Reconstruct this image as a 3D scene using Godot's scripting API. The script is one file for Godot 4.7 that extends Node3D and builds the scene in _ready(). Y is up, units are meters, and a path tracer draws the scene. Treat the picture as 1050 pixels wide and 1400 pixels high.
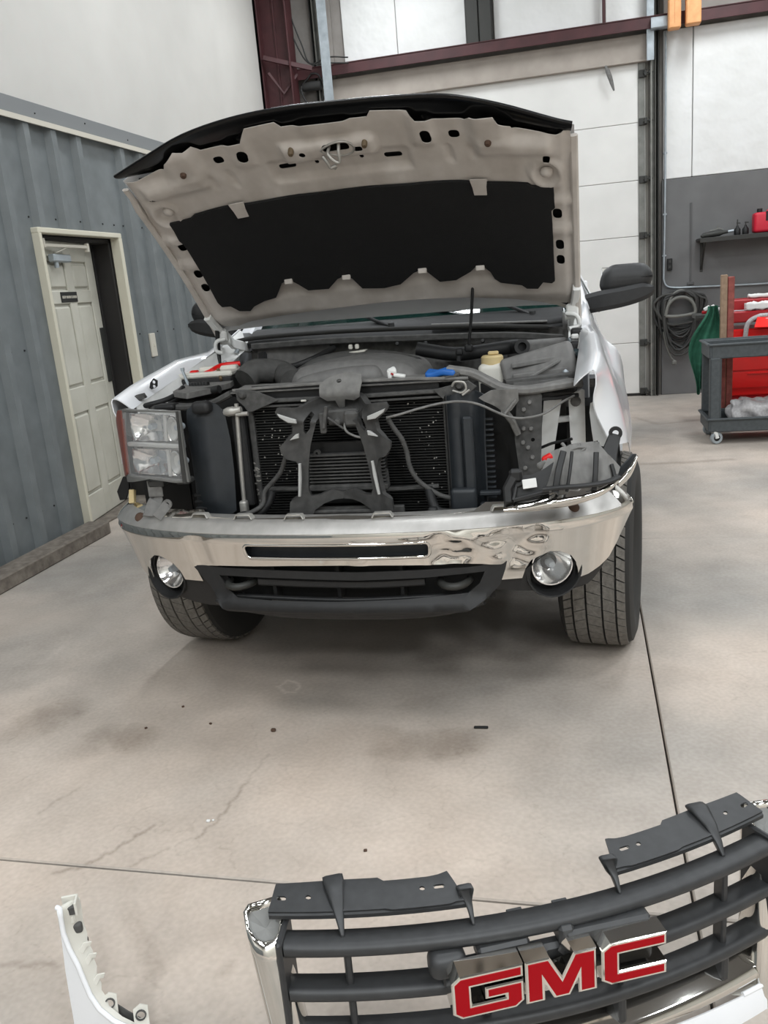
extends Node3D
# A workshop bay: a pickup with its hood up and its front end taken apart, its grille insert standing on the floor in front.
const RX := -3.505     # left wall face
const BZ := -10.62     # back wall face
const TC := Vector3(-0.795, 0, -3.46)   # the truck: centre line, floor, front axle
var M := {}
var used := {}
var rng := RandomNumberGenerator.new()


func V(x, y, z) -> Vector3:
	return Vector3(x, y, z)


func P2(a: Array) -> PackedVector2Array:
	var r := PackedVector2Array()
	for i in range(0, a.size(), 2):
		r.append(Vector2(a[i], a[i + 1]))
	return r


func P3(a: Array) -> PackedVector3Array:
	var r := PackedVector3Array()
	for i in range(0, a.size(), 3):
		r.append(Vector3(a[i], a[i + 1], a[i + 2]))
	return r


func mirror2(p: PackedVector2Array) -> PackedVector2Array:
	var r := PackedVector2Array()
	for q in p:
		r.append(Vector2(-q.x, q.y))
	return r


func mirror3(p: PackedVector3Array) -> PackedVector3Array:
	var r := PackedVector3Array()
	for q in p:
		r.append(Vector3(-q.x, q.y, q.z))
	return r


# ---------- mesh building: every primitive gathers triangles, turns them outward and adds them ----------
class MB:
	var st := SurfaceTool.new()
	var grp := 0

	func _init():
		st.begin(Mesh.PRIMITIVE_TRIANGLES)

	func emit(t: PackedVector3Array, smooth, xf := Transform3D()):
		var c := Vector3.ZERO
		for v in t:
			c += v
		c /= maxf(1.0, t.size())
		var vol := 0.0
		for i in range(0, t.size(), 3):
			vol += (t[i] - c).dot((t[i + 1] - c).cross(t[i + 2] - c))
		if xf.basis.determinant() < 0:
			vol = -vol
		var base := grp
		var top := 0
		for i in range(0, t.size(), 3):
			var g: int = -1
			if smooth is bool:
				g = base if smooth else -1
			else:
				g = smooth[i / 3]
				top = maxi(top, g)
				g = base + g if g >= 0 else -1
			st.set_smooth_group(g)
			st.add_vertex(xf * t[i])
			if vol > 0:
				st.add_vertex(xf * t[i + 2])
				st.add_vertex(xf * t[i + 1])
			else:
				st.add_vertex(xf * t[i + 1])
				st.add_vertex(xf * t[i + 2])
		grp += top + 1

	func mesh() -> ArrayMesh:
		st.generate_normals()
		return st.commit()

	# a box with chamfered edges
	func box(c: Vector3, s: Vector3, ch := 0.0, b := Basis()):
		var h := s / 2.0
		ch = minf(ch, minf(h.x, minf(h.y, h.z)) * 0.95)
		var t := PackedVector3Array()
		if ch <= 0.0:
			for ax in 3:
				for sg in [-1.0, 1.0]:
					var q := []
					for k in [[-1, -1], [1, -1], [1, 1], [-1, 1]]:
						var p := Vector3.ZERO
						p[ax] = sg * h[ax]
						p[(ax + 1) % 3] = k[0] * h[(ax + 1) % 3] * sg
						p[(ax + 2) % 3] = k[1] * h[(ax + 2) % 3]
						q.append(p)
					t.append_array([q[0], q[1], q[2], q[0], q[2], q[3]])
			emit(t, false, Transform3D(b, c))
			return
		var at := func(sx, sy, sz, ax):
			var p := Vector3(sx * (h.x - ch), sy * (h.y - ch), sz * (h.z - ch))
			p[ax] = [sx * h.x, sy * h.y, sz * h.z][ax]
			return p
		for ax in 3:
			var a1 := (ax + 1) % 3
			var a2 := (ax + 2) % 3
			for sg in [-1, 1]:
				var q := []
				for k in [[-1, -1], [1, -1], [1, 1], [-1, 1]]:
					var s3 := [0, 0, 0]
					s3[ax] = sg
					s3[a1] = k[0] * sg
					s3[a2] = k[1]
					q.append(at.call(s3[0], s3[1], s3[2], ax))
				t.append_array([q[0], q[1], q[2], q[0], q[2], q[3]])
			for s1 in [-1, 1]:       # the edges along ax
				for s2 in [-1, 1]:
					var e := []
					for k in [[-1, a1], [1, a1], [1, a2], [-1, a2]]:
						var s3 := [0, 0, 0]
						s3[ax] = k[0]
						s3[a1] = s1
						s3[a2] = s2
						e.append(at.call(s3[0], s3[1], s3[2], k[1]))
					if s1 * s2 < 0:
						e.reverse()
					t.append_array([e[0], e[1], e[2], e[0], e[2], e[3]])
		for sx in [-1, 1]:
			for sy in [-1, 1]:
				for sz in [-1, 1]:
					var e := [at.call(sx, sy, sz, 0), at.call(sx, sy, sz, 1), at.call(sx, sy, sz, 2)]
					if sx * sy * sz < 0:
						e.reverse()
					t.append_array(e)
		emit(t, false, Transform3D(b, c))

	# a box with round edges; warp bends it
	func rbox(c: Vector3, s: Vector3, r: float, b := Basis(), warp = null, cuts := 2):
		var h := s / 2.0
		r = minf(r, minf(h.x, minf(h.y, h.z)) * 0.98)
		var t := PackedVector3Array()
		var co := []
		for ax in 3:
			var l := []
			for k in [0.0, 0.35, 0.7]:
				l.append(-h[ax] + r * k)
			for k in cuts + 1:
				l.append(lerpf(-h[ax] + r, h[ax] - r, k / float(cuts)))
			for k in [0.7, 0.35, 0.0]:
				l.append(h[ax] - r * k)
			co.append(l)
		var put := func(p: Vector3):
			var inner := p.clamp(-(h - Vector3.ONE * r), h - Vector3.ONE * r)
			var d := p - inner
			var q := inner + (d.normalized() * r if d.length() > 1e-7 else Vector3.ZERO)
			return warp.call(q) if warp != null else q
		for ax in 3:
			var a1 := (ax + 1) % 3
			var a2 := (ax + 2) % 3
			for sg in [-1.0, 1.0]:
				for i in co[a1].size() - 1:
					for j in co[a2].size() - 1:
						var q := []
						for k in [[0, 0], [1, 0], [1, 1], [0, 1]]:
							var p := Vector3.ZERO
							p[ax] = sg * h[ax]
							p[a1] = co[a1][i + k[0]]
							p[a2] = co[a2][j + k[1]]
							q.append(put.call(p))
						if sg < 0:
							q.reverse()
						t.append_array([q[0], q[1], q[2], q[0], q[2], q[3]])
		emit(t, true, Transform3D(b, c))

	# rings of points joined into a skin; each ring a closed loop of the same size
	func loft(rings: Array, smooth := true, caps := true, closed := false, sharp := []):
		var t := PackedVector3Array()
		var g := PackedInt32Array()
		var n: int = rings[0].size()
		var m: int = rings.size()
		var group := PackedInt32Array()
		var cur := 0
		for j in n:
			if j in sharp:
				cur += 1
			group.append(cur if smooth else -1)
		for i in (m if closed else m - 1):
			var a = rings[i]
			var b = rings[(i + 1) % m]
			for j in n:
				var k := (j + 1) % n
				t.append_array([a[j], b[j], b[k], a[j], b[k], a[k]])
				g.append(group[j])
				g.append(group[j])
		if caps and not closed:
			for e in [[rings[0], false], [rings[m - 1], true]]:
				var c := Vector3.ZERO
				for p in e[0]:
					c += p
				c /= n
				for j in n:
					var k := (j + 1) % n
					if e[1]:
						t.append_array([c, e[0][k], e[0][j]])
					else:
						t.append_array([c, e[0][j], e[0][k]])
					g.append(-1)
		# sewn caps keep the winding of the skin, so the volume test below holds
		emit(t, g)

	# a tube along a path; r a number or one per point; flat squeezes it across `up`
	func tube(path, r, sides := 10, closed := false, flat := 1.0, up := Vector3.ZERO):
		var rings := []
		var n: int = path.size()
		var prev := Vector3.ZERO
		for i in n:
			var d: Vector3 = path[(i + 1) % n if closed else mini(i + 1, n - 1)] - path[(i - 1 + n) % n if closed else maxi(i - 1, 0)]
			d = d.normalized()
			var u: Vector3 = up if up != Vector3.ZERO else prev
			if u == Vector3.ZERO or absf(u.dot(d)) > 0.98:
				u = Vector3.UP if absf(d.y) < 0.9 else Vector3.RIGHT
			u = (u - d * u.dot(d)).normalized()
			prev = u
			var w := d.cross(u)
			var rad: float = r if (r is float or r is int) else r[i]
			var ring := PackedVector3Array()
			for k in sides:
				var a := TAU * (k + 0.5) / sides
				ring.append(path[i] + (u * sin(a) * flat + w * cos(a)) * rad)
			rings.append(ring)
		loft(rings, sides > 5, true, closed)

	# a rectangular bar along a path: w across, h along up
	func bar(path, w, h, up := Vector3.UP, ch := 0.004):
		var rings := []
		var n: int = path.size()
		for i in n:
			var d: Vector3 = (path[mini(i + 1, n - 1)] - path[maxi(i - 1, 0)]).normalized()
			var s := d.cross(up).normalized()
			var u := s.cross(d).normalized()
			var ww: float = (w if (w is float or w is int) else w[i]) / 2.0
			var hh: float = (h if (h is float or h is int) else h[i]) / 2.0
			var c := minf(ch, minf(ww, hh) * 0.8)
			var ring := PackedVector3Array()
			for k in [[-ww, -hh + c], [-ww + c, -hh], [ww - c, -hh], [ww, -hh + c], [ww, hh - c], [ww - c, hh], [-ww + c, hh], [-ww, hh - c]]:
				ring.append(path[i] + s * k[0] + u * k[1])
			rings.append(ring)
		loft(rings, true, true, false, [1, 2, 3, 4, 5, 6, 7])

	# a profile of (radius, height) turned round the y axis of xf
	func lathe(prof, xf := Transform3D(), sides := 24, from := 0.0, closed_profile := false):
		var rings := []
		var t := PackedVector3Array()
		var g := PackedInt32Array()
		var n: int = prof.size()
		var cur := 0
		for i in (n if closed_profile else n - 1):
			var a: Vector2 = prof[i]
			var b: Vector2 = prof[(i + 1) % n]
			if i > 0 and absf((b - a).angle_to(a - prof[i - 1])) > 0.7:
				cur += 1
			for k in sides:
				var a0 := from + TAU * k / sides
				var a1 := from + TAU * (k + 1) / sides
				var p := [Vector3(a.x * cos(a0), a.y, a.x * sin(a0)), Vector3(a.x * cos(a1), a.y, a.x * sin(a1)), Vector3(b.x * cos(a1), b.y, b.x * sin(a1)), Vector3(b.x * cos(a0), b.y, b.x * sin(a0))]
				if a.x > 1e-6:
					t.append_array([p[0], p[1], p[2]])
					g.append(cur)
				if b.x > 1e-6:
					t.append_array([p[0], p[2], p[3]])
					g.append(cur)
		emit(t, g, xf)

	# an outline pushed along z of xf from 0 to depth, its far edge bevelled
	func prism(poly: PackedVector2Array, xf: Transform3D, depth: float, bevel := 0.0):
		if Geometry2D.is_polygon_clockwise(poly):
			poly = poly.duplicate()
			poly.reverse()
		var n := poly.size()
		var inner := PackedVector2Array()
		for i in n:
			var a := (poly[i] - poly[(i - 1 + n) % n]).normalized()
			var b := (poly[(i + 1) % n] - poly[i]).normalized()
			var na := Vector2(-a.y, a.x)
			var nb := Vector2(-b.y, b.x)
			inner.append(poly[i] + (na + nb) / maxf(0.35, 1.0 + na.dot(nb)) * bevel)
		var t := PackedVector3Array()
		var up := func(p: Vector2, z: float): return Vector3(p.x, p.y, z)
		var rings := [[poly, 0.0], [poly, depth - bevel]]
		if bevel > 0.0:
			rings.append([inner, depth])
		for r in rings.size() - 1:
			for i in n:
				var k := (i + 1) % n
				var a = up.call(rings[r][0][i], rings[r][1])
				var b = up.call(rings[r][0][k], rings[r][1])
				var c = up.call(rings[r + 1][0][k], rings[r + 1][1])
				var d = up.call(rings[r + 1][0][i], rings[r + 1][1])
				t.append_array([a, b, c, a, c, d])
		var last = rings[rings.size() - 1]
		var tri := Geometry2D.triangulate_polygon(poly)
		for i in range(0, tri.size(), 3):
			var q := [tri[i], tri[i + 1], tri[i + 2]]
			if (poly[q[1]] - poly[q[0]]).cross(poly[q[2]] - poly[q[0]]) < 0:
				q.reverse()
			t.append_array([up.call(poly[q[2]], 0.0), up.call(poly[q[1]], 0.0), up.call(poly[q[0]], 0.0)])
			t.append_array([up.call(last[0][q[0]], last[1]), up.call(last[0][q[1]], last[1]), up.call(last[0][q[2]], last[1])])
		emit(t, false, xf)

	# a plate with holes, cut into cells and bent by f (plan point -> place); thickness away from the side it faces
	func sheet(poly: PackedVector2Array, holes: Array, cell: float, f: Callable, thick: float, flip := false):
		var K := 100.0
		var big := PackedVector2Array()
		var lo := Vector2(1e9, 1e9)
		var hi := -lo
		for p in poly:
			big.append(p * K)
			lo = lo.min(p)
			hi = hi.max(p)
		var cut := []
		for h in holes:
			var q := PackedVector2Array()
			var l2 := Vector2(1e9, 1e9)
			var h2 := -l2
			for p in h:
				q.append(p * K)
				l2 = l2.min(p)
				h2 = h2.max(p)
			cut.append([q, Rect2(l2, h2 - l2)])
		var done := {}
		var sgn := -1.0 if flip else 1.0
		var look := func(p: Vector2):
			p = Vector2(snappedf(p.x, 1e-5), snappedf(p.y, 1e-5))
			if not done.has(p):
				var e := 0.002
				var a: Vector3 = f.call(p)
				var n: Vector3 = (f.call(p + Vector2(e, 0)) - f.call(p - Vector2(e, 0))).cross(f.call(p + Vector2(0, e)) - f.call(p - Vector2(0, e))).normalized() * sgn
				done[p] = [a, a - n * thick]
			return done[p]
		var t := PackedVector3Array()
		var g := PackedInt32Array()
		var nx := int(ceil((hi.x - lo.x) / cell))
		var ny := int(ceil((hi.y - lo.y) / cell))
		for i in nx:
			for j in ny:
				var r := Rect2(lo + Vector2(i, j) * cell, Vector2(cell, cell))
				var sq := PackedVector2Array([r.position * K, Vector2(r.end.x, r.position.y) * K, r.end * K, Vector2(r.position.x, r.end.y) * K])
				var work: Array = Geometry2D.intersect_polygons(sq, big)
				for h in cut:
					if not r.grow(1e-4).intersects(h[1]):
						continue
					var next := []
					for w in work:
						var got := Geometry2D.clip_polygons(w, h[0])
						var hollow := false
						for q in got:
							hollow = hollow or Geometry2D.is_polygon_clockwise(q)
						if hollow:   # the hole lies inside this piece: cut the piece in two through the hole first
							var mid: float = (h[1].position.x + h[1].size.x / 2.0) * K
							for side in [PackedVector2Array([Vector2(-1e5, -1e5), Vector2(mid, -1e5), Vector2(mid, 1e5), Vector2(-1e5, 1e5)]), PackedVector2Array([Vector2(mid, -1e5), Vector2(1e5, -1e5), Vector2(1e5, 1e5), Vector2(mid, 1e5)])]:
								for half in Geometry2D.intersect_polygons(w, side):
									next.append_array(Geometry2D.clip_polygons(half, h[0]))
						else:
							next.append_array(got)
					work = next
				for w in work:
					var tri := Geometry2D.triangulate_polygon(w)
					for k in range(0, tri.size(), 3):
						var a: Vector2 = w[tri[k]] / K
						var b: Vector2 = w[tri[k + 1]] / K
						var c: Vector2 = w[tri[k + 2]] / K
						if (b - a).cross(c - a) < 0:
							var s := b
							b = c
							c = s
						var pa = look.call(a)
						var pb = look.call(b)
						var pc = look.call(c)
						t.append_array([pa[0], pb[0], pc[0], pa[1], pc[1], pb[1]])
						g.append(0)
						g.append(1)
		var loops := [poly]
		loops.append_array(holes)
		for li in loops.size():
			var l: PackedVector2Array = loops[li].duplicate()
			if Geometry2D.is_polygon_clockwise(l) != (li > 0):
				l.reverse()
			for i in l.size():
				var a := l[i]
				var b := l[(i + 1) % l.size()]
				var n := maxi(1, int(ceil(a.distance_to(b) / cell)))
				for k in n:
					var p = look.call(a.lerp(b, k / float(n)))
					var q = look.call(a.lerp(b, (k + 1) / float(n)))
					t.append_array([q[0], p[0], p[1], q[0], p[1], q[1]])
					g.append(2)
					g.append(2)
		emit(t, g)

	# a grid of points given thickness
	func skin(grid: Array, thick: float, away: Vector3):
		var m: int = grid.size()
		var n: int = grid[0].size()
		var back := []
		for i in m:
			var row := []
			for j in n:
				var du: Vector3 = grid[mini(i + 1, m - 1)][j] - grid[maxi(i - 1, 0)][j]
				var dv: Vector3 = grid[i][mini(j + 1, n - 1)] - grid[i][maxi(j - 1, 0)]
				var nn := du.cross(dv).normalized()
				if nn.dot(away) < 0:
					nn = -nn
				row.append(grid[i][j] + nn * thick)
			back.append(row)
		var t := PackedVector3Array()
		var g := PackedInt32Array()
		for i in m - 1:
			for j in n - 1:
				t.append_array([grid[i][j], grid[i + 1][j], grid[i + 1][j + 1], grid[i][j], grid[i + 1][j + 1], grid[i][j + 1]])
				t.append_array([back[i][j], back[i + 1][j + 1], back[i + 1][j], back[i][j], back[i][j + 1], back[i + 1][j + 1]])
				g.append_array([0, 0, 1, 1])
		for i in m - 1:
			for j in [0, n - 1]:
				var q := [grid[i][j], grid[i + 1][j], back[i + 1][j], back[i][j]]
				if j == 0:
					q.reverse()
				t.append_array([q[0], q[2], q[1], q[0], q[3], q[2]])
				g.append_array([2, 2])
		for j in n - 1:
			for i in [0, m - 1]:
				var q := [grid[i][j], grid[i][j + 1], back[i][j + 1], back[i][j]]
				if i == 0:
					q.reverse()
				t.append_array([q[0], q[1], q[2], q[0], q[2], q[3]])
				g.append_array([3, 3])
		emit(t, g)


func mb() -> MB:
	return MB.new()


func cat(p: Array, t: float):   # a smooth curve through the points, t from 0 to size - 1
	var n := p.size()
	var i := clampi(int(floor(t)), 0, n - 2)
	var u := t - i
	var a = p[i - 1] if i > 0 else p[0] * 2.0 - p[1]
	var d = p[i + 2] if i + 2 < n else p[n - 1] * 2.0 - p[n - 2]
	var b = p[i]
	var c = p[i + 1]
	return b + (c - a) * (0.5 * u) + (a * 2.0 - b * 5.0 + c * 4.0 - d) * (0.5 * u * u) + (b * 3.0 - c * 3.0 + d - a) * (0.5 * u * u * u)


func curve(p, each := 6) -> PackedVector3Array:
	var a := Array(p)
	var r := PackedVector3Array()
	for i in (a.size() - 1) * each + 1:
		r.append(cat(a, i / float(each)))
	return r


func table(xs: Array, ys: Array, x: float) -> float:
	if x <= xs[0]:
		return ys[0]
	for i in xs.size() - 1:
		if x <= xs[i + 1]:
			return lerpf(ys[i], ys[i + 1], (x - xs[i]) / (xs[i + 1] - xs[i]))
	return ys[ys.size() - 1]


func circle2(c: Vector2, rx: float, ry: float, n := 16, turn := 0.0) -> PackedVector2Array:
	var r := PackedVector2Array()
	for i in n:
		var a := TAU * i / n
		r.append(c + Vector2(cos(a) * rx, sin(a) * ry).rotated(turn))
	return r


func slot2(c: Vector2, w: float, h: float, r: float, turn := 0.0) -> PackedVector2Array:
	var p := PackedVector2Array()
	for q in [[1, 1, 0], [-1, 1, 1], [-1, -1, 2], [1, -1, 3]]:
		for k in 4:
			var a: float = PI / 2 * (q[2] + k / 3.0)
			p.append(c + (Vector2(q[0] * (w / 2 - r), q[1] * (h / 2 - r)) + Vector2(cos(a), sin(a)) * r).rotated(turn))
	return p


# ---------- naming and tagging ----------
func obj(called: String, b: MB, m: Material, parent: Node = self) -> MeshInstance3D:
	return inst(called, b.mesh(), m, parent)


func inst(called: String, mesh: Mesh, m: Material, parent: Node = self) -> MeshInstance3D:
	var o := MeshInstance3D.new()
	o.name = fresh(called, parent)
	o.mesh = mesh
	o.material_override = m
	parent.add_child(o, true)
	return o


func fresh(called: String, parent: Node) -> String:
	var key := "%d/%s" % [parent.get_instance_id(), called]
	used[key] = used.get(key, -1) + 1
	return called if used[key] == 0 else "%s_%03d" % [called, used[key]]


func tag(o: Node, label: String, category: String, group := ""):
	o.set_meta("label", label)
	o.set_meta("category", category)
	if group:
		o.set_meta("group", group)


func thing(called: String, label: String, category: String, at := Vector3.ZERO, turn := 0.0, group := "") -> Node3D:
	var o := Node3D.new()
	o.name = fresh(called, self)
	add_child(o, true)
	o.position = at
	o.rotation.y = turn
	tag(o, label, category, group)
	return o


func struct(called: String, label: String, category: String) -> Node3D:
	var o := Node3D.new()
	o.name = fresh(called, self)
	add_child(o, true)
	tag(o, label, category)
	o.set_meta("kind", "structure")
	return o


func stuff(o: Node) -> Node:
	o.set_meta("kind", "stuff")
	return o


# ---------- materials ----------
func noise(freq: float, oct := 4, kind := FastNoiseLite.TYPE_SIMPLEX_SMOOTH) -> FastNoiseLite:
	var n := FastNoiseLite.new()
	n.noise_type = kind
	n.frequency = freq
	n.fractal_octaves = oct
	n.seed = 7 + used.size() + int(freq * 1000)
	return n


func ntex(n: FastNoiseLite, a: Color, b: Color, size := 256, mid = null) -> NoiseTexture2D:
	var t := NoiseTexture2D.new()
	t.width = size
	t.height = size
	t.seamless = true
	t.noise = n
	var g := Gradient.new()
	g.set_color(0, a)
	g.set_color(1, b)
	if mid != null:
		g.add_point(0.5, mid)
	t.color_ramp = g
	return t


func plain(c: Color, rough := 0.6, metal := 0.0) -> StandardMaterial3D:
	var m := StandardMaterial3D.new()
	m.albedo_color = c
	m.roughness = rough
	m.metallic = metal
	return m


# a colour that wanders between two tones, seen in the object's own axes
func mottled(a: Color, b: Color, rough := 0.6, metal := 0.0, scale := 2.0, freq := 0.02, bump := 0.0) -> StandardMaterial3D:
	var m := plain(Color.WHITE, rough, metal)
	m.albedo_texture = ntex(noise(freq), a, b)
	m.uv1_triplanar = true
	m.uv1_scale = Vector3.ONE * scale
	if bump > 0.0:
		m.heightmap_enabled = true
		m.heightmap_texture = ntex(noise(freq * 3.0, 3), Color.BLACK, Color.WHITE)
		m.heightmap_scale = bump
	return m


func _ready():
	rng.seed = 41
	# ---- camera
	var cam := Camera3D.new()
	cam.name = "camera"
	cam.position = Vector3(0, 1.524, 0)
	cam.rotation = Vector3(-0.26069853, 0.24232711, -0.08610099)
	cam.fov = 62.679
	cam.near = 0.05
	cam.far = 60.0
	add_child(cam)
	cam.current = true
	# ---- world and exposure
	var we := WorldEnvironment.new()
	we.name = "world"
	var e := Environment.new()
	e.background_mode = Environment.BG_COLOR
	e.background_color = Color(0.02, 0.02, 0.022)
	e.tonemap_mode = Environment.TONE_MAPPER_LINEAR
	e.tonemap_exposure = 0.87
	e.sdfgi_enabled = true
	e.ssao_enabled = true
	e.ssil_enabled = true
	we.environment = e
	add_child(we)
	# ---- ceiling lamps: x, z, energy; the fittings themselves are built with the ceiling
	for l in LAMPS:
		var a := AreaLight3D.new()
		a.name = "lamp_light"
		a.position = Vector3(l[0], LAMP_Y - 0.09, l[1])
		a.rotation.x = -PI / 2
		a.area_size = Vector2(0.5, 1.15)
		a.light_energy = l[2]
		a.light_color = Color(0.965, 0.985, 1.0)
		a.shadow_enabled = true
		a.set("area_range", 40.0)
		add_child(a, true)
	make_materials()
	build_floor()
	build_walls()
	build_side_door()
	build_garage_door()
	build_truck()
	build_grille()
	build_workshop()
	build_lamps()
	build_litter()


const LAMP_Y := 5.35
const LAMPS := [[-2.0, -9.0, 6.5], [1.6, -9.0, 7.0], [5.2, -9.0, 7.5], [-2.2, -6.3, 5.5], [1.6, -6.3, 5.5], [5.2, -6.3, 6.5], [-0.62, -3.35, 7.0], [2.6, -3.5, 6.5], [5.6, -3.5, 8.0], [-1.8, -0.2, 6.0], [1.6, 0.0, 7.0], [4.8, 0.0, 9.0], [-1.8, 2.8, 12.0], [1.4, 2.8, 13.0], [4.6, 2.8, 14.0], [-0.6, 5.0, 12.0], [3.0, 5.0, 14.0]]


func make_materials():
	M.concrete = concrete()
	M.joint = plain(Color(0.23, 0.21, 0.19), 0.95)
	M.white_wall = mottled(Color(0.755, 0.745, 0.725), Color(0.785, 0.775, 0.755), 0.75, 0.0, 0.4, 0.012, 0.05)
	M.blind_wall = plain(Color(0.78, 0.77, 0.74), 0.9)
	M.roof = plain(Color(0.50, 0.50, 0.50), 0.9)
	M.rib_metal = mottled(Color(0.405, 0.425, 0.43), Color(0.465, 0.485, 0.49), 0.5, 0.0, 0.6, 0.03)
	M.flashing = plain(Color(0.47, 0.48, 0.485), 0.5)
	M.cream = plain(Color(0.81, 0.79, 0.72), 0.5)
	M.white_trim = plain(Color(0.78, 0.76, 0.71), 0.5)
	M.door_white = mottled(Color(0.72, 0.71, 0.66), Color(0.79, 0.78, 0.735), 0.5, 0.0, 0.9, 0.012)
	M.jamb = plain(Color(0.13, 0.12, 0.115), 0.7)
	M.lumber = mottled(Color(0.36, 0.33, 0.30), Color(0.52, 0.49, 0.45), 0.9, 0.0, 1.5, 0.03, 0.15)
	M.black = plain(Color(0.03, 0.03, 0.032), 0.6)
	M.screw = plain(Color(0.17, 0.17, 0.17), 0.4, 0.6)
	M.maroon = mottled(Color(0.24, 0.115, 0.125), Color(0.30, 0.15, 0.16), 0.55, 0.0, 0.8, 0.02)
	M.insul = mottled(Color(0.86, 0.86, 0.85), Color(0.90, 0.90, 0.895), 0.55, 0.0, 0.5, 0.012, 0.6)
	M.insul_grey = mottled(Color(0.52, 0.50, 0.48), Color(0.60, 0.58, 0.56), 0.8, 0.0, 0.5, 0.02, 0.3)
	M.header = mottled(Color(0.60, 0.565, 0.53), Color(0.68, 0.645, 0.61), 0.7, 0.0, 0.5, 0.02)
	M.grey_wall = mottled(Color(0.385, 0.385, 0.385), Color(0.43, 0.43, 0.43), 0.7, 0.0, 0.5, 0.015)
	M.galv = mottled(Color(0.58, 0.61, 0.63), Color(0.70, 0.73, 0.75), 0.45, 0.4, 1.0, 0.03)
	M.track_grey = mottled(Color(0.42, 0.42, 0.40), Color(0.52, 0.52, 0.50), 0.55, 0.2, 1.0, 0.03)
	M.dark_steel = plain(Color(0.22, 0.22, 0.21), 0.55, 0.3)
	M.garage = mottled(Color(0.86, 0.855, 0.84), Color(0.90, 0.895, 0.88), 0.5, 0.0, 0.5, 0.012)
	M.orange = mottled(Color(0.84, 0.59, 0.38), Color(0.90, 0.67, 0.46), 0.6, 0.0, 2.0, 0.02)
	M.lamp_case = plain(Color(0.85, 0.85, 0.84), 0.5)
	M.lamp_glow = plain(Color(0.95, 0.95, 0.92), 0.5)
	M.lamp_glow.emission_enabled = true
	M.lamp_glow.emission = Color(0.965, 0.985, 1.0)
	M.lamp_glow.emission_energy_multiplier = 3.0
	# the truck
	M.chrome = mottled(Color(0.84, 0.83, 0.81), Color(0.88, 0.87, 0.85), 0.07, 1.0, 1.5, 0.01)
	M.paint = plain(Color(0.90, 0.905, 0.915), 0.28)
	M.paint.clearcoat_enabled = true
	M.paint.clearcoat = 0.8
	M.paint.clearcoat_roughness = 0.06
	M.primer = mottled(Color(0.68, 0.65, 0.62), Color(0.79, 0.765, 0.74), 0.42, 0.0, 2.2, 0.016)
	M.apron = mottled(Color(0.82, 0.82, 0.81), Color(0.88, 0.88, 0.87), 0.45, 0.0, 3.0, 0.02)
	M.pad = mottled(Color(0.035, 0.035, 0.036), Color(0.055, 0.055, 0.056), 0.95, 0.0, 6.0, 0.05, 0.15)
	M.smoke = plain(Color(0.03, 0.032, 0.036), 0.22)
	M.smoke.metallic_specular = 0.4
	M.plastic = mottled(Color(0.10, 0.10, 0.102), Color(0.135, 0.135, 0.137), 0.55, 0.0, 5.0, 0.05)
	M.dusty = mottled(Color(0.22, 0.217, 0.212), Color(0.33, 0.327, 0.32), 0.75, 0.0, 5.0, 0.02)
	M.dull_chrome = mottled(Color(0.66, 0.65, 0.635), Color(0.76, 0.75, 0.735), 0.42, 0.7, 3.0, 0.02)
	M.dusty_dark = mottled(Color(0.17, 0.168, 0.165), Color(0.27, 0.267, 0.262), 0.6, 0.0, 5.0, 0.02)
	M.dusty_light = mottled(Color(0.37, 0.365, 0.355), Color(0.49, 0.485, 0.475), 0.75, 0.0, 5.0, 0.02)
	M.navy = mottled(Color(0.125, 0.14, 0.155), Color(0.165, 0.18, 0.195), 0.5, 0.0, 3.0, 0.02)
	M.blackp = mottled(Color(0.085, 0.085, 0.087), Color(0.125, 0.125, 0.127), 0.6, 0.0, 4.0, 0.03)
	M.rubber = mottled(Color(0.36, 0.345, 0.325), Color(0.48, 0.465, 0.44), 0.9, 0.0, 5.0, 0.03, 0.2)
	M.rubber_dark = plain(Color(0.16, 0.157, 0.15), 0.85)
	M.fin = mottled(Color(0.10, 0.10, 0.098), Color(0.15, 0.15, 0.145), 0.6, 0.3, 5.0, 0.03)
	M.alu = mottled(Color(0.62, 0.61, 0.585), Color(0.72, 0.71, 0.69), 0.45, 0.5, 4.0, 0.03)
	M.lens = plain(Color(1, 1, 1, 0.06), 0.03)
	M.lens.transparency = BaseMaterial3D.TRANSPARENCY_ALPHA
	M.reflector = plain(Color(0.9, 0.9, 0.9), 0.12, 0.95)
	M.housing = plain(Color(0.72, 0.72, 0.71), 0.3, 0.3)
	M.housing_grey = mottled(Color(0.38, 0.375, 0.37), Color(0.48, 0.475, 0.465), 0.65, 0.0, 4.0, 0.02)
	M.housing_dark = plain(Color(0.22, 0.22, 0.215), 0.4)
	M.amber = plain(Color(0.46, 0.25, 0.21), 0.3)
	M.glass = plain(Color(0.06, 0.20, 0.18, 0.5), 0.02)
	M.glass.transparency = BaseMaterial3D.TRANSPARENCY_ALPHA
	M.cabin = plain(Color(0.05, 0.055, 0.055), 0.8)
	M.red = plain(Color(0.80, 0.08, 0.07), 0.4)
	M.dark_red = plain(Color(0.62, 0.05, 0.09), 0.35)
	M.letter_red = plain(Color(0.60, 0.0, 0.06), 0.4)
	M.letter_red.metallic_specular = 0.25
	M.bone = plain(Color(0.80, 0.79, 0.755), 0.5)
	M.yellowed = plain(Color(0.78, 0.70, 0.52), 0.5)
	M.blue = plain(Color(0.10, 0.36, 0.66), 0.5)
	M.bare = plain(Color(0.66, 0.66, 0.65), 0.5)  # pale tone holds the light caught by the ear flanges
	M.rust = plain(Color(0.30, 0.22, 0.17), 0.8)
	M.copper = plain(Color(0.42, 0.36, 0.28), 0.6, 0.3)
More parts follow.
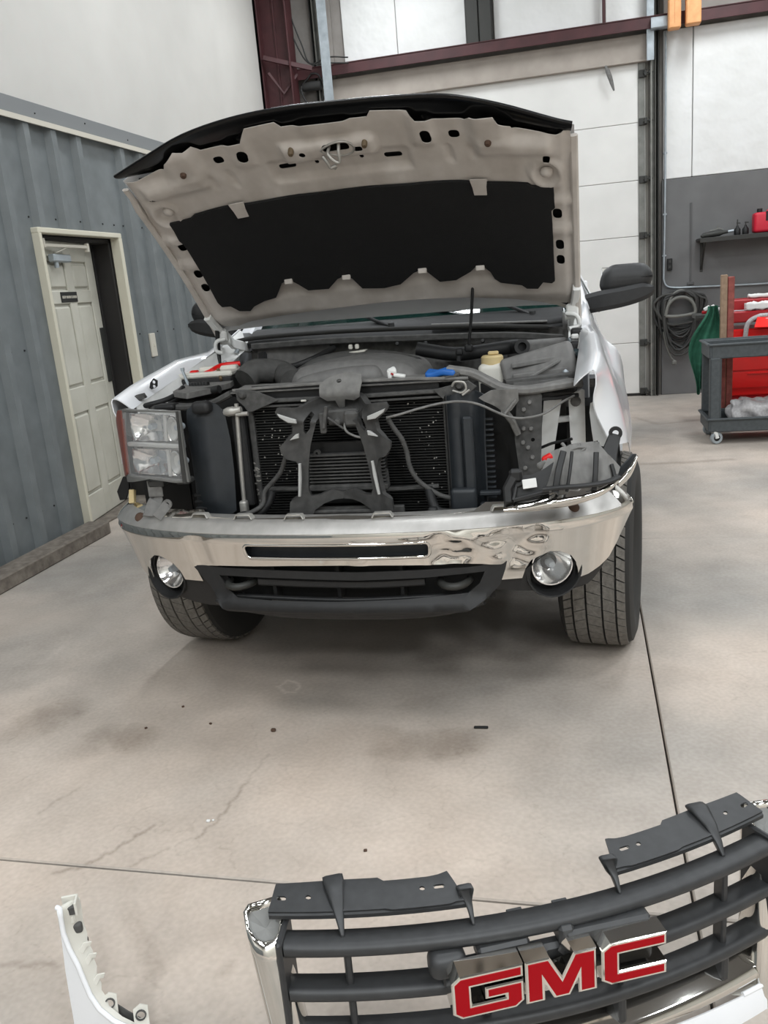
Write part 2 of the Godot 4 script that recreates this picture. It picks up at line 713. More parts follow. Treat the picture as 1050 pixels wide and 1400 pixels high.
	M.grille_black = mottled(Color(0.155, 0.158, 0.162), Color(0.20, 0.203, 0.207), 0.48, 0.0, 4.0, 0.03)
	M.paper = plain(Color(0.85, 0.85, 0.84), 0.8)
	M.cart = mottled(Color(0.235, 0.255, 0.265), Color(0.29, 0.31, 0.32), 0.6, 0.0, 3.0, 0.03)
	M.green = mottled(Color(0.13, 0.33, 0.25), Color(0.20, 0.43, 0.34), 0.9, 0.0, 3.0, 0.02)
	M.red_wood = mottled(Color(0.47, 0.22, 0.20), Color(0.60, 0.32, 0.28), 0.7, 0.0, 3.0, 0.02)
	M.tan_wood = mottled(Color(0.52, 0.43, 0.35), Color(0.62, 0.52, 0.43), 0.7, 0.0, 3.0, 0.02)
	M.chest_red = plain(Color(0.85, 0.07, 0.06), 0.3)
	M.cable = plain(Color(0.16, 0.16, 0.155), 0.6)
	M.cable_light = plain(Color(0.42, 0.42, 0.40), 0.6)
	M.cable_mid = plain(Color(0.24, 0.24, 0.23), 0.6)
	M.bag_grey = mottled(Color(0.55, 0.54, 0.54), Color(0.75, 0.74, 0.74), 0.3, 0.0, 5.0, 0.03)
	M.galv_dull = plain(Color(0.45, 0.45, 0.44), 0.5, 0.3)
	M.grey_wall_dark = plain(Color(0.33, 0.33, 0.33), 0.7)
	M.bag = plain(Color(0.75, 0.74, 0.75, 0.55), 0.2)
	M.bag.transparency = BaseMaterial3D.TRANSPARENCY_ALPHA


func concrete() -> StandardMaterial3D:
	var n := 1536
	var span := 8.0
	var big := noise(0.0022, 5)
	big.domain_warp_enabled = true
	big.domain_warp_amplitude = 60.0
	big.domain_warp_frequency = 0.004
	var a := big.get_seamless_image(n, n).get_data()
	var b := noise(0.02, 5).get_seamless_image(n, n).get_data()
	var streak := noise(0.012, 4, FastNoiseLite.TYPE_PERLIN).get_seamless_image(n, n).get_data()
	var fine := noise(0.25, 3).get_seamless_image(n, n).get_data()
	var buf := PackedByteArray()
	buf.resize(n * n * 3)
	var marks := PackedFloat32Array()
	marks.resize(n * n)
	for i in n * n:
		var v: float = (a[i] - 128) * 0.17 + (b[i] - 128) * 0.065 + (fine[i] - 128) * 0.07
		var s: float = absf(streak[i] - 128.0)
		if s < 1.6 and a[i] > 150:
			v -= (1.6 - s) * 6.0
		var w: float = (a[i] - 128) * 0.045
		buf[i * 3] = int(clampf(173.0 + v + w, 0, 255))
		buf[i * 3 + 1] = int(clampf(163.0 + v, 0, 255))
		buf[i * 3 + 2] = int(clampf(153.0 + v - w * 0.7, 0, 255))
	# cracks, scrapes and stains of this floor, each at its own place: points, half width, how dark
	for c in [[P2([-1.4873, -1.7632, -1.431, -1.7853, -1.4034, -1.8169, -1.3696, -1.8595, -1.3452, -1.909, -1.3256, -1.9525, -1.2891, -1.9989]), .006, -26.0], [P2([-1.1357, -1.9554, -1.1161, -2.017, -1.1058, -2.0764, -1.0995, -2.1615, -1.0964, -2.2348]), .004, -24.0], [P2([-1.0964, -2.2348, -1.0913, -2.321, -1.0814, -2.422]), .004, -14.0],
			[P2([-1.2744, -1.8157, -1.2486, -1.8535, -1.1906, -1.899]), .004, -16.0], [P2([-1.7125, -2.0228, -1.6866, -2.1048, -1.6523, -2.1578]), .006, -14.0], [P2([-1.4215, -1.4334, -1.3651, -1.4409, -1.2689, -1.4491]), .008, -16.0], [P2([-0.7167, -2.8134, -0.617, -2.89, -0.454, -2.9478, -0.2902, -3.0186]), .02, 8.0],
			[P2([-2.4224, -3.0873, -2.4276, -3.1811, -2.4313, -3.2461]), .03, 9.0], [P2([-1.2253, -2.9166, -1.1934, -2.9702, -1.1373, -2.9343, -1.1321, -2.8716, -1.1753, -2.8629, -1.2253, -2.9166]), .006, 22.0], [P2([-0.7273, -3.1628, -0.4926, -3.2584, -0.2452, -3.2188]), .05, -9.0], [P2([-1.7822, -2.4134, -1.7399, -2.4938, -1.6106, -2.4778]), .10, -8.0],
			[P2([-2.1443, -2.49, -2.0767, -2.5785, -2.038, -2.6687]), .12, -10.0], [P2([0.409, -6.8004, 0.7959, -6.8174, 1.1267, -6.8692]), .05, -14.0], [P2([0.5119, -9.0742, 0.7248, -8.5729, 1.1496, -8.7109]), .04, -10.0], [P2([-0.7653, -2.5436, -0.601, -2.5083, -0.4043, -2.5477]), .10, -5.0], [P2([-1.2081, -1.6569, -1.0839, -1.544, -1.011, -1.461]), .03, -8.0], [P2([-0.8604, -1.4812, -0.8384, -1.5176]), .012, -12.0]]:
		var line: PackedVector2Array = c[0]
		for k in line.size() - 1:
			var d := line[k].distance_to(line[k + 1])
			var rr: int = int(ceil(c[1] / span * n)) + 1
			for q in int(d / (span / n) * 1.2) + 1:
				var at := line[k].lerp(line[k + 1], q / (d / (span / n) * 1.2 + 1.0)) + Vector2(.004 * sin(q * .37), .004 * cos(q * .23))
				var cx := int(fposmod(at.x / span, 1.0) * n)
				var cy := int(fposmod(at.y / span, 1.0) * n)
				for dx in range(-rr, rr + 1):
					for dy in range(-rr, rr + 1):
						var w: float = 1.0 - Vector2(dx, dy).length() * span / n / (c[1] + span / n)
						if w > 0.0:
							var o := (posmod(cy + dy, n) * n + posmod(cx + dx, n))
							if marks[o] < w:
								for ch in 3:
									buf[o * 3 + ch] = int(clampf(buf[o * 3 + ch] + c[2] * (w - marks[o]), 0, 255))
								marks[o] = w
	var im := Image.create_from_data(n, n, false, Image.FORMAT_RGB8, buf)
	var m := plain(Color.WHITE, 0.62)
	m.albedo_texture = ImageTexture.create_from_image(im)
	m.uv1_triplanar = true
	m.uv1_world_triplanar = true
	m.uv1_scale = Vector3.ONE / span
	m.roughness_texture = ntex(noise(0.01, 4), Color(0.55, 0.55, 0.55), Color(0.85, 0.85, 0.85))
	m.roughness = 0.9
	return m


func build_floor():
	var f := struct("floor", "pale brown concrete workshop floor cut into large slabs by saw joints", "floor")
	var base := mb()
	base.box(Vector3(2.75, -0.17, -2.3), Vector3(13.0, 0.3, 17.2))
	obj("joint_bed", base, M.joint, f)
	var xs := [-3.75, 0.24, 3.9, 9.2]
	var zs := [-10.9, -7.88, -4.84, -1.797, 1.25, 6.2]
	for i in 3:
		for j in 5:
			var b := mb()
			var lo := Vector2(xs[i] + 0.0035, zs[j] + 0.0035)
			var hi := Vector2(xs[i + 1] - 0.0035, zs[j + 1] - 0.0035)
			var c := (lo + hi) / 2.0
			b.box(Vector3(c.x, -0.03, c.y), Vector3(hi.x - lo.x, 0.06, hi.y - lo.y), 0.004)
			obj("slab", b, M.concrete, f)


func ribbed(z0: float, z1: float, y0: float, y1: float, b: MB):
	# one strip of ribbed sheet on the left wall; ribs every 0.305 m stand out of the wall
	var line := PackedVector2Array()
	var zz := z0
	line.append(Vector2(z0, 0))
	var k0 := int(floor((-5.27 - z1) / 0.305)) - 1
	var k1 := int(ceil((-5.27 - z0) / 0.305)) + 1
	for k in range(k1, k0, -1):
		var zc := -5.27 - 0.305 * k
		if zc - 0.052 < z0 or zc + 0.052 > z1:
			continue
		line.append_array([Vector2(zc - 0.05, 0), Vector2(zc - 0.03, 0.046), Vector2(zc + 0.03, 0.046), Vector2(zc + 0.05, 0)])
	line.append(Vector2(z1, 0))
	zz = z1
	var back := PackedVector2Array([Vector2(z1, -0.012), Vector2(z0, -0.012)])
	var poly := PackedVector2Array()
	poly.append_array(line)
	poly.append_array(back)
	# plan (z, out of the wall), pushed up
	b.prism(poly, Transform3D(Basis(Vector3(0, 0, 1), Vector3(1, 0, 0), Vector3(0, 1, 0)), Vector3(RX, y0, 0)), y1 - y0)


func build_walls():
	var wl := struct("wall_left", "left wall with grey ribbed metal sheets below and a smooth white upper wall", "wall")
	var b := mb()
	b.box(Vector3(RX - 0.22, 1.4, -0.02 - 0.0), Vector3(0.2, 2.8, 10.4))         # behind the sheets, before the door
	b.box(Vector3(RX - 0.22, 1.4, -8.55), Vector3(0.2, 2.8, 4.66))
	b.box(Vector3(RX - 0.22, 2.45, -5.72), Vector3(0.2, 0.72, 1.02))
	obj("stud_wall", b, M.blind_wall, wl)
	b = mb()
	b.box(Vector3(RX - 0.11, 4.19, -1.95), Vector3(0.2, 2.72, 16.3))
	obj("upper_wall", b, M.white_wall, wl)
	b = mb()
	b.box(Vector3(RX - 0.3, 4.19, -10.4), Vector3(0.1, 2.72, 0.8))
	obj("corner_board", b, M.insul_grey, wl)
	# sheets about 0.915 m wide, cut round the door
	var z := -10.55
	while z < 6.0:
		var z1 := minf(z + 0.915, 6.1)
		var y0 := 0.015
		b = mb()
		if z < -5.215 and z1 > -6.225:
			if z < -6.23:
				ribbed(z, -6.225, y0, 2.76, b)
			ribbed(maxf(z, -6.225), minf(z1, -5.215), 2.095, 2.76, b)
			if z1 > -5.21:
				ribbed(-5.215, z1, y0, 2.76, b)
		else:
			ribbed(z, z1, y0, 2.76, b)
		obj("ribbed_sheet", b, M.rib_metal, wl)
		z += 0.915
	b = mb()
	b.box(Vector3(RX + 0.012, 2.83, -2.2), Vector3(0.03, 0.115, 16.6), 0.003)
	obj("flashing", b, M.flashing, wl)
	b = mb()
	b.box(Vector3(RX + 0.030, 2.765, -2.2), Vector3(0.062, 0.02, 16.6), 0.004)
	b.box(Vector3(RX + 0.060, 2.757, -2.2), Vector3(0.006, 0.034, 16.6))
	obj("trim_strip", b, M.white_trim, wl)
	b = mb()
	for k in 44:
		var zc := -5.27 + 0.1525 - 0.305 * (k - 28)
		for y in [0.28, 1.32, 2.16]:
			if y < 2.1 and zc < -5.1 and zc > -6.3:
				continue
			for dz in [-0.07, 0.07]:
				b.lathe([Vector2(0, 0.006), Vector2(0.005, 0.006), Vector2(0.0075, 0.0)], Transform3D(Basis(Vector3(0, 0, 1), Vector3(1, 0, 0), Vector3(0, 1, 0)), Vector3(RX + 0.0005, y, zc + dz)), 6)
		if k % 2:
			b.lathe([Vector2(0, 0.006), Vector2(0.004, 0.006), Vector2(0.006, 0.0)], Transform3D(Basis(Vector3(0, 0, 1), Vector3(1, 0, 0), Vector3(0, 1, 0)), Vector3(RX + 0.027, 2.835 + 0.015 * (k % 4 - 2), zc)), 6)
	stuff(obj("sheet_screw", b, M.screw, wl))
	# back wall
	var wb := struct("wall_back", "back wall with white insulation sheets, dark red steel girts and a grey painted lower wall", "wall")
	b = mb()
	b.box(Vector3(-3.25, 2.75, BZ - 0.12), Vector3(0.72, 5.6, 0.2))
	b.box(Vector3(5.0, 2.75, BZ - 0.12), Vector3(8.42, 5.6, 0.2))
	b.box(Vector3(-1.06, 4.65, BZ - 0.12), Vector3(3.72, 1.9, 0.2))
	obj("outer_sheet", b, M.insul_grey, wb)
	var panel := func(x0, x1, y0, y1, d, m):
		var c := mb()
		c.box(Vector3((x0 + x1) / 2, (y0 + y1) / 2, BZ + d / 2 - 0.01), Vector3(x1 - x0 - 0.006, y1 - y0 - 0.004, d + 0.02), 0.006)
		obj("insulation_sheet", c, m, wb)
	for x in [[-2.62, -1.98], [-1.98, -1.18], [-0.87, 0.32], [0.34, 0.82], [0.94, 1.25], [1.95, 3.2], [3.2, 4.8], [4.8, 8.9]]:
		panel.call(x[0], x[1], 4.06, 5.5, 0.04, M.insul)
	panel.call(1.25, 1.95, 4.06, 5.5, 0.03, M.insul_grey)
	panel.call(-3.5, -2.75, 0.0, 5.5, 0.02, M.insul_grey)
	for x in [[0.94, 1.249], [1.251, 2.55], [2.55, 3.85], [3.85, 6.0], [6.0, 8.9]]:
		panel.call(x[0], x[1], 2.424, 3.94, 0.04, M.insul)
	b = mb()
	for x in [[0.93, 3.37], [3.375, 5.81], [5.815, 8.9]]:
		b.box(Vector3((x[0] + x[1]) / 2, 1.21, BZ + 0.025), Vector3(x[1] - x[0], 2.42, 0.05), 0.004)
	obj("grey_board", b, M.grey_wall, wb)
	b = mb()
	b.box(Vector3(-1.0, 3.80, BZ + 0.03), Vector3(3.6, 0.27, 0.06), 0.006)
	b.box(Vector3(-1.0, 3.665, BZ + 0.05), Vector3(3.6, 0.018, 0.09), 0.003)
	obj("header_board", b, M.header, wb)
	# steel
	b = mb()
	b.bar([Vector3(-3.3, 4.0, BZ + 0.13), Vector3(8.9, 4.0, BZ + 0.13)], 0.13, 0.012, Vector3.UP, 0.003)
	b.bar([Vector3(-3.3, 4.055, BZ + 0.195), Vector3(8.9, 4.055, BZ + 0.195)], 0.008, 0.012, Vector3.UP, 0.001)
	b.box(Vector3(2.8, 4.0, BZ + 0.19), Vector3(12.2, 0.115, 0.012), 0.003)
	obj("girt", b, M.maroon, wb)
	b = mb()
	b.box(Vector3(2.8, 4.058, BZ + 0.12), Vector3(12.2, 0.010, 0.17), 0.002)
	obj("girt_flange", b, M.maroon, wb)
	b = mb()
	b.box(Vector3(-3.33, 2.75, -10.27), Vector3(0.34, 5.5, 0.014), 0.003)
	b.box(Vector3(-3.50, 2.75, -10.27), Vector3(0.016, 5.5, 0.24), 0.003)
	b.box(Vector3(-3.16, 2.75, -10.27), Vector3(0.016, 5.5, 0.24), 0.003)
	b.box(Vector3(-3.335, 2.75, -10.255), Vector3(0.022, 5.5, 0.02), 0.003)
	obj("steel_column", b, M.maroon, wb)
	b = mb()
	b.bar([Vector3(-3.46, 4.16, -10.12), Vector3(-3.12, 4.06, -10.2), Vector3(-2.95, 4.02, -10.3)], 0.035, 0.05, Vector3.UP, 0.003)
	b.bar([Vector3(-3.42, 4.0, -10.13), Vector3(-3.28, 3.78, -10.2), Vector3(-3.12, 3.98, -10.28)], 0.012, 0.03, Vector3.UP, 0.002)
	obj("brace", b, M.maroon, wb)
	b = mb()
	b.box(Vector3(0.322, 4.7, BZ + 0.12), Vector3(0.035, 1.3, 0.06), 0.004)
	b.box(Vector3(1.98, 4.7, BZ + 0.12), Vector3(0.035, 1.3, 0.06), 0.004)
	obj("girt_post", b, M.maroon, wb)
	b = mb()
	b.box(Vector3(-1.10, 4.78, BZ + 0.11), Vector3(0.135, 1.46, 0.10), 0.006)
	b.box(Vector3(-0.955, 4.78, BZ + 0.11), Vector3(0.135, 1.46, 0.10), 0.006)
	b.box(Vector3(-1.028, 4.78, BZ + 0.08), Vector3(0.30, 1.46, 0.05), 0.003)
	obj("grey_post", b, M.dark_steel, wb)
	for k in 2:   # cables tangled behind the column
		b = mb()
		var o := k * 0.06
		b.tube(curve([Vector3(-3.27 + o, 5.3, -10.4), Vector3(-3.24 + o, 4.7, -10.38), Vector3(-3.12 + o, 4.3, -10.36), Vector3(-2.97, 4.08, -10.33), Vector3(-2.75, 4.12 - o, -10.34), Vector3(-2.52, 4.09 - o, -10.35)]), 0.008, 6)
		obj("wall_cable", b, M.cable, wb)
	b = mb()
	b.tube(curve([Vector3(-3.0, 3.98, -10.4), Vector3(-3.12, 3.84, -10.38), Vector3(-3.05, 3.66, -10.38), Vector3(-2.92, 3.62, -10.38), Vector3(-2.84, 3.78, -10.38), Vector3(-2.9, 3.96, -10.39), Vector3(-3.0, 3.99, -10.4)]), 0.010, 6)
	b.rbox(Vector3(-3.0, 3.86, -10.42), Vector3(0.26, 0.1, 0.1), 0.04)
	obj("wall_cable", b, M.cable, wb)
	# the rest of the room, out of the picture
	var wr := struct("wall_right", "right workshop wall of grey metal sheet, outside the picture", "wall")
	b = mb()
	b.box(Vector3(9.1, 2.75, -2.3), Vector3(0.2, 5.6, 17.0))
	obj("wall_sheet", b, M.blind_wall, wr)
	var wf := struct("wall_front", "workshop wall behind the camera, outside the picture", "wall")
	b = mb()
	b.box(Vector3(2.75, 2.75, 6.1), Vector3(12.9, 5.6, 0.2))
	obj("wall_sheet", b, M.blind_wall, wf)
	var ce := struct("ceiling", "white insulated ceiling, outside the picture", "ceiling")
	b = mb()
	b.box(Vector3(2.75, 5.6, -2.3), Vector3(13.0, 0.2, 17.2))
	obj("roof_sheet", b, M.roof, ce)


func build_side_door():
	var d := struct("door_1", "white six-panel side door standing slightly ajar in a cream frame", "door")
	var b := mb()
	var z0 := -5.185   # near edge of the frame
	var z1 := -6.26
	b.box(Vector3(RX + 0.015, 1.03, z0 - 0.02), Vector3(0.08, 2.06, 0.035), 0.005)
	b.box(Vector3(RX + 0.048, 1.03, z0 - 0.010), Vector3(0.02, 2.06, 0.016), 0.004)
	b.box(Vector3(RX + 0.015, 1.03, z1 + 0.02), Vector3(0.08, 2.06, 0.045), 0.005)
	b.box(Vector3(RX + 0.015, 2.075, (z0 + z1) / 2), Vector3(0.08, 0.036, z0 - z1), 0.005)
	obj("door_frame", b, M.cream, d)
	b = mb()
	b.box(Vector3(RX - 0.14, 1.025, z1 + 0.05), Vector3(0.22, 2.05, 0.03), 0.004)
	b.box(Vector3(RX - 0.14, 1.025, z0 - 0.055), Vector3(0.22, 2.05, 0.01), 0.003)
	b.box(Vector3(RX - 0.14, 2.04, (z0 + z1) / 2), Vector3(0.22, 0.03, z0 - z1 - 0.08), 0.004)
	b.box(Vector3(RX - 0.19, 1.02, z1 + 0.075), Vector3(0.05, 2.03, 0.03), 0.004)
	obj("door_jamb", b, M.jamb, d)
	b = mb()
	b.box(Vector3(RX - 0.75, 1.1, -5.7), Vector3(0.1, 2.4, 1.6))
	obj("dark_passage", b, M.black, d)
	b = mb()
	b.box(Vector3(RX - 0.1, 0.008, (z0 + z1) / 2), Vector3(0.3, 0.016, z0 - z1 - 0.1), 0.003)
	obj("threshold", b, M.lumber, d)
	# the leaf, hinged on the near side and swung 8 degrees inwards; its own x runs from hinge to latch edge, z faces the room
	var leaf := mb()
	var th := deg_to_rad(8.4)
	var xf := Transform3D(Basis(Vector3(-sin(th), 0, -cos(th)), Vector3.UP, Vector3(cos(th), 0, -sin(th))), Vector3(RX - 0.03, 0.02, z0 - 0.06))
	var w := 0.915
	var h := 2.01
	var rows := [[0.20, 0.80], [0.985, 1.575], [1.67, 1.87]]
	var cols := [[0.13, 0.40], [0.515, 0.785]]
	leaf.box(xf * Vector3(w / 2, h / 2, -0.034), Vector3(w, h, 0.03), 0.003, xf.basis)
	# stiles and rails stand 9 mm proud of the panels
	for s in [[0.0, 0.13], [0.40, 0.515], [0.785, w]]:
		leaf.box(xf * Vector3((s[0] + s[1]) / 2, h / 2, -0.010), Vector3(s[1] - s[0], h, 0.020), 0.006, xf.basis)
	for c in cols:
		for r in [[0.0, 0.20], [0.80, 0.985], [1.575, 1.67], [1.87, h]]:
			leaf.box(xf * Vector3((c[0] + c[1]) / 2, (r[0] + r[1]) / 2, -0.010), Vector3(c[1] - c[0] + 0.004, r[1] - r[0], 0.0196), 0.006, xf.basis)
	obj("door_leaf", leaf, M.door_white, d)
	for c in cols:
		for r in rows:
			b = mb()
			b.box(xf * Vector3((c[0] + c[1]) / 2, (r[0] + r[1]) / 2, -0.013), Vector3(c[1] - c[0] - 0.035, r[1] - r[0] - 0.035, 0.024), 0.018, xf.basis)
			obj("door_panel", b, M.door_white, d)
	# sign, latch plate, closer
	b = mb()
	b.box(xf * Vector3(0.385, 1.622, 0.003), Vector3(0.265, 0.072, 0.005), 0.001, xf.basis)
	var sign := obj("sign_plate", b, M.black, d)
	sign.set_meta("label", "small black sign with pale lettering")
	text("KEEP DOOR CLOSED", 0.034, 0.004, xf * Transform3D(Basis(), Vector3(0.385, 1.622, 0.0055)), M.white_trim, sign, 0.235)
	b = mb()
	b.box(xf * Vector3(w - 0.045, 1.17, 0.004), Vector3(0.075, 0.42, 0.008), 0.002, xf.basis)
	obj("latch_guard", b, M.dark_steel, d)
	b = mb()
	b.box(xf * Vector3(0.27, 1.885, 0.035), Vector3(0.27, 0.052, 0.05), 0.008, xf.basis)
	b.lathe([Vector2(0, -0.03), Vector2(0.016, -0.03), Vector2(0.016, 0.02), Vector2(0, 0.02)], Transform3D(xf.basis, xf * Vector3(0.2, 1.85, 0.035)), 12)
	obj("door_closer", b, M.galv, d)
	b = mb()
	b.bar([Vector3(RX - 0.0, 1.985, z0 - 0.10), Vector3(RX - 0.0, 1.985, z0 - 0.64)], 0.02, 0.022, Vector3.UP, 0.003)
	b.box(Vector3(RX, 2.0, z0 - 0.11), Vector3(0.03, 0.06, 0.02), 0.003)
	b.box(Vector3(RX, 1.98, z0 - 0.645), Vector3(0.03, 0.06, 0.02), 0.003)
	b.bar([xf * Vector3(0.2, 1.92, 0.04), Vector3(RX - 0.0, 1.97, z0 - 0.36)], 0.02, 0.006, Vector3.UP, 0.001)
	obj("closer_arm", b, M.white_trim, d)
	# switch plate beside the door
	b = mb()
	b.box(Vector3(RX + 0.056, 1.22, -6.50), Vector3(0.018, 0.19, 0.085), 0.004)
	b.box(Vector3(RX + 0.068, 1.22, -6.50), Vector3(0.012, 0.03, 0.012), 0.003)
	tag(obj("switch_plate", b, M.white_trim), "small cream switch plate on the grey ribbed wall beside the side door", "switch")
	b = mb()
	b.box(Vector3(RX + 0.145, 0.045, -2.75), Vector3(0.17, 0.09, 4.8), 0.008)
	tag(obj("lumber_board", b, M.lumber), "weathered grey lumber board lying on the floor along the ribbed wall", "board")


func text(s: String, size: float, depth: float, xf: Transform3D, m: Material, parent: Node, wide := 0.0):
	var t := TextMesh.new()
	t.text = s
	var f := SystemFont.new()
	f.font_names = PackedStringArray(["Droid Sans"])
	f.font_weight = 700
	t.font = f
	t.font_size = 32
	t.pixel_size = size / 24.0
	t.depth = depth
	t.curve_step = 2.0
	var k := 1.0
	if wide > 0.0:
		k = wide / maxf(0.001, t.get_aabb().size.x)
	var o := inst("lettering", t, m, parent)
	o.transform = xf * Transform3D(Basis.from_scale(Vector3(k, k, 1.0)), Vector3.ZERO)


func build_garage_door():
	var d := struct("door_2", "wide white overhead garage door of smooth horizontal panels", "door")
	for k in 6:
		var b := mb()
		var y0 := 0.03 + 0.605 * k
		b.box(Vector3(-1.065, y0 + 0.3015, BZ + 0.0), Vector3(3.64, 0.600, 0.045), 0.004)
		obj("door_panel", b, M.garage, d)
	var s := mb()
	s.box(Vector3(-1.065, 0.016, BZ), Vector3(3.64, 0.03, 0.05), 0.004)
	obj("bottom_seal", s, M.rubber_dark, d)
	var back := mb()
	back.box(Vector3(-1.065, 1.85, BZ - 0.08), Vector3(3.8, 3.7, 0.06))
	obj("door_backing", back, M.blind_wall, d)
	# end stile and hinges at the right edge
	s = mb()
	s.box(Vector3(0.712, 1.85, BZ + 0.03), Vector3(0.07, 3.62, 0.016), 0.003)
	obj("end_stile", s, M.track_grey, d)
	for y in [0.06, 0.635, 1.24, 1.845, 2.45, 3.055, 3.54]:
		var b := mb()
		b.box(Vector3(0.728, y, BZ + 0.05), Vector3(0.085, 0.075, 0.02), 0.004)
		b.box(Vector3(0.755, y, BZ + 0.075), Vector3(0.03, 0.06, 0.04), 0.004)
		b.tube([Vector3(0.73, y, BZ + 0.085), Vector3(0.83, y, BZ + 0.085)], 0.008, 8)
		b.lathe([Vector2(0, -0.012), Vector2(0.026, -0.012), Vector2(0.026, 0.012), Vector2(0, 0.012)], Transform3D(Basis(Vector3(0, 1, 0), Vector3(1, 0, 0), Vector3(0, 0, -1)), Vector3(0.80, y, BZ + 0.085)), 12)
		obj("hinge", b, M.dark_steel, d)
	for x in [0.83, -2.92]:   # the vertical tracks on both sides
		var b := mb()
		var sx := 1.0 if x > 0 else -1.0
		var top := 5.3
		b.box(Vector3(x, top / 2, BZ + 0.05), Vector3(0.055, top, 0.006), 0.002)
		b.box(Vector3(x - 0.025, top / 2, BZ + 0.085), Vector3(0.006, top, 0.065), 0.002)
		b.box(Vector3(x + 0.025, top / 2, BZ + 0.085), Vector3(0.006, top, 0.065), 0.002)
		b.box(Vector3(x - 0.018, top / 2, BZ + 0.118), Vector3(0.018, top, 0.006), 0.002)
		obj("track", b, M.track_grey, d)
		b = mb()
		b.box(Vector3(x + 0.055 * sx, top / 2, BZ + 0.06), Vector3(0.008, top, 0.12), 0.002)
		b.box(Vector3(x + 0.03 * sx, top / 2, BZ + 0.012), Vector3(0.09, top, 0.008), 0.002)
		obj("track_angle", b, M.dark_steel, d)
	var u := mb()   # the lighter upper rails
	u.box(Vector3(0.80, 4.62, BZ + 0.17), Vector3(0.075, 1.96, 0.008), 0.002)
	u.box(Vector3(0.765, 4.62, BZ + 0.15), Vector3(0.008, 1.96, 0.06), 0.002)
	obj("upper_rail", u, M.galv, d)
	u = mb()
	u.box(Vector3(-2.76, 4.45, -10.25), Vector3(0.11, 1.9, 0.008), 0.002)
	u.box(Vector3(-2.81, 4.45, -10.28), Vector3(0.008, 1.9, 0.07), 0.002)
	obj("upper_rail", u, M.galv, d)
	u = mb()
	u.bar([Vector3(0.80, 3.98, BZ + 0.2), Vector3(1.02, 3.98, BZ + 0.2)], 0.1, 0.11, Vector3.UP, 0.01)
	obj("rail_bracket", u, M.galv, d)
	u = mb()   # a rag of torn weatherstrip hanging from the header
	u.tube(curve([Vector3(0.33, 3.66, BZ + 0.1), Vector3(0.37, 3.56, BZ + 0.11), Vector3(0.42, 3.40, BZ + 0.09)]), [0.014, 0.017, 0.02, 0.024, 0.026, 0.026, 0.026, 0.026, 0.024, 0.022, 0.018, 0.014, 0.008], 8, false, 0.4, Vector3.BACK)
	tag(obj("torn_strip", u, M.dusty_light), "short torn grey strip hanging from the header above the garage door", "strip")


func build_lamps():
	for i in LAMPS.size():
		var l = LAMPS[i]
		var t := thing("ceiling_lamp", "white strip lamp under the ceiling, outside the picture", "lamp", Vector3(l[0], 0, l[1]), 0.0, "ceiling strip lamps")
		var b := mb()
		b.box(Vector3(0, LAMP_Y - 0.0, 0), Vector3(0.6, 0.10, 1.26), 0.01)
		b.box(Vector3(0, LAMP_Y + 0.09, 0), Vector3(0.05, 0.12, 0.05))
		obj("lamp_case", b, M.lamp_case, t)
		b = mb()
		b.box(Vector3(0, LAMP_Y - 0.06, 0), Vector3(0.5, 0.02, 1.15), 0.004)
		obj("lamp_diffuser", b, M.lamp_glow, t)


# ---------- the truck; x to the photograph's right, z towards the camera, origin under the front axle ----------
const BUMPER := [Vector2(0, .985), Vector2(.15, .983), Vector2(.3, .972), Vector2(.45, .95), Vector2(.6, .913), Vector2(.72, .868), Vector2(.82, .81), Vector2(.9, .735), Vector2(.95, .65), Vector2(.978, .55), Vector2(.988, .45), Vector2(.99, .38)]
var bp_s := [0.0]
var bp_p := []


func bumper_plan(s: float) -> Vector2:
	if bp_p.is_empty():
		for i in 111:
			bp_p.append(cat(BUMPER, i / 10.0))
			if i:
				bp_s.append(bp_s[i - 1] + bp_p[i].distance_to(bp_p[i - 1]))
	var a := absf(s)
	var i := clampi(bp_s.bsearch(a) - 1, 0, 109)
	var p: Vector2 = bp_p[i].lerp(bp_p[i + 1], (a - bp_s[i]) / (bp_s[i + 1] - bp_s[i]))
	return Vector2(p.x * signf(s), p.y) if s != 0.0 else p


func on_bumper(s: float, y: float, d: float) -> Vector3:
	var a := bumper_plan(s - 0.004)
	var b := bumper_plan(s + 0.004)
	var t := (b - a).normalized()
	var n := Vector2(-t.y, t.x)
	var p := (a + b) / 2.0 + n * d
	return Vector3(p.x, y, p.y)


func bumper_depth(y: float) -> float:   # how far the chrome stands out at each height
	return table([.40, .50, .60, .66, .70, .735, .745, .755, .763, .772, .785, .80, .815, .84], [-.090, -.066, -.044, -.028, -.015, -.003, .003, -.004, .003, .000, -.013, -.030, -.050, -.085], y)


func hood_y(x: float, z: float) -> float:
	return 1.497 + 0.98 * z - 0.33 * z * z + 0.06 * (1.0 - pow(x / 0.8, 2.0))


func hood_n(x: float, z: float) -> Vector3:   # out of the engine bay side of the hood
	var e := 0.01
	return -Vector3(-(hood_y(x + e, z) - hood_y(x - e, z)) / (2 * e), 1.0, -(hood_y(x, z + e) - hood_y(x, z - e)) / (2 * e)).normalized()


func on_hood(x: float, z: float, d := 0.0) -> Vector3:
	return Vector3(x, hood_y(x, z), z) + hood_n(x, z) * d


func bump(x: float, y: float, cx: float, cy: float, hx: float, hy: float, soft: float) -> float:   # a pressed plateau with soft sides
	return smoothstep(hx + soft, hx, absf(x - cx)) * smoothstep(hy + soft, hy, absf(y - cy))


func build_truck():
	var t := thing("pickup_truck", "white pickup truck with its hood raised and grille and one headlamp removed", "truck", TC)
	truck_hood(t)
	truck_bumper(t)
	truck_front(t)
	truck_bay(t)
	truck_fenders(t)
	truck_lamp(t)
	truck_wheels(t)
	truck_cab(t)
	loose_trim()


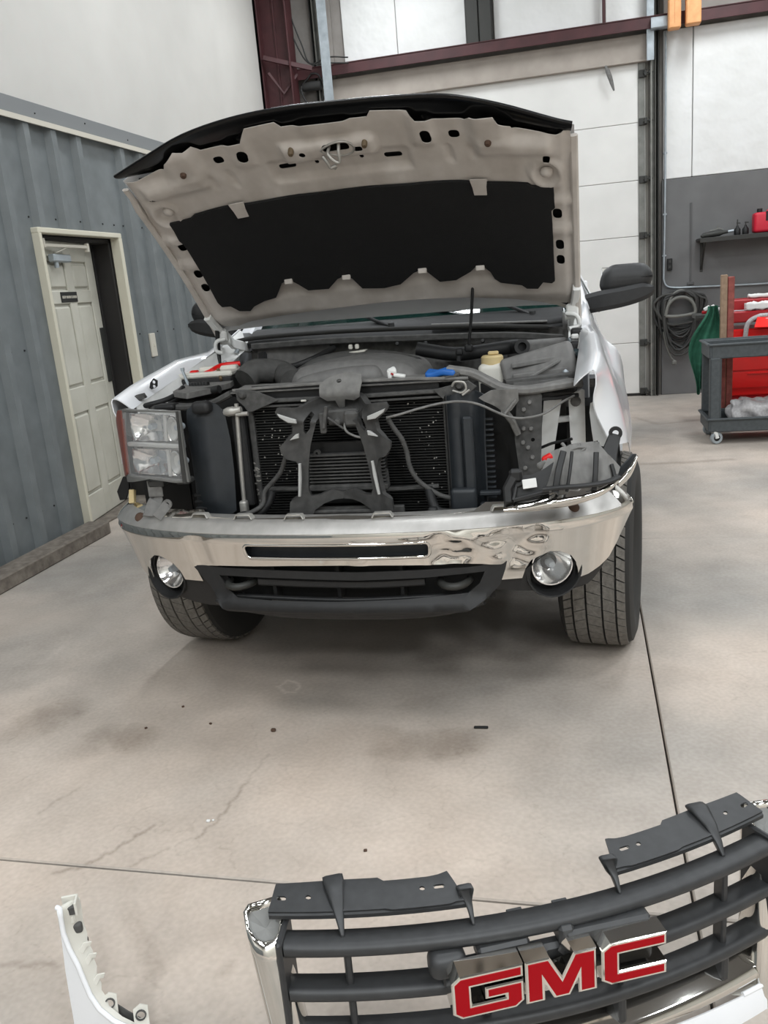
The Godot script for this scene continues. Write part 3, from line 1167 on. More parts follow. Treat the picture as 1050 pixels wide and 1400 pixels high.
func truck_hood(t: Node3D):
	var hood := Node3D.new()
	hood.name = "hood"
	t.add_child(hood, true)
	var outline := P2([-0.7536, 0.5624, -0.7167, 0.5565, -0.5904, 0.5832, -0.5731, 0.6114, -0.5236, 0.643, -0.4897, 0.636, -0.4554, 0.6392, -0.4347, 0.6135, -0.2903, 0.6149, -0.2552, 0.6607, -0.1493, 0.6652, -0.1336, 0.6432, 0.0086, 0.6385, 0.1513, 0.6386, 0.1672, 0.6604, 0.2815, 0.6505, 0.3008, 0.6136, 0.3765, 0.6077, 0.4546, 0.6061, 0.4731, 0.6225, 0.5482, 0.6284, 0.5608, 0.6025, 0.5963, 0.5764, 0.6, 0.5679, 0.7334, 0.5383, 0.7562, 0.5474, 0.7761, 0.5425, 0.7811, 0.2755, 0.7829, -0.0605, 0.7802, -0.157, 0.6996, -0.1335, 0.485, -0.1036, 0.3555, -0.0922, 0.1607, -0.0922, -0.2091, -0.0979, -0.4505, -0.1017, -0.6297, -0.1082, -0.6822, -0.1203, -0.768, -0.1023, -0.7849, -0.0595, -0.7874, 0.2541])
	var holes := [
		slot2(Vector2(-0.3953, 0.5607), .036, .030, .012), slot2(Vector2(-0.307, 0.5616), .038, .05, .017, -0.25), slot2(Vector2(0.0204, 0.5519), .094, .028, .012), circle2(Vector2(-0.1011, 0.5382), .011, .010),
		slot2(Vector2(0.0931, 0.5358), .03, .02, .008), slot2(Vector2(-0.1809, 0.4759), .062, .020, .009), slot2(Vector2(0.1922, 0.4701), .062, .020, .009), slot2(Vector2(0.3224, 0.5507), .034, .052, .015, 0.1), slot2(Vector2(0.4133, 0.5479), .036, .031, .012),
		circle2(Vector2(0.6991, 0.4508), .012, .012), circle2(Vector2(-0.7019, 0.475), .012, .012), circle2(Vector2(-0.0748, 0.4744), .008, .008, 8), circle2(Vector2(0.003, 0.4943), .008, .008, 8), circle2(Vector2(0.0841, 0.4745), .008, .008, 8),
		slot2(Vector2(-0.7159, 0.2575), .034, .034, .012), slot2(Vector2(-0.72, 0.1372), .032, .034, .012), slot2(Vector2(-0.7227, 0.0776), .032, .034, .012), slot2(Vector2(0.7246, 0.2393), .032, .038, .012), slot2(Vector2(0.7281, 0.1205), .030, .038, .012), slot2(Vector2(0.7283, 0.063), .030, .036, .012)]
	var LATCH := Vector2(-0.0093, 0.5322)
	var TRAY := Vector2(0.0064, 0.4668)
	var press := func(x: float, z: float) -> float:
		var d := 0.0
		d += 0.020 * bump(x, z, LATCH.x, LATCH.y, 0.15, 0.030, 0.018)                    # latch platform
		d -= 0.014 * bump(x, z, TRAY.x, TRAY.y, 0.235, 0.030, 0.016)                   # tray below it
		d += 0.008 * bump(x, z, 0.0, 0.66, 0.07, 0.05, 0.03)
		for s in [-1.0, 1.0]:
			d += 0.024 * bump(x, z, s * 0.527, 0.585, 0.03, 0.03, 0.06)               # bosses of the rubber stops
			var r := Vector2(x - s * 0.695, z - 0.395).length()
			d += 0.012 * smoothstep(0.014, 0.0, absf(r - 0.048)) - 0.010 * smoothstep(0.04, 0.02, r)
			d += 0.010 * bump(x, z, s * 0.31, 0.58, 0.02, 0.05, 0.03)
			d -= 0.012 * bump(x, z, s * 0.385, 0.475, 0.003, 0.024, 0.009) + 0.008 * bump(x, z, s * 0.46, 0.475, 0.003, 0.022, 0.009)
			d += 0.022 * bump(x, z, s * 0.60, 0.50, 0.10, 0.010, 0.040)
			d += 0.010 * bump(x, z, s * 0.74, 0.29, 0.05, 0.012, 0.014) + 0.010 * bump(x, z, s * 0.74, 0.18, 0.05, 0.012, 0.014)
			d -= 0.012 * bump(x, z, s * 0.775, 0.2, 0.012, 0.5, 0.015)
		d -= 0.030 * smoothstep(-0.055 - 0.05 * (1.0 - absf(x) / 0.8), -0.12 - 0.05 * (1.0 - absf(x) / 0.8), z)   # the rear edge steps back
		d -= 0.010 * bump(x, z, 0.0, 0.13, 0.66, 0.13, 0.03)                      # the bed of the pad
		return d
	var b := mb()
	b.sheet(outline, holes, 0.011, func(p: Vector2): return on_hood(p.x, p.y, press.call(p.x, p.y)), 0.003)
	obj("inner_panel", b, M.primer, hood)
	# added black backing under the skin, painting the shade behind the panel holes
	var inset := PackedVector2Array()
	for p in outline:
		inset.append(Vector2(p.x * 0.955, 0.2 + (p.y - 0.2) * 0.93))
	b = mb()
	b.sheet(inset, [], 0.06, func(p: Vector2): return on_hood(p.x, p.y, -0.030), 0.006)
	obj("shade_backing", b, M.black, hood)
	# outer skin
	b = mb()
	var skin_line := PackedVector2Array()
	for k in 13:
		var x := lerpf(-0.785, 0.785, k / 12.0)
		skin_line.append(Vector2(x, 0.535 + 0.08 * (1.0 - pow(absf(x) / 0.785, 2.2))))
	for k in 13:
		var x := lerpf(0.785, -0.785, k / 12.0)
		skin_line.append(Vector2(x, -0.20 + 0.06 * pow(absf(x) / 0.785, 2.0)))
	b.sheet(skin_line, [], 0.05, func(p: Vector2): return on_hood(p.x, p.y, -0.048 - 0.03 * (1.0 - pow(absf(p.x) / 0.785, 4.0))), 0.002, true)
	obj("outer_skin", b, M.paint, hood)
	for s in [-1.0, 1.0]:   # the folded side edges
		b = mb()
		var path := []
		for k in 17:
			var z := lerpf(-0.16, 0.52, k / 16.0)
			path.append(on_hood(s * 0.785, z, -0.022))
		var taper := []
		for k in 17:
			taper.append(0.046 if k < 15 else 0.012)
		b.bar(path, 0.026, taper, Vector3(0, 0.75, -0.66), 0.006)
		obj("folded_edge", b, M.primer, hood)
	# the insulating pad
	var pad := P2([-0.7025, 0.3663, -0.613, 0.3677, -0.5916, 0.3783, -0.4476, 0.3812, -0.3806, 0.3758, -0.1227, 0.3713, 0.1203, 0.3701, 0.4051, 0.3708, 0.5541, 0.3622, 0.6325, 0.357, 0.6441, 0.3488, 0.7173, 0.3451, 0.7185, 0.2698, 0.7053, 0.2581, 0.7066, 0.1882, 0.7046, 0.104, 0.7036, -0.0115, 0.6919, -0.0205, 0.6583, -0.0192, 0.6365, -0.0456, 0.5935, -0.0471, 0.5748, -0.0334, 0.4928, -0.0234, 0.4717, -0.0093, 0.4582, 0.0164, 0.4332, 0.0393, 0.4015, 0.0368, 0.3814, 0.0198, 0.317, -0.0135, 0.2511, -0.0172, 0.2122, 0.0193, 0.1952, 0.0346, 0.1537, 0.0223, 0.0879, -0.0204, 0.0176, -0.03, -0.0729, -0.022, -0.1018, 0.0198, -0.1274, 0.0347, -0.1614, 0.0266, -0.2131, -0.0094, -0.3004, -0.0038, -0.3325, 0.0255, -0.3606, 0.0484, -0.3958, 0.0418, -0.4474, -0.0118, -0.5035, -0.0176, -0.5569, -0.0299, -0.5814, -0.0442, -0.6278, -0.0351, -0.655, -0.0103, -0.6933, -0.0053, -0.7016, 0.0159, -0.6971, 0.2492, -0.6986, 0.2726, -0.707, 0.2947, -0.7028, 0.3365])
	b = mb()
	b.sheet(pad, [], 0.035, func(p: Vector2): return on_hood(p.x, p.y, 0.013 + 0.002 * sin(p.x * 23.0) * sin(p.y * 31.0)), 0.010)
	obj("insulating_pad", b, M.pad, hood)
	for c in [Vector2(-0.4169, 0.3616), Vector2(0.4677, 0.3519)]:   # the tabs that hold the pad
		b = mb()
		b.sheet(PackedVector2Array([c + Vector2(-.03, .03), c + Vector2(.03, .03), c + Vector2(.024, 0.0), c + Vector2(.022, -.03), c + Vector2(-.022, -.03), c + Vector2(-.024, 0.0)]), [], 0.01, func(p: Vector2): return on_hood(p.x, p.y, 0.0175 - 0.05 * maxf(0.0, p.y - c.y - 0.01)), 0.003)
		obj("pad_tab", b, M.primer, hood)
	for c in [Vector2(-0.3649, 0.046), Vector2(-0.1225, 0.0311), Vector2(0.1916, 0.0319), Vector2(0.4214, 0.0366)]:
		b = mb()
		b.box(on_hood(c.x, c.y, 0.016), Vector3(0.035, 0.022, 0.012), 0.003)
		obj("pad_clip", b, M.primer, hood)
	for c in [Vector2(-0.5296, 0.5582), Vector2(0.5227, 0.5352)]:   # rubber stops
		b = mb()
		b.lathe([Vector2(0, .024), Vector2(.008, .024), Vector2(.011, .02), Vector2(.012, -.004)], stand(on_hood(c.x, c.y, 0.012), hood_n(c.x, c.y)), 12)
		obj("rubber_stop", b, M.rust, hood)
	for c in [Vector2(-0.1316, 0.5622), Vector2(0.1226, 0.5588)]:
		b = mb()
		b.lathe([Vector2(0, .02), Vector2(.008, .02), Vector2(.010, .014), Vector2(.010, -.004)], stand(on_hood(c.x, c.y, 0.016), hood_n(c.x, c.y)), 12)
		obj("stud", b, M.copper, hood)
	for c in [Vector2(-0.6811, 0.408), Vector2(0.6959, 0.3948)]:
		b = mb()
		b.lathe([Vector2(0, .012), Vector2(.012, .011), Vector2(.02, .004), Vector2(.022, -.006)], stand(on_hood(c.x, c.y, 0.0), hood_n(c.x, c.y)), 14)
		obj("pad_boss", b, M.primer, hood)
	# the latch striker: a bent wire loop and its guide
	b = mb()
	var lp := Vector2(0.0184, 0.5461)
	var hook := []
	for q in [[-.02, .05, .0], [-.022, .05, .03], [-.004, .035, .045], [.012, .03, .045], [.016, .055, .03], [.016, .06, .0]]:
		hook.append(on_hood(lp.x + q[0], lp.y - 0.045 + q[1], 0.012 + q[2]))
	b.tube(curve(hook, 4), 0.0055, 8)
	var ring := []
	for k in 24:
		var a := TAU * k / 24.0
		var w := 0.058 * cos(a) + 0.006 * cos(2 * a)
		ring.append(on_hood(lp.x + w, lp.y + 0.024 * sin(a) + 0.008 * sin(2 * a), 0.020))
	b.tube(ring, 0.0038, 6, true)
	hook = []
	for q in [[-.05, -.02, .012], [-.035, -.03, .03], [-.03, -.045, .035], [-.012, -.045, .03], [-.02, -.055, .03]]:
		hook.append(on_hood(lp.x + q[0], lp.y + q[1], 0.012 + q[2]))
	b.tube(curve(hook, 4), 0.006, 8)
	obj("latch_striker", b, M.alu, hood)
	# bug deflector along the leading edge: a bent dark sheet, its lower lip behind the panel, its upper lip over the hood edge
	var low := P3([-0.7575, 1.9466, 0.5568, -0.6214, 1.9553, 0.5425, -0.5015, 1.9747, 0.5534, -0.3134, 1.9911, 0.5567, -0.1245, 2.0051, 0.567, 0.0349, 2.0051, 0.5648, 0.1995, 1.9997, 0.5618, 0.3636, 1.9789, 0.5421, 0.5505, 1.9582, 0.5346, 0.7318, 1.9155, 0.5019, 0.7756, 1.9228, 0.523])
	var top := P3([-0.7818, 1.9651, 0.5936, -0.6296, 2.0101, 0.6368, -0.468, 2.0518, 0.6828, -0.2862, 2.0773, 0.7071, -0.1025, 2.0864, 0.7118, 0.0633, 2.0838, 0.7056, 0.248, 2.0762, 0.7012, 0.4152, 2.061, 0.692, 0.5642, 2.0251, 0.6508, 0.7291, 1.9713, 0.5914, 0.7836, 1.9546, 0.5763])
	var lo_c := curve(low, 4)
	var to_c := curve(top, 4)
	var rings := []
	for i in lo_c.size():
		var a: Vector3 = lo_c[i]
		var c: Vector3 = to_c[i]
		var n := hood_n(a.x, a.z)
		var mid := (a + c) / 2.0 - n * 0.025
		var h := (c - a) / 2.0
		var fade := 0.85 + 0.15 * smoothstep(0.0, 4.0, minf(i, lo_c.size() - 1 - i))
		var r := PackedVector3Array()
		for k in 18:
			var g := TAU * k / 18.0
			r.append(mid + h * cos(g) + n * (0.017 * fade * sin(g) * (0.8 if sin(g) > 0 else 1.0) + 0.013 * cos(g)))
		rings.append(r)
	b = mb()
	b.loft(rings)
	obj("bug_deflector", b, M.smoke, hood)
	# hinges and prop rods
	for s in [-1.0, 1.0]:
		var hinge := mb()
		hinge.bar([V(s * .765, 1.385, -.14), V(s * .76, 1.33, -.22), V(s * .75, 1.29, -.42)], 0.02, 0.045, Vector3.UP, 0.004)
		hinge.bar([V(s * .785, 1.46, -.04), V(s * .775, 1.40, -.12), V(s * .77, 1.36, -.16)], 0.03, 0.03, Vector3.UP, 0.004)
		hinge.box(V(s * .765, 1.37, -.13), Vector3(.05, .05, .035), 0.006)
		hinge.lathe([Vector2(0, .02), Vector2(.014, .02), Vector2(.014, -.02), Vector2(0, -.02)], stand(V(s * .755, 1.345, -.15), Vector3(1, 0, 0)), 10)
		hinge.tube(curve([V(s * .74, 1.36, -.1), V(s * .78, 1.35, -.09), V(s * .79, 1.31, -.1), V(s * .75, 1.30, -.08)], 4), 0.009, 6)
		obj("hinge", hinge, M.apron, hood)
	b = mb()
	b.tube([Vector3(-0.7739, 1.3985, -0.1), Vector3(-0.7876, 1.3401, -0.12), Vector3(-0.7856, 1.2444, -0.1)], 0.010, 8)
	obj("gas_strut", b, M.blackp, hood)
	b = mb()
	b.tube(curve([Vector3(0.3851, 1.5793, -0.03), Vector3(0.3639, 1.4138, -0.08), Vector3(0.3402, 1.2538, -0.1)], 4), 0.0065, 8)
	b.rbox(Vector3(0.3398, 1.2478, -0.1), Vector3(.035, .03, .03), 0.01)
	obj("gas_strut", b, M.blackp, hood)


func stand(at: Vector3, up: Vector3) -> Transform3D:   # a frame whose y axis points along up
	up = up.normalized()
	var x := up.cross(Vector3(0.3, 0.2, 0.93)).normalized()
	return Transform3D(Basis(x, up, x.cross(up)), at)


func truck_bumper(t: Node3D):
	var bumper := Node3D.new()
	bumper.name = "front_bumper"
	t.add_child(bumper, true)
	var right := P2([0.0325, 0.8206, 0.1685, 0.817, 0.3533, 0.8133, 0.4673, 0.8174, 0.5092, 0.8352, 0.5593, 0.833, 0.7471, 0.8281, 0.9116, 0.829, 1.0818, 0.8226, 1.072, 0.7546, 1.043, 0.6914, 1.0135, 0.6386, 0.9756, 0.5932, 0.9264, 0.5707, 0.8716, 0.5537, 0.8253, 0.5487, 0.8232, 0.5742, 0.8104, 0.6091, 0.7873, 0.6381, 0.7421, 0.6626, 0.7076, 0.6653, 0.6758, 0.6549, 0.6465, 0.6389, 0.6265, 0.6118, 0.6157, 0.5785, 0.5312, 0.5796, 0.5456, 0.6374, 0.435, 0.6489, 0.296, 0.6517, 0.1547, 0.6563, 0.0161, 0.658])
	var left := mirror2(right)
	left.reverse()
	var line := PackedVector2Array()
	line.append_array(right)
	line.append_array(left.slice(1, left.size() - 1))
	var dent := noise(1.0, 2)
	dent.seed = 12
	var f := func(p: Vector2) -> Vector3:
		var d := bumper_depth(p.y)
		# dents: buckled metal right of the slot, a kink at the lower edge, a fold by the left lamp
		var w := bump(p.x, p.y, 0.50, 0.70, 0.17, 0.035, 0.05)
		d += w * 0.022 * dent.get_noise_2d(p.x * 6.5, p.y * 9.0)
		d -= 0.010 * bump(p.x, p.y, 0.62, 0.70, 0.04, 0.03, 0.08)
		d += 0.006 * bump(p.x, p.y, 0.08, 0.655, 0.008, 0.01, 0.035)
		d -= 0.007 * bump(p.x, p.y, -0.50, 0.70, 0.01, 0.05, 0.05)
		d += 0.002 * sin(p.x * 9.0 + 1.0)
		return on_bumper(p.x, p.y, d)
	var b := mb()
	b.sheet(line, [slot2(Vector2(0.0, 0.710), 0.632, 0.052, 0.018)], 0.011, f, 0.004)
	obj("chrome_face", b, M.chrome, bumper)
	# rolled lip round the slot
	b = mb()
	var lip := []
	for q in slot2(Vector2(0.0, 0.710), 0.632, 0.052, 0.018):
		lip.append(q)
	var rim := []
	for i in lip.size():
		var a: Vector2 = lip[i]
		var c: Vector2 = lip[(i + 1) % lip.size()]
		var n := maxi(1, int(a.distance_to(c) / 0.03))
		for k in n:
			var p := a.lerp(c, k / float(n))
			rim.append(f.call(p) - Vector3(0, 0, 0.002))
	b.tube(rim, 0.006, 8, true)
	obj("slot_rim", b, M.chrome, bumper)
	b = mb()
	b.sheet(P2([-.40, .66, .40, .66, .40, .76, -.40, .76]), [], 0.05, func(p: Vector2): return on_bumper(p.x, p.y, -0.055), 0.01)
	obj("slot_back", b, M.navy, bumper)
	# the top ledge with its clips and cap screws
	b = mb()
	var grid := []
	for i in 41:
		var s := lerpf(-0.98, 0.98, i / 40.0)
		grid.append([on_bumper(s, 0.774, 0.002), on_bumper(s, 0.786, -0.010), on_bumper(s, 0.800, -0.026), on_bumper(s, 0.813, -0.046), on_bumper(s, 0.808, -0.12)])
	b.skin(grid, 0.004, Vector3.DOWN)
	obj("top_ledge", b, M.dull_chrome, bumper)
	for s in [-1.0, 1.0]:
		b = mb()
		var tabs := P2([.60, .0, .985, .0, .985, .055, .93, .065, .70, .05, .66, .045])
		if s < 0:
			tabs = mirror2(tabs)
		b.sheet(tabs, [], 0.02, func(p: Vector2): return on_bumper(p.x, 0.778 + p.y * 0.68, bumper_depth(0.778 + p.y * 0.68) + 0.004), 0.003)
		obj("end_flange", b, M.dull_chrome, bumper)
		b = mb()
		b.lathe([Vector2(0, .008), Vector2(.012, .007), Vector2(.018, .002), Vector2(.019, -.004)], stand(on_bumper(s * .795, .800, bumper_depth(.80) + .006), Vector3(0, .62, .78)), 14)
		obj("cap_screw", b, M.rust, bumper)
	for x in [-0.3247, -0.1353, 0.1663, 0.5583, -0.5023]:
		b = mb()
		b.bar([on_bumper(x - .036, .813, -.05), on_bumper(x - .026, .827, -.052), on_bumper(x + .026, .827, -.052), on_bumper(x + .036, .813, -.05)], 0.024, 0.005, Vector3.UP, 0.001)
		obj("ledge_clip", b, M.alu, bumper)
	# black lower fascia on both sides, lamp bezels and lamps
	for s in [-1.0, 1.0]:
		var low := P2([0.5176, 0.635, 0.5509, 0.6515, 0.6188, 0.5954, 0.7174, 0.6639, 0.8184, 0.6026, 0.8254, 0.5537, 0.9265, 0.5757, 0.9798, 0.5971, 0.9667, 0.5547, 0.9324, 0.5206, 0.9018, 0.5031, 0.8497, 0.5004, 0.7811, 0.5044, 0.7249, 0.509, 0.6159, 0.5237, 0.5315, 0.5373, 0.4638, 0.5405])
		if s < 0:   # the left end hangs lower
			low = P2([-0.8468, 0.5714, -0.7531, 0.6663, -0.5642, 0.6861, -0.4907, 0.6516, -0.4389, 0.6522, -0.4252, 0.5896, -0.3528, 0.4925, -0.4122, 0.4832, -0.4749, 0.4698, -0.5654, 0.4659, -0.6405, 0.4705, -0.7064, 0.4805, -0.7625, 0.4936, -0.8109, 0.5272])
		var c := Vector2(0.7197, 0.5823)
		c.x *= s
		b = mb()
		b.sheet(low, [circle2(c + Vector2(s * .012, 0), 0.085, 0.085, 20)], 0.02, func(p: Vector2): return on_bumper(p.x, p.y, bumper_depth(p.y) - 0.014 - 0.15 * maxf(0.0, 0.56 - p.y)), 0.004)
		obj("lower_fascia", b, M.blackp, bumper)
		var at := on_bumper(c.x, c.y, bumper_depth(c.y) - 0.022) + V(s * .016, .004 * s, 0)
		var out := (on_bumper(c.x * 0.93, c.y, 0.1) - on_bumper(c.x * 0.93, c.y, 0.0)).normalized()
		var fog := Node3D.new()
		fog.name = fresh("fog_lamp", bumper)
		bumper.add_child(fog, true)
		b = mb()
		b.lathe([Vector2(.090, -.016), Vector2(.096, -.002), Vector2(.094, .005), Vector2(.089, .004), Vector2(.082, -.03), Vector2(.074, -.055), Vector2(.0, -.058), Vector2(.0, -.066), Vector2(.09, -.06)], stand(at, out), 30, 0.0, false)
		obj("bezel", b, M.blackp, fog)
		var la := at + out * -0.015 + Vector3(0, 0.012, 0)
		b = mb()
		b.lathe([Vector2(0, -.048), Vector2(.022, -.046), Vector2(.045, -.030), Vector2(.060, -.008), Vector2(.066, .0), Vector2(.070, .0), Vector2(.071, -.01), Vector2(.048, -.04), Vector2(.0, -.055)], stand(la, out), 24)
		obj("reflector", b, M.reflector, fog)
		b = mb()
		b.lathe([Vector2(0, .018), Vector2(.02, .017), Vector2(.04, .012), Vector2(.058, .004), Vector2(.066, -.002)], stand(la, out), 24)
		obj("lens", b, M.lens, fog)
		b = mb()
		b.lathe([Vector2(0, .0), Vector2(.010, -.002), Vector2(.014, -.02), Vector2(.014, -.04)], stand(la, out), 12)
		obj("bulb_shield", b, M.galv, fog)
	# the middle valance with its opening, bars and tow hooks
	var val := P2([-0.5436, 0.6433, -0.4292, 0.6399, 0.0645, 0.6289, 0.4288, 0.6341, 0.5504, 0.6456, 0.5446, 0.6211, 0.526, 0.5692, 0.4891, 0.5317, 0.4206, 0.491, 0.3231, 0.4724, 0.1744, 0.4583, -0.0037, 0.4489, -0.1858, 0.4527, -0.3311, 0.4678, -0.4184, 0.4863, -0.4568, 0.5243, -0.4854, 0.5731])
	var hole := P2([-0.4389, 0.6106, -0.1677, 0.6068, 0.0618, 0.6007, 0.2839, 0.6049, 0.4794, 0.6165, 0.4609, 0.5768, 0.4238, 0.5467, 0.2298, 0.5337, 0.0042, 0.5281, -0.2033, 0.5276, -0.3765, 0.5326, -0.4084, 0.5568])
	b = mb()
	b.sheet(val, [hole], 0.025, func(p: Vector2): return Vector3(p.x, p.y, 0.945 - 0.17 * p.x * p.x + (0.03 * smoothstep(0.54, 0.50, p.y) - 0.10 * smoothstep(0.50, 0.44, p.y))), 0.006)
	obj("valance", b, M.blackp, bumper)
	b = mb()
	grid = []
	for i in 25:
		var x := lerpf(-0.47, 0.47, i / 24.0)
		var edge := 1.0 - pow(absf(x) / 0.47, 4.0)
		var zz := 0.93 - 0.17 * x * x
		grid.append([V(x, .52, zz), V(x, .515 - .02 * edge, zz + .018), V(x, .50 - .035 * edge, zz + .01), V(x, .48 - .045 * edge, zz - .05)])
	b.skin(grid, 0.005, Vector3.BACK * -1.0)
	obj("air_dam", b, M.plastic, bumper)
	b = mb()
	b.box(V(0, .58, .83), Vector3(1.0, .16, .01))
	for x in [-.25, -.02, .2]:
		b.box(V(x, .58, .86), Vector3(.012, .13, .06))
	obj("opening_back", b, M.black, bumper)
	b = mb()
	b.bar(curve([V(-.30, .585, .895), V(-.1, .580, .905), V(.1, .577, .905), V(.28, .583, .895)], 3), 0.03, 0.03, Vector3.UP, 0.006)
	obj("opening_bar", b, M.plastic, bumper)
	b = mb()
	b.bar(curve([V(-.42, .532, .90), V(-.1, .525, .92), V(.1, .525, .92), V(.40, .535, .90)], 3), 0.02, 0.012, Vector3.UP, 0.003)
	obj("opening_bar", b, M.plastic, bumper)
	for x in [-0.375, 0.375]:
		b = mb()
		var hook := []
		for k in 13:
			var a := PI * k / 12.0
			hook.append(V(x + cos(a) * .048, .575, .86 + sin(a) * .075))
		b.tube(hook, 0.013, 8)
		obj("tow_hook", b, M.dark_steel, bumper)


func truck_front(t: Node3D):
	# radiator, condenser, oil cooler
	var rad := Node3D.new()
	rad.name = "radiator"
	t.add_child(rad, true)
	var b := mb()
	b.box(V(-.0, .95, .585), Vector3(.80, .48, .03))
	obj("core", b, M.black, rad)
	b = mb()
	for k in 44:
		var y := .735 + .0098 * k
		b.box(V(-.01, y, .622), Vector3(.70, .0042, .018))
	stuff(obj("cooling_fins", b, M.fin, rad))
	b = mb()
	b.box(V(-.365, .95, .625), Vector3(.022, .45, .03), .004)
	obj("end_tank", b, M.dusty, rad)
	b = mb()
	b.box(V(.345, .95, .625), Vector3(.022, .45, .03), .004)
	obj("end_tank", b, M.dusty, rad)
	b = mb()   # flakes of dirt caught in the fins
	rng.seed = 5
	for k in 90:
		var x := rng.randf_range(-.34, -.19) if k < 55 else rng.randf_range(.17, .33)
		var s := rng.randf_range(.002, .006)
		b.box(V(x, rng.randf_range(.78, 1.14), .633), Vector3(s, s * .7, .003), 0.0, Basis(Vector3.BACK, rng.randf() * 3.0))
	for k in 26:
		b.box(V(-.365 + rng.randf_range(-.009, .009), rng.randf_range(.78, .95), .642), Vector3(.004, .008, .003), 0.0, Basis(Vector3.BACK, rng.randf() * 3.0))
	stuff(obj("dirt_flakes", b, M.alu, rad))
	var oil := Node3D.new()
	oil.name = "oil_cooler"
	t.add_child(oil, true)
	b = mb()
	for k in 9:
		var y := Vector3(-0.0207, 0.9734, 0.72).y - .0055 - k * .0117
		b.box(V(0.0, y, .72), Vector3(.275, .0055, .022), .0015)
	stuff(obj("cooler_tube", b, M.dusty, oil))
	b = mb()
	var yt := Vector3(-0.0199, 0.9811, 0.72).y
	var yb := Vector3(-0.0316, 0.8645, 0.72).y
	b.box(V(0.0, yt, .722), Vector3(.285, .008, .03), .002)
	b.box(V(0.0, yb, .722), Vector3(.285, .018, .03), .003)
	for x in [-.10, .105]:
		b.lathe([Vector2(.005, -.008), Vector2(.012, -.008), Vector2(.012, .008), Vector2(.005, .008)], Transform3D(Basis(Vector3(1, 0, 0), Vector3(0, 0, 1), Vector3(0, -1, 0)), V(x, yt + .008, .725)), 10, 0.0, true)
	obj("cooler_frame", b, M.dusty, oil)
	b = mb()
	b.box(V(0.0, yb - 0.01 + (yt - yb) / 2, .70), Vector3(.28, yt - yb + .1, .008))
	obj("cooler_back", b, M.black, oil)
	# the upper tie bar of the core support
	var core := Node3D.new()
	core.name = "core_support"
	t.add_child(core, true)
	b = mb()
	var bar_top := P2([-0.4671, 1.2329, -0.34, 1.2413, -0.1884, 1.2504, -0.0015, 1.2544, 0.1792, 1.2509, 0.3299, 1.2466, 0.4283, 1.2406, 0.4763, 1.2256, 0.5236, 1.201, 0.571, 1.1838, 0.6663, 1.1807, 0.7486, 1.1831, 0.7833, 1.1739, 0.7712, 1.1556, 0.6651, 1.1471, 0.5694, 1.1475, 0.5023, 1.1634, 0.4499, 1.1883, 0.3767, 1.2023, 0.2265, 1.206, 0.0464, 1.2088, -0.1931, 1.2097, -0.3448, 1.2052, -0.4439, 1.1975])
	var yb0 := Vector3(0.0061, 1.2212, 0.68).y
	b.sheet(P2([-.42, .52, .40, .52, .40, .665, -.42, .665]), [slot2(Vector2(-.21, .60), .20, .05, .024), slot2(Vector2(.20, .60), .20, .05, .024)], 0.02, func(q: Vector2): return Vector3(q.x, 1.203 + .06 * (.665 - q.y), q.y), 0.004)
	b.bar([Vector3(-0.4107, 1.2141, 0.66), Vector3(-0.3177, 1.218, 0.67), Vector3(0.0049, 1.2231, 0.675), Vector3(0.2343, 1.2197, 0.675), Vector3(0.4303, 1.2101, 0.67)], 0.006, 0.010, Vector3.UP, 0.002)
	obj("tie_bar", b, M.dusty_light, core)
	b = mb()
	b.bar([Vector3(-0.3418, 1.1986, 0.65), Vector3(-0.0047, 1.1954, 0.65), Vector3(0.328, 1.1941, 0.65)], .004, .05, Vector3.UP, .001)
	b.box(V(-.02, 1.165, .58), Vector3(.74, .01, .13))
	obj("gap_shade", b, M.black, core)  # black strip and plate stand in for the shade under the tie bar
	b = mb()
	b.bar(curve([Vector3(0.3577, 1.239, 0.63), Vector3(0.4383, 1.2219, 0.63), Vector3(0.493, 1.1919, 0.63), Vector3(0.5452, 1.1645, 0.63), Vector3(0.6166, 1.1543, 0.62), Vector3(0.7118, 1.161, 0.6), Vector3(0.7757, 1.1632, 0.55)], 4), 0.07, 0.024, Vector3.UP, 0.006)
	obj("tie_bar_end", b, M.dusty_light, core)
	b = mb()
	b.bar(curve([Vector3(-0.4204, 1.2041, 0.64), Vector3(-0.5044, 1.1717, 0.64), Vector3(-0.6027, 1.1619, 0.63), Vector3(-0.7144, 1.163, 0.6), Vector3(-0.8072, 1.1564, 0.58)], 4), 0.06, 0.022, Vector3.UP, 0.006)
	obj("tie_bar_end", b, M.dusty, core)
	b = mb()
	b.bar([Vector3(-0.3711, 1.1722, 0.655), Vector3(-0.0046, 1.1689, 0.66), Vector3(0.3646, 1.173, 0.655)], 0.03, 0.014, Vector3.UP, 0.003)
	b.bar([Vector3(-0.3479, 1.152, 0.65), Vector3(-0.0092, 1.1499, 0.65), Vector3(0.3626, 1.1527, 0.65)], 0.03, 0.008, Vector3.UP, 0.002)
	obj("radiator_tank", b, M.dusty, core)
	b = mb()
	b.box(Vector3(-0.1445, 1.1666, 0.68), Vector3(.02, .007, .006), .002)
	obj("tank_clip", b, M.bone, core)
	for side in 2:   # triangular gussets at both ends of the tank
		var g := P2([-0.3942, 1.2174, -0.3233, 1.2109, -0.2354, 1.1727, -0.3413, 1.1368, -0.3554, 1.1349, -0.3692, 1.1564, -0.3936, 1.1811])
		if side == 1:
			g = P2([0.3106, 1.1783, 0.4301, 1.2031, 0.4581, 1.1822, 0.4273, 1.1548, 0.4067, 1.1363, 0.3407, 1.1472])
		b = mb()
		b.prism(g, Transform3D(Basis(), V(0, 0, .668)), .008, .002)
		obj("gusset", b, M.dusty, core)
		b = mb()
		var c := Vector3(-0.3685, 1.199, 0.68) if side == 0 else Vector3(0.4011, 1.1889, 0.68)
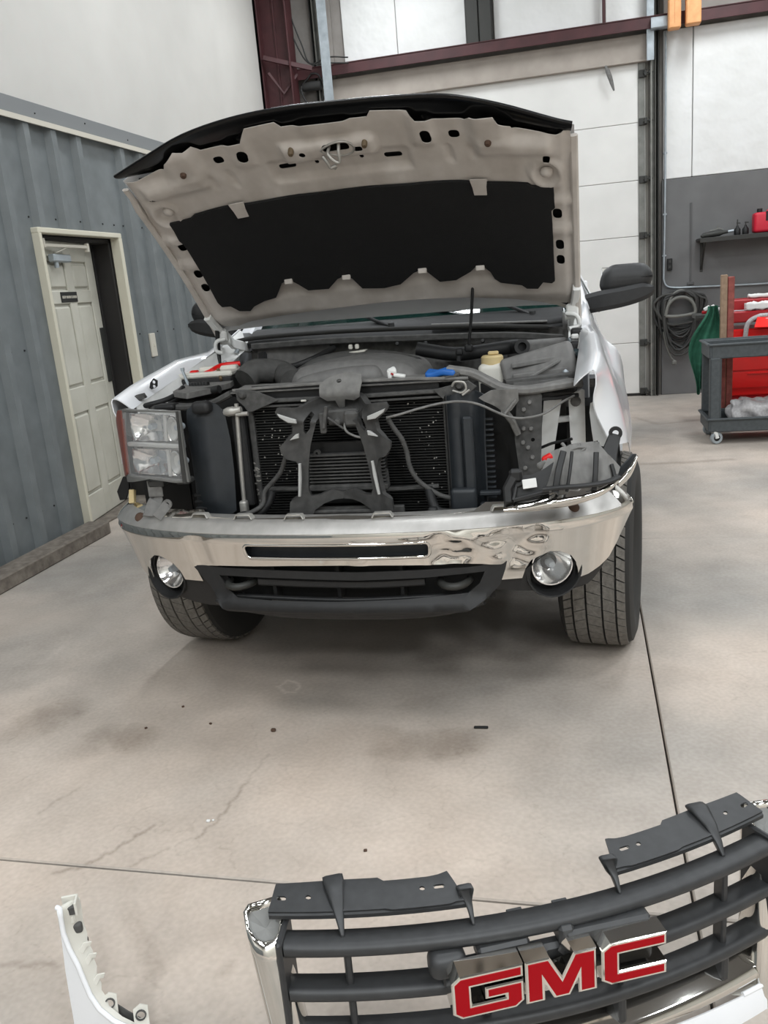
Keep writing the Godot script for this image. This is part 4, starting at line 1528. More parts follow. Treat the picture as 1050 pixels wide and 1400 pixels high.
		b.lathe([Vector2(0, .012), Vector2(.008, .012), Vector2(.014, .004), Vector2(.016, -.004)], stand(c, Vector3.BACK), 10)
		obj("bolt", b, M.dusty, core)
	# latch cover
	b = mb()
	b.sheet(P2([-0.0663, 1.2241, -0.0463, 1.2404, -0.0087, 1.253, 0.0331, 1.2579, 0.0756, 1.248, 0.0812, 1.2255, 0.0716, 1.1766, 0.0499, 1.1653, 0.0195, 1.1719, 0.0112, 1.1397, -0.0096, 1.1408, -0.0146, 1.1687, -0.0435, 1.1677, -0.0654, 1.184]), [circle2(Vector2(0.0022, 1.2326), .009, .006, 10)], 0.01, func(p: Vector2): return Vector3(p.x, p.y, 0.72 + 0.03 * sin((p.y - 1.15) * 25.0) - 0.8 * absf(p.x) * absf(p.x) - 0.55 * maxf(0.0, p.y - 1.19)), 0.005)
	obj("latch_cover", b, M.dusty_light, core)
	b = mb()   # latch mechanism under the cover
	b.box(V(.02, 1.118, .77), Vector3(.11, .05, .03), .006)
	b.box(V(-.045, 1.105, .80), Vector3(.02, .07, .02), .004)
	b.box(V(.055, 1.115, .80), Vector3(.05, .05, .03), .008)
	b.lathe([Vector2(0, .012), Vector2(.010, .010), Vector2(.013, 0)], stand(Vector3(0.0072, 1.1056, 0.8), Vector3.BACK), 10)
	b.bar([Vector3(-0.0234, 1.1234, 0.81), Vector3(0.028, 1.0844, 0.81)], 0.006, 0.012, Vector3.BACK, 0.002)
	b.bar([Vector3(-0.0396, 1.0899, 0.81), Vector3(-0.0246, 1.1599, 0.81)], 0.012, 0.02, Vector3.BACK, 0.002)
	obj("latch", b, M.dusty, core)
	b = mb()
	b.tube(curve([Vector3(0.0383, 1.1139, 0.8), Vector3(0.0315, 1.094, 0.81), Vector3(0.0399, 1.0759, 0.82), Vector3(0.0659, 1.0601, 0.82), Vector3(0.095, 1.0521, 0.81), Vector3(0.1135, 1.0641, 0.8)], 4), .004, 6)
	obj("latch_cable", b, M.dusty_light, core)
	b = mb()
	b.tube(curve([Vector3(0.1721, 1.1123, 0.8), Vector3(0.2121, 1.1184, 0.79), Vector3(0.2806, 1.1318, 0.76), Vector3(0.3509, 1.142, 0.74), Vector3(0.416, 1.1434, 0.74), Vector3(0.4702, 1.131, 0.74), Vector3(0.5269, 1.1003, 0.73), Vector3(0.5724, 1.0797, 0.72), Vector3(0.6228, 1.074, 0.7), Vector3(0.6763, 1.0825, 0.68), Vector3(0.7302, 1.1098, 0.64), Vector3(0.7702, 1.1237, 0.6)], 4), .0042, 6)
	obj("release_cable", b, M.dusty_light, core)
	# the upright frame before the radiator: two legs with ears, an arch above and one below
	var leg := P2([0.0337, 1.1863, -0.0032, 1.1892, -0.056, 1.1862, -0.0876, 1.1735, -0.1092, 1.1625, -0.1342, 1.1662, -0.1835, 1.1687, -0.1919, 1.1545, -0.188, 1.1445, -0.1587, 1.1186, -0.1407, 1.1104, -0.1444, 1.0786, -0.1647, 1.0596, -0.1906, 1.0383, -0.1878, 1.0182, -0.1813, 1.0079, -0.1698, 0.9949, -0.155, 0.9883, -0.1426, 0.9839, -0.1366, 0.9686, -0.1357, 0.9307, -0.1459, 0.8646, -0.1599, 0.8573, -0.1752, 0.8474, -0.184, 0.7931, -0.1457, 0.7751, -0.1161, 0.7813, -0.1036, 0.7992, -0.097, 0.8119, -0.0637, 0.8317, -0.0317, 0.8412, -0.0007, 0.8429, 0.0015, 0.8657, -0.0357, 0.8769, -0.0733, 0.8627, -0.1046, 0.861, -0.1127, 0.8816, -0.104, 0.9599, -0.0911, 1.0293, -0.0755, 1.078, -0.0647, 1.1068, -0.055, 1.1258, -0.036, 1.1395, 0.0287, 1.1363])
	var inner := P2([-0.1018, 1.1159, -0.0887, 1.142, -0.0771, 1.1318, -0.0871, 1.0883, -0.1014, 1.0742, -0.1079, 1.0843])
	for s in [1.0, -1.0]:
		b = mb()
		var half := PackedVector2Array()
		var eye := PackedVector2Array()
		for p in leg:
			half.append(Vector2(minf(p.x, 0.003) * s, p.y))
		for p in inner:
			eye.append(Vector2(p.x * s, p.y))
		b.sheet(half, [eye], 0.012, func(p: Vector2): return Vector3(p.x, p.y, 0.845 - 0.02 * smoothstep(0.18, 0.12, absf(p.x)) * smoothstep(1.13, 1.10, p.y) - 0.03 * smoothstep(0.12, 0.0, absf(p.x)) - 0.12 * smoothstep(0.14, 0.05, absf(p.x)) * smoothstep(1.11, 1.15, p.y)), 0.02)
		obj("upright_leg", b, M.dusty_dark, core)
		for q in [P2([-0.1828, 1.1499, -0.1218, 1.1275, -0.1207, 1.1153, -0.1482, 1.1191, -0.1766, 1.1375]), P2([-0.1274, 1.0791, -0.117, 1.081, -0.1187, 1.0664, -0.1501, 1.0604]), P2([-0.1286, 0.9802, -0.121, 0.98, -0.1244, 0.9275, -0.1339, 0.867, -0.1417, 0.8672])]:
			var fl := mb()   # bare flanges under ears and along legs, caught light put into their pale grey
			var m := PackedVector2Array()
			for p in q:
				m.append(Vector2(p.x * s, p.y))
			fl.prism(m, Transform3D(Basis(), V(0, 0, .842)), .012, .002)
			obj("lit_flange", fl, M.bare, core)
	b = mb()
	b.box(V(-.0, .80, .80), Vector3(.30, .012, .02), .003)
	b.box(V(-.0, .775, .76), Vector3(.40, .06, .02), .003)
	obj("lower_bar", b, M.dusty, core)
	# cross rods and hoses
	b = mb()
	b.bar([Vector3(-0.3022, 0.8621, 0.7), Vector3(-0.1866, 0.8588, 0.7)], .02, .012, Vector3.UP, .002)
	b.bar([Vector3(0.1145, 0.8473, 0.7), Vector3(0.3096, 0.8496, 0.68)], .02, .012, Vector3.UP, .002)
	b.bar([Vector3(0.1339, 0.9222, 0.7), Vector3(0.1365, 0.8598, 0.7)], .012, .012, Vector3.BACK, .002)
	obj("cross_rod", b, M.dusty, core)
	for q in [[Vector3(-0.1952, 0.9928, 0.78), Vector3(-0.224, 0.9375, 0.77), Vector3(-0.2649, 0.8972, 0.76), Vector3(-0.2961, 0.8664, 0.76), Vector3(-0.3063, 0.8214, 0.77), Vector3(-0.3498, 0.7988, 0.8), Vector3(-0.3917, 0.7947, 0.82)], [Vector3(0.1722, 1.1066, 0.78), Vector3(0.187, 1.0725, 0.77), Vector3(0.209, 1.0328, 0.76), Vector3(0.2208, 0.9856, 0.75), Vector3(0.2271, 0.9378, 0.75), Vector3(0.2467, 0.8893, 0.74), Vector3(0.2802, 0.8552, 0.73), Vector3(0.3211, 0.8285, 0.73), Vector3(0.3564, 0.8146, 0.72)]]:
		b = mb()
		b.tube(curve(q, 4), .0085, 8)
		obj("coolant_line", b, M.dusty, core)
	b = mb()
	b.tube(curve([Vector3(0.2807, 0.8501, 0.72), Vector3(0.2996, 0.8088, 0.76), Vector3(0.326, 0.7831, 0.78), Vector3(0.4161, 0.7704, 0.76)], 4), .016, 8)
	b.rbox(Vector3(0.3047, 0.7867, 0.8), Vector3(.03, .04, .03), .008)
	b.tube(curve([Vector3(-0.2846, 0.8559, 0.72), Vector3(-0.2986, 0.8185, 0.74), Vector3(-0.3338, 0.7871, 0.76), Vector3(-0.4051, 0.7721, 0.74)], 4), .018, 8)
	obj("lower_hose", b, M.blackp, core)
	# pale receiver pipe and its fittings
	b = mb()
	b.tube(curve([Vector3(-0.3905, 1.1706, 0.69), Vector3(-0.3949, 1.0979, 0.69), Vector3(-0.4018, 0.9655, 0.69), Vector3(-0.409, 0.8078, 0.69)], 3), .0078, 8)
	b.rbox(Vector3(-0.4065, 0.7967, 0.7), Vector3(.03, .05, .03), .01)
	b.lathe([Vector2(0, -.035), Vector2(.012, -.035), Vector2(.017, -.02), Vector2(.017, .0), Vector2(.012, .01), Vector2(.012, .03), Vector2(0, .03)], stand(Vector3(-0.4007, 1.1468, 0.7), Vector3(1, .1, 0)), 12)
	b.lathe([Vector2(0, -.02), Vector2(.008, -.02), Vector2(.008, .025), Vector2(0, .025)], stand(Vector3(-0.3719, 1.135, 0.7), Vector3(1, 0, 0)), 10)
	obj("receiver_pipe", b, M.alu, core)
	b = mb()
	b.box(Vector3(-0.3974, 0.9744, 0.67), Vector3(.05, .36, .03), .006)
	obj("side_duct", b, M.blackp, core)
	# air baffles
	b = mb()
	b.sheet(P2([-0.5726, 1.1606, -0.5317, 1.1873, -0.4943, 1.1931, -0.4522, 1.1753, -0.431, 1.1483, -0.4228, 1.0483, -0.4236, 0.9416, -0.4336, 0.7863, -0.4743, 0.7622, -0.5398, 0.7496, -0.5902, 0.7647, -0.5824, 0.8924, -0.583, 1.0014, -0.589, 1.0554, -0.5731, 1.0654, -0.5807, 1.1083]), [], 0.02, func(p: Vector2): return Vector3(p.x, p.y, 0.72 - 2.2 * pow(p.x + 0.50, 2.0) + 0.012 * bump(p.x, p.y, -.53, .98, .03, .16, .03)), 0.006)
	obj("air_baffle", b, M.navy, core)
	b = mb()
	for y in [.80, .825, .85]:
		b.box(V(-.565, y, .717), Vector3(.045, .012, .012), .003)
	b.rbox(Vector3(-0.5014, 1.1703, 0.735), Vector3(.07, .045, .05), .018)
	obj("baffle_clip", b, M.blackp, core)
	b = mb()
	b.sheet(P2([0.3569, 1.1569, 0.427, 1.1751, 0.4798, 1.16, 0.4816, 1.1012, 0.4765, 1.0022, 0.4746, 0.7723, 0.4624, 0.7306, 0.4012, 0.7267, 0.3455, 0.7385, 0.3484, 0.9057]), [], 0.02, func(p: Vector2): return Vector3(p.x, p.y, 0.69 + 0.02 * sin((p.x - .36) * 60.0)), 0.006)
	b.box(V(.425, .95, .715), Vector3(.035, .28, .02), .006)
	for k in 16:
		b.box(V(.487, .80 + k * .018, .66), Vector3(.035, .006, .02), .001)
	b.rbox(V(.40, .80, .72), Vector3(.09, .10, .04), .015)
	for y in [.79, .83]:
		b.box(V(.49, y, .72), Vector3(.07, .014, .03), .003)
	obj("air_baffle", b, M.navy, core)
	b = mb()
	b.box(V(.362, .95, .665), Vector3(.03, .42, .04), .006)
	obj("side_duct", b, M.blackp, core)
	b = mb()
	b.tube(curve([Vector3(0.3781, 1.189, 0.69), Vector3(0.3902, 1.2041, 0.7), Vector3(0.419, 1.2, 0.7), Vector3(0.4249, 1.1781, 0.7), Vector3(0.4073, 1.167, 0.7), Vector3(0.3796, 1.1744, 0.69)], 3), .004, 6)
	b.tube([Vector3(0.4117, 1.1595, 0.7), Vector3(0.4368, 1.175, 0.7)], .004, 6)
	obj("wire_loop", b, M.alu, core)
	# behind the missing headlamp: rail, gusset, apron posts
	b = mb()
	b.sheet(P2([0.5874, 1.1486, 0.6526, 1.1548, 0.6663, 1.1346, 0.6612, 0.9867, 0.6518, 0.8553, 0.5849, 0.8498, 0.5762, 0.9397, 0.571, 0.9906, 0.5801, 1.09]), [circle2(Vector2(0.6034, 1.0641), .006, .006, 8), circle2(Vector2(0.6321, 0.988), .007, .007, 8)], 0.015, func(p: Vector2): return Vector3(p.x, p.y, 0.64 - 0.25 * absf(p.x - .62)), 0.004)
	obj("frame_rail", b, M.dusty, core)
	for q in [Vector3(0.6035, 1.0287, 0.645), Vector3(0.6276, 1.0276, 0.645), Vector3(0.5992, 0.9817, 0.645), Vector3(0.6155, 0.9635, 0.645), Vector3(0.6288, 0.9304, 0.645), Vector3(0.606, 1.0926, 0.645), Vector3(0.6261, 1.116, 0.645), Vector3(0.603, 0.8934, 0.645)]:
		b = mb()
		b.lathe([Vector2(0, .006), Vector2(.006, .005), Vector2(.008, -.002)], stand(q, Vector3.BACK), 8)
		obj("rail_bolt", b, M.dusty_light, core)
	b = mb()
	b.sheet(P2([0.4667, 1.1493, 0.5084, 1.1686, 0.5514, 1.1734, 0.5937, 1.171, 0.5944, 1.1305, 0.5719, 1.1029, 0.5474, 1.0873, 0.5338, 1.1024, 0.5153, 1.1154, 0.4828, 1.1364]), [], 0.012, func(p: Vector2): return Vector3(p.x, p.y, 0.70 + 0.03 * (p.y - 1.12) * 5.0 + 0.012 * sin(p.x * 70.0)), 0.005)
	b.bar([Vector3(0.5426, 1.1029, 0.69), Vector3(0.5679, 1.0618, 0.67), Vector3(0.5839, 1.0156, 0.65)], .02, .03, Vector3.BACK, .004)
	b.bar([Vector3(0.5883, 1.1371, 0.71), Vector3(0.5494, 1.0928, 0.72)], .008, .008, Vector3.BACK, .002)
	obj("gusset_plate", b, M.dusty_light, core)
	b = mb()
	b.sheet(P2([0.6677, 1.1, 0.7273, 1.1019, 0.6943, 0.9101, 0.6511, 0.8323, 0.653, 0.9641]), [], 0.02, func(p: Vector2): return Vector3(p.x, p.y, 0.52 - 0.3 * (p.x - .68)), 0.004)
	b.bar([Vector3(0.7001, 1.0276, 0.49), Vector3(0.7698, 1.0287, 0.47)], .02, .022, Vector3.BACK, .003)
	obj("apron_panel", b, M.apron, core)
	b = mb()
	b.sheet(P2([0.7499, 1.1158, 0.7944, 1.1334, 0.804, 1.1279, 0.8045, 1.0345, 0.8046, 0.9214, 0.76, 0.9284, 0.7533, 0.9598, 0.751, 1.0626]), [], 0.012, func(p: Vector2): return Vector3(p.x, p.y, 0.52 - 1.2 * maxf(0.0, p.x - .79) + 0.006 * bump(p.x, p.y, .775, 1.03, .03, .002, .004) + 0.006 * bump(p.x, p.y, .775, .935, .03, .002, .004)), 0.012)
	obj("apron_post", b, M.apron, core)
	b = mb()
	b.lathe([Vector2(0, .003), Vector2(.012, .003), Vector2(.017, .0), Vector2(.018, -.004)], stand(Vector3(0.774, 1.093, 0.525), Vector3.BACK), 14)
	obj("post_plug", b, M.dusty_light, core)
	b = mb()
	b.sheet(P2([0.8216, 1.0942, 0.8618, 1.1115, 0.8731, 1.0915, 0.8817, 1.0351, 0.8807, 0.9611, 0.8711, 0.9491, 0.8308, 0.9532, 0.8245, 1.0008, 0.8186, 1.0626]), [slot2(Vector2(0.8343, 1.0838), .008, .01, .003), circle2(Vector2(0.8405, 0.9653), .004, .004, 6)], 0.01, func(p: Vector2): return Vector3(p.x, p.y, 0.60 + 0.6 * (p.x - .85)), 0.006)
	for q in [Vector3(0.8562, 1.0559, 0.6), Vector3(0.8599, 0.9942, 0.6)]:
		b.box(q + V(.0, 0, .0), Vector3(.02, .004, .006), .001)
	obj("lamp_bracket", b, M.apron, core)
	# wheel house boxes, and black sheets put in for the shade inside the nose
	for s in [-1.0, 1.0]:
		b = mb()
		var ring_a := []
		for k in 15:
			var a := lerpf(0.75, PI + 0.2, k / 14.0)
			ring_a.append([V(s * .60, .42 + sin(a) * .50, cos(a) * .49), V(s * .80, .42 + sin(a) * .505, cos(a) * .50), V(s * .93, .42 + sin(a) * .485, cos(a) * .48)])
		b.skin(ring_a, 0.006, Vector3.UP)
		b.box(V(s * .605, .8, 0.0), Vector3(.01, .6, .95))
		obj("wheel_liner", b, M.blackp, core)
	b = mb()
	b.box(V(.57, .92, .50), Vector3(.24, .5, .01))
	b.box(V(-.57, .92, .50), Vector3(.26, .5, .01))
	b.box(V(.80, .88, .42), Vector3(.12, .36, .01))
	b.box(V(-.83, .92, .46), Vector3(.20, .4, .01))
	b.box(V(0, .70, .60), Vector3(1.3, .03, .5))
	obj("nose_shade", b, M.black, core)
	b = mb()
	b.bar([Vector3(0.7819, 1.1185, 0.55), Vector3(0.71, 1.1168, 0.58), Vector3(0.6505, 1.1203, 0.6)], .02, .012, Vector3.UP, .002)
	obj("cross_strip", b, M.blackp, core)
	b = mb()
	b.tube(curve([Vector3(0.6558, 0.9488, 0.58), Vector3(0.6939, 0.9664, 0.6), Vector3(0.7309, 0.9763, 0.62), Vector3(0.76, 0.9863, 0.64)], 3), .005, 6)
	obj("wire", b, M.blackp, core)


func truck_bay(t: Node3D):
	var bay := Node3D.new()
	bay.name = "engine_bay"
	t.add_child(bay, true)
	# firewall and cowl
	var b := mb()
	b.box(V(0, 1.10, -.42), Vector3(1.5, .5, .02))
	obj("firewall", b, M.dusty_light, bay)
	b = mb()   # grey firewall insulation seen past the engine
	b.sheet(P2([-0.6973, 1.2872, -0.5188, 1.3094, -0.3395, 1.3106, -0.3387, 1.2502, -0.4413, 1.1956, -0.5347, 1.1739, -0.7124, 1.1707]), [], 0.03, func(p: Vector2): return Vector3(p.x, p.y, -.36 + .012 * sin(p.x * 18.0)), .01)
	b.sheet(P2([0.1738, 1.2351, 0.3594, 1.2293, 0.3247, 1.1868, 0.307, 1.1622, 0.2429, 1.1856, 0.1922, 1.2146]), [], 0.03, func(p: Vector2): return Vector3(p.x, p.y, -.30), .01)
	b.rbox(Vector3(0.6126, 1.2063, -0.3), Vector3(.26, .09, .06), .02)
	obj("firewall_pad", b, M.housing_grey, bay)
	b = mb()
	var grid := []
	for i in 17:
		var x := lerpf(-.74, .72, i / 16.0)
		var k := 1.0 - pow(absf(x) / .76, 4.0)
		grid.append([V(x, 1.300, -.33 + .04 * (k - 1.0)), V(x, 1.318, -.345), V(x, 1.345, -.39), V(x, 1.366, -.44), V(x, 1.374, -.50), V(x, 1.362, -.55)])
	b.skin(grid, .01, Vector3.DOWN)
	obj("cowl_panel", b, M.blackp, bay)
	b = mb()
	b.tube(curve([Vector3(-0.8329, 1.3253, -0.34), Vector3(-0.6858, 1.3433, -0.33), Vector3(-0.3242, 1.3456, -0.32), Vector3(0.0512, 1.3353, -0.32), Vector3(0.3782, 1.3215, -0.32), Vector3(0.6613, 1.2975, -0.33)], 4), .011, 8)
	obj("weatherstrip", b, M.rubber_dark, bay)
	b = mb()
	b.bar(curve([Vector3(-0.7053, 1.3048, -0.32), Vector3(-0.3184, 1.3064, -0.31), Vector3(0.05, 1.2942, -0.31), Vector3(0.4729, 1.2777, -0.31), Vector3(0.7221, 1.2473, -0.32)], 4), .03, .028, Vector3.UP, .004)
	obj("cowl_flange", b, M.dusty, bay)
	b = mb()
	for q in [Vector3(-0.7843, 1.288, -0.3), Vector3(-0.7069, 1.2897, -0.3), Vector3(-0.3017, 1.2772, -0.29), Vector3(-0.0046, 1.2737, -0.29), Vector3(0.1249, 1.2682, -0.29), Vector3(0.3782, 1.2605, -0.29)]:
		b.lathe([Vector2(0, .008), Vector2(.008, .006), Vector2(.01, 0), Vector2(.01, -.004)], stand(q, V(0, .5, 1)), 8)
	obj("push_pin", b, M.blackp, bay)
	b = mb()
	b.bar([Vector3(0.1481, 1.3432, -0.34), Vector3(0.6555, 1.3222, -0.34)], .03, .008, Vector3.UP, .002)
	obj("cowl_trim", b, M.dusty_light, bay)
	# engine: dark boxes put in to block light, intake cover, ducts
	b = mb()
	b.box(V(0, .80, -.05), Vector3(.62, .50, .75), .03)
	b.box(V(0, 1.0, 0.0), Vector3(.42, .16, .6), .03)
	b.box(V(-.55, .95, .0), Vector3(.34, .30, .5), .02)
	b.box(V(.50, .92, .0), Vector3(.36, .34, .6), .02)
	obj("engine_light_block", b, M.blackp, bay)
	b = mb()
	b.rbox(Vector3(-0.0635, 1.1877, 0.12), Vector3(.52, .15, .42), .06, Basis(), func(p: Vector3): return Vector3(p.x, p.y - .35 * p.x * p.x - .12 * maxf(0.0, p.x - .1), p.z), 6)
	obj("engine_cover", b, M.housing_grey, bay)
	b = mb()
	b.rbox(Vector3(-0.1168, 1.1933, 0.24), Vector3(.36, .09, .26), .04, Basis(Vector3.BACK, .10), func(p: Vector3): return Vector3(p.x, p.y - .5 * p.x * p.x, p.z), 6)
	obj("intake_shell", b, M.housing_grey, bay)
	b = mb()
	b.box(Vector3(-0.1266, 1.2721, 0.0), Vector3(.10, .008, .05), .002, Basis(Vector3.BACK, .06))
	for dx in [-.014, .014]:
		b.box(Vector3(-0.1289, 1.2814, 0.0) + V(dx, .012, 0), Vector3(.016, .02, .02), .004)
	obj("cap_plate", b, M.bone, bay)
	b = mb()
	b.tube(curve([Vector3(-0.5644, 1.2559, 0.05), Vector3(-0.4122, 1.2322, 0.06), Vector3(-0.3092, 1.2542, 0.04), Vector3(-0.2465, 1.2866, -0.1)], 5), .014, 8)
	b.tube(curve([Vector3(-0.6867, 1.2448, 0.05), Vector3(-0.57, 1.2428, 0.04), Vector3(-0.5568, 1.242, 0.04)], 4), .012, 8)
	b.tube([Vector3(-0.4252, 1.233, 0.06), Vector3(-0.4179, 1.2387, 0.06)], .017, 8)
	obj("heater_hose", b, M.blackp, bay)
	b = mb()
	b.bar([Vector3(-0.5742, 1.2827, -0.1), Vector3(-0.5468, 1.1773, 0.0)], .035, .03, Vector3.BACK, .005)
	obj("hose_bracket", b, M.blackp, bay)
	b = mb()
	b.tube(curve([Vector3(-0.5073, 1.2118, 0.3), Vector3(-0.4764, 1.2391, 0.25), Vector3(-0.3871, 1.2222, 0.2), Vector3(-0.3096, 1.1946, 0.3)], 5), .05, 12)
	b.tube(curve([Vector3(-0.3795, 1.1738, 0.1), Vector3(-0.2601, 1.2339, 0.05), Vector3(-0.1134, 1.244, 0.0), Vector3(0.0426, 1.228, 0.0), Vector3(0.1429, 1.203, 0.05)], 5), .035, 12)
	obj("intake_hose", b, M.dusty, bay)
	b = mb()
	b.tube(curve([Vector3(0.1043, 1.2534, -0.18), Vector3(0.2621, 1.2212, -0.18), Vector3(0.3882, 1.2254, -0.18), Vector3(0.5124, 1.2356, -0.18), Vector3(0.5531, 1.238, -0.12)], 5), .03, 12)
	b.lathe([Vector2(.018, .0), Vector2(.032, .0), Vector2(.034, -.04), Vector2(.018, -.04)], stand(Vector3(0.5604, 1.2392, -0.1), V(.1, .1, 1)), 16, 0.0, true)
	obj("air_pipe", b, M.blackp, bay)
	b = mb()
	b.bar([Vector3(0.3079, 1.2083, 0.0), Vector3(0.3128, 1.2405, 0.0)], .018, .018, Vector3.BACK, .004)
	b.rbox(Vector3(0.313, 1.2435, 0.0), Vector3(.03, .03, .03), .01)
	obj("dipstick", b, M.blackp, bay)
	# air box on the right
	b = mb()
	b.rbox(Vector3(0.6509, 1.1499, 0.16), Vector3(.27, .14, .30), .02, Basis(Vector3.BACK, .22) * Basis(Vector3.RIGHT, -.3))
	b.bar([Vector3(0.5467, 1.2045, 0.3), Vector3(0.7318, 1.2229, 0.28)], .03, .02, Vector3.UP, .004)
	b.bar([Vector3(0.5519, 1.1663, 0.32), Vector3(0.7466, 1.179, 0.3)], .03, .02, Vector3.UP, .004)
	obj("air_box", b, M.housing_grey, bay)
	b = mb()
	b.bar(curve([Vector3(0.591, 1.1552, 0.4), Vector3(0.6416, 1.1789, 0.36), Vector3(0.7188, 1.2124, 0.3), Vector3(0.771, 1.2308, 0.25)], 4), .012, .012, Vector3.UP, .003)
	obj("brace_rod", b, M.dusty_light, bay)
	b = mb()
	for q in [[Vector3(0.782, 1.2805, -0.05), .05], [Vector3(0.7757, 1.2403, 0.05), .045], [Vector3(0.7749, 1.1884, 0.15), .05], [Vector3(0.7617, 1.1726, 0.25), .04]]:
		b.rbox(q[0], Vector3(q[1], q[1] * .9, q[1] * 1.3), .012)
	obj("relay_box", b, M.blackp, bay)
	b = mb()
	b.rbox(Vector3(0.7809, 1.2154, 0.12), Vector3(.035, .04, .04), .012)
	obj("relay_cover", b, plain(Color(.16, .24, .26), .5), bay)
	b = mb()
	b.box(Vector3(0.7642, 1.1655, 0.26), Vector3(.035, .022, .03), .004)
	b.rbox(Vector3(0.7735, 1.2733, 0.0), Vector3(.03, .02, .03), .008)
	b.box(Vector3(0.7567, 1.2198, 0.15), Vector3(.022, .014, .022), .004)
	obj("pale_connector", b, M.apron, bay)
	b = mb()
	b.box(Vector3(0.6588, 1.1561, 0.48), Vector3(.20, .03, .14), .01)
	b.box(Vector3(0.7194, 1.1208, 0.45), Vector3(.12, .03, .14), .01)
	b.bar(curve([Vector3(0.5364, 1.1707, 0.52), Vector3(0.6594, 1.1738, 0.48), Vector3(0.7829, 1.1698, 0.4)], 4), .05, .02, Vector3.UP, .004)
	obj("inner_rail", b, M.dusty, bay)
	# coolant reservoir
	var res := Node3D.new()
	res.name = "coolant_reservoir"
	bay.add_child(res, true)
	b = mb()
	var rc: Vector3 = Vector3(0.4672, 1.1677, 0.22)
	b.rbox(rc + V(0, -.02, 0), Vector3(.105, .13, .10), .022)
	obj("tank", b, M.bone, res)
	b = mb()
	rc = Vector3(0.4672, 1.223, 0.22)
	b.lathe([Vector2(0, .018), Vector2(.036, .018), Vector2(.042, .012), Vector2(.043, -.022), Vector2(.03, -.024), Vector2(0, -.024)], stand(rc, Vector3.UP), 18)
	b.box(rc + V(.005, .026, 0), Vector3(.04, .014, .016), .004)
	obj("filler_cap", b, M.yellowed, res)
	# battery in its tray on the left
	var bat := Node3D.new()
	bat.name = "battery"
	bay.add_child(bat, true)
	b = mb()
	var bc: Vector3 = Vector3(-0.7061, 1.2352, 0.2)
	b.box(bc + V(0, -.09, 0), Vector3(.24, .17, .17), .008, Basis(Vector3.UP, .15))
	obj("case", b, M.blackp, bat)
	b = mb()
	b.box(bc + V(0, .005, 0), Vector3(.24, .022, .17), .006, Basis(Vector3.UP, .15))
	b.box(bc + V(.03, .02, -.05), Vector3(.16, .02, .06), .005, Basis(Vector3.UP, .15))
	obj("lid", b, M.bone, bat)
	b = mb()
	b.tube(curve([Vector3(-0.7636, 1.25, 0.22), Vector3(-0.7498, 1.2365, 0.24), Vector3(-0.7111, 1.2342, 0.24), Vector3(-0.6855, 1.2483, 0.22), Vector3(-0.6604, 1.2642, 0.16), Vector3(-0.5949, 1.2651, 0.12)], 4), .011, 8)
	b.box(Vector3(-0.7508, 1.2449, 0.235), Vector3(.035, .028, .03), .006)
	b.box(Vector3(-0.6923, 1.2444, 0.235), Vector3(.06, .022, .03), .006, Basis(Vector3.BACK, .3))
	obj("positive_cable", b, M.red, bat)
	b = mb()
	b.tube(curve([Vector3(-0.7272, 1.2417, 0.245), Vector3(-0.7165, 1.2327, 0.25), Vector3(-0.6895, 1.24, 0.25)], 3), .006, 6)
	b.tube(curve([Vector3(-0.6431, 1.2569, 0.24), Vector3(-0.6277, 1.2375, 0.26), Vector3(-0.6185, 1.2188, 0.28)], 3), .007, 6)
	obj("terminal_clamp", b, M.copper, bat)
	b = mb()
	b.sheet(P2([-0.6992, 0.5477, -0.7882, 0.1931, -0.7751, -0.0658, -0.7559, -0.2331, -0.6312, 0.064, -0.547, 0.3539, -0.5654, 0.5212, -0.605, 0.6261]), [], .02, func(p: Vector2): return Vector3(p.x, 1.19 + .3 * pow(p.x + .62, 2.0), p.y), .02)
	obj("tray", b, M.dusty_light, bat)
	b = mb()
	b.tube([Vector3(-0.7611, 1.2728, 0.32), Vector3(-0.7234, 1.2085, 0.36)], .006, 6)
	b.tube([Vector3(-0.7602, 1.2786, 0.32), Vector3(-0.7589, 1.2669, 0.32)], .009, 6)
	obj("hold_down_rod", b, M.galv, bat)
	b = mb()
	for k in 6:
		b.rbox(Vector3(-0.7003, 1.2156, 0.38) + V(k * .013, .0, .0), Vector3(.014, .02, .03), .005)
	b.tube(curve([Vector3(-0.7476, 1.1381, 0.5), Vector3(-0.7165, 1.1788, 0.5), Vector3(-0.6577, 1.1868, 0.48), Vector3(-0.5317, 1.2048, 0.5)], 4), .016, 8)
	b.tube(curve([Vector3(-0.7853, 1.1732, 0.66), Vector3(-0.7615, 1.1767, 0.62), Vector3(-0.718, 1.1849, 0.58), Vector3(-0.6942, 1.1999, 0.52), Vector3(-0.7046, 1.2135, 0.45)], 4), .010, 8)
	b.rbox(Vector3(-0.6846, 1.1676, 0.64), Vector3(.08, .022, .06), .010)
	obj("wiring_loom", b, M.blackp, bay)
	# things lying on the tie bar are objects of their own: see below
	b = mb()
	b.bar(curve([Vector3(0.3051, 1.2238, 0.62), Vector3(0.3708, 1.2322, 0.62)], 3), .05, .012, Vector3.UP, .003)
	obj("bar_tab", b, M.dusty_light, bay)
	var cl := thing("blue_rag", "folded blue shop rag lying on the front tie bar of the truck's open engine bay", "rag", TC + Vector3(0.3394, 1.2254, 0.63))
	b = mb()
	b.rbox(V(-.004, .004, 0), Vector3(.105, .024, .075), .010, Basis(Vector3.BACK, .08), func(p: Vector3): return Vector3(p.x, p.y + .004 * sin(p.x * 80.0 + p.z * 30.0), p.z + .01 * sin(p.x * 25.0)), 6)
	obj("folded_cloth", b, M.blue, cl)
	b = mb()
	b.rbox(V(.035, -.006, .02), Vector3(.06, .012, .05), .005, Basis(Vector3.BACK, .25))
	obj("rag_tail", b, M.dusty, cl)
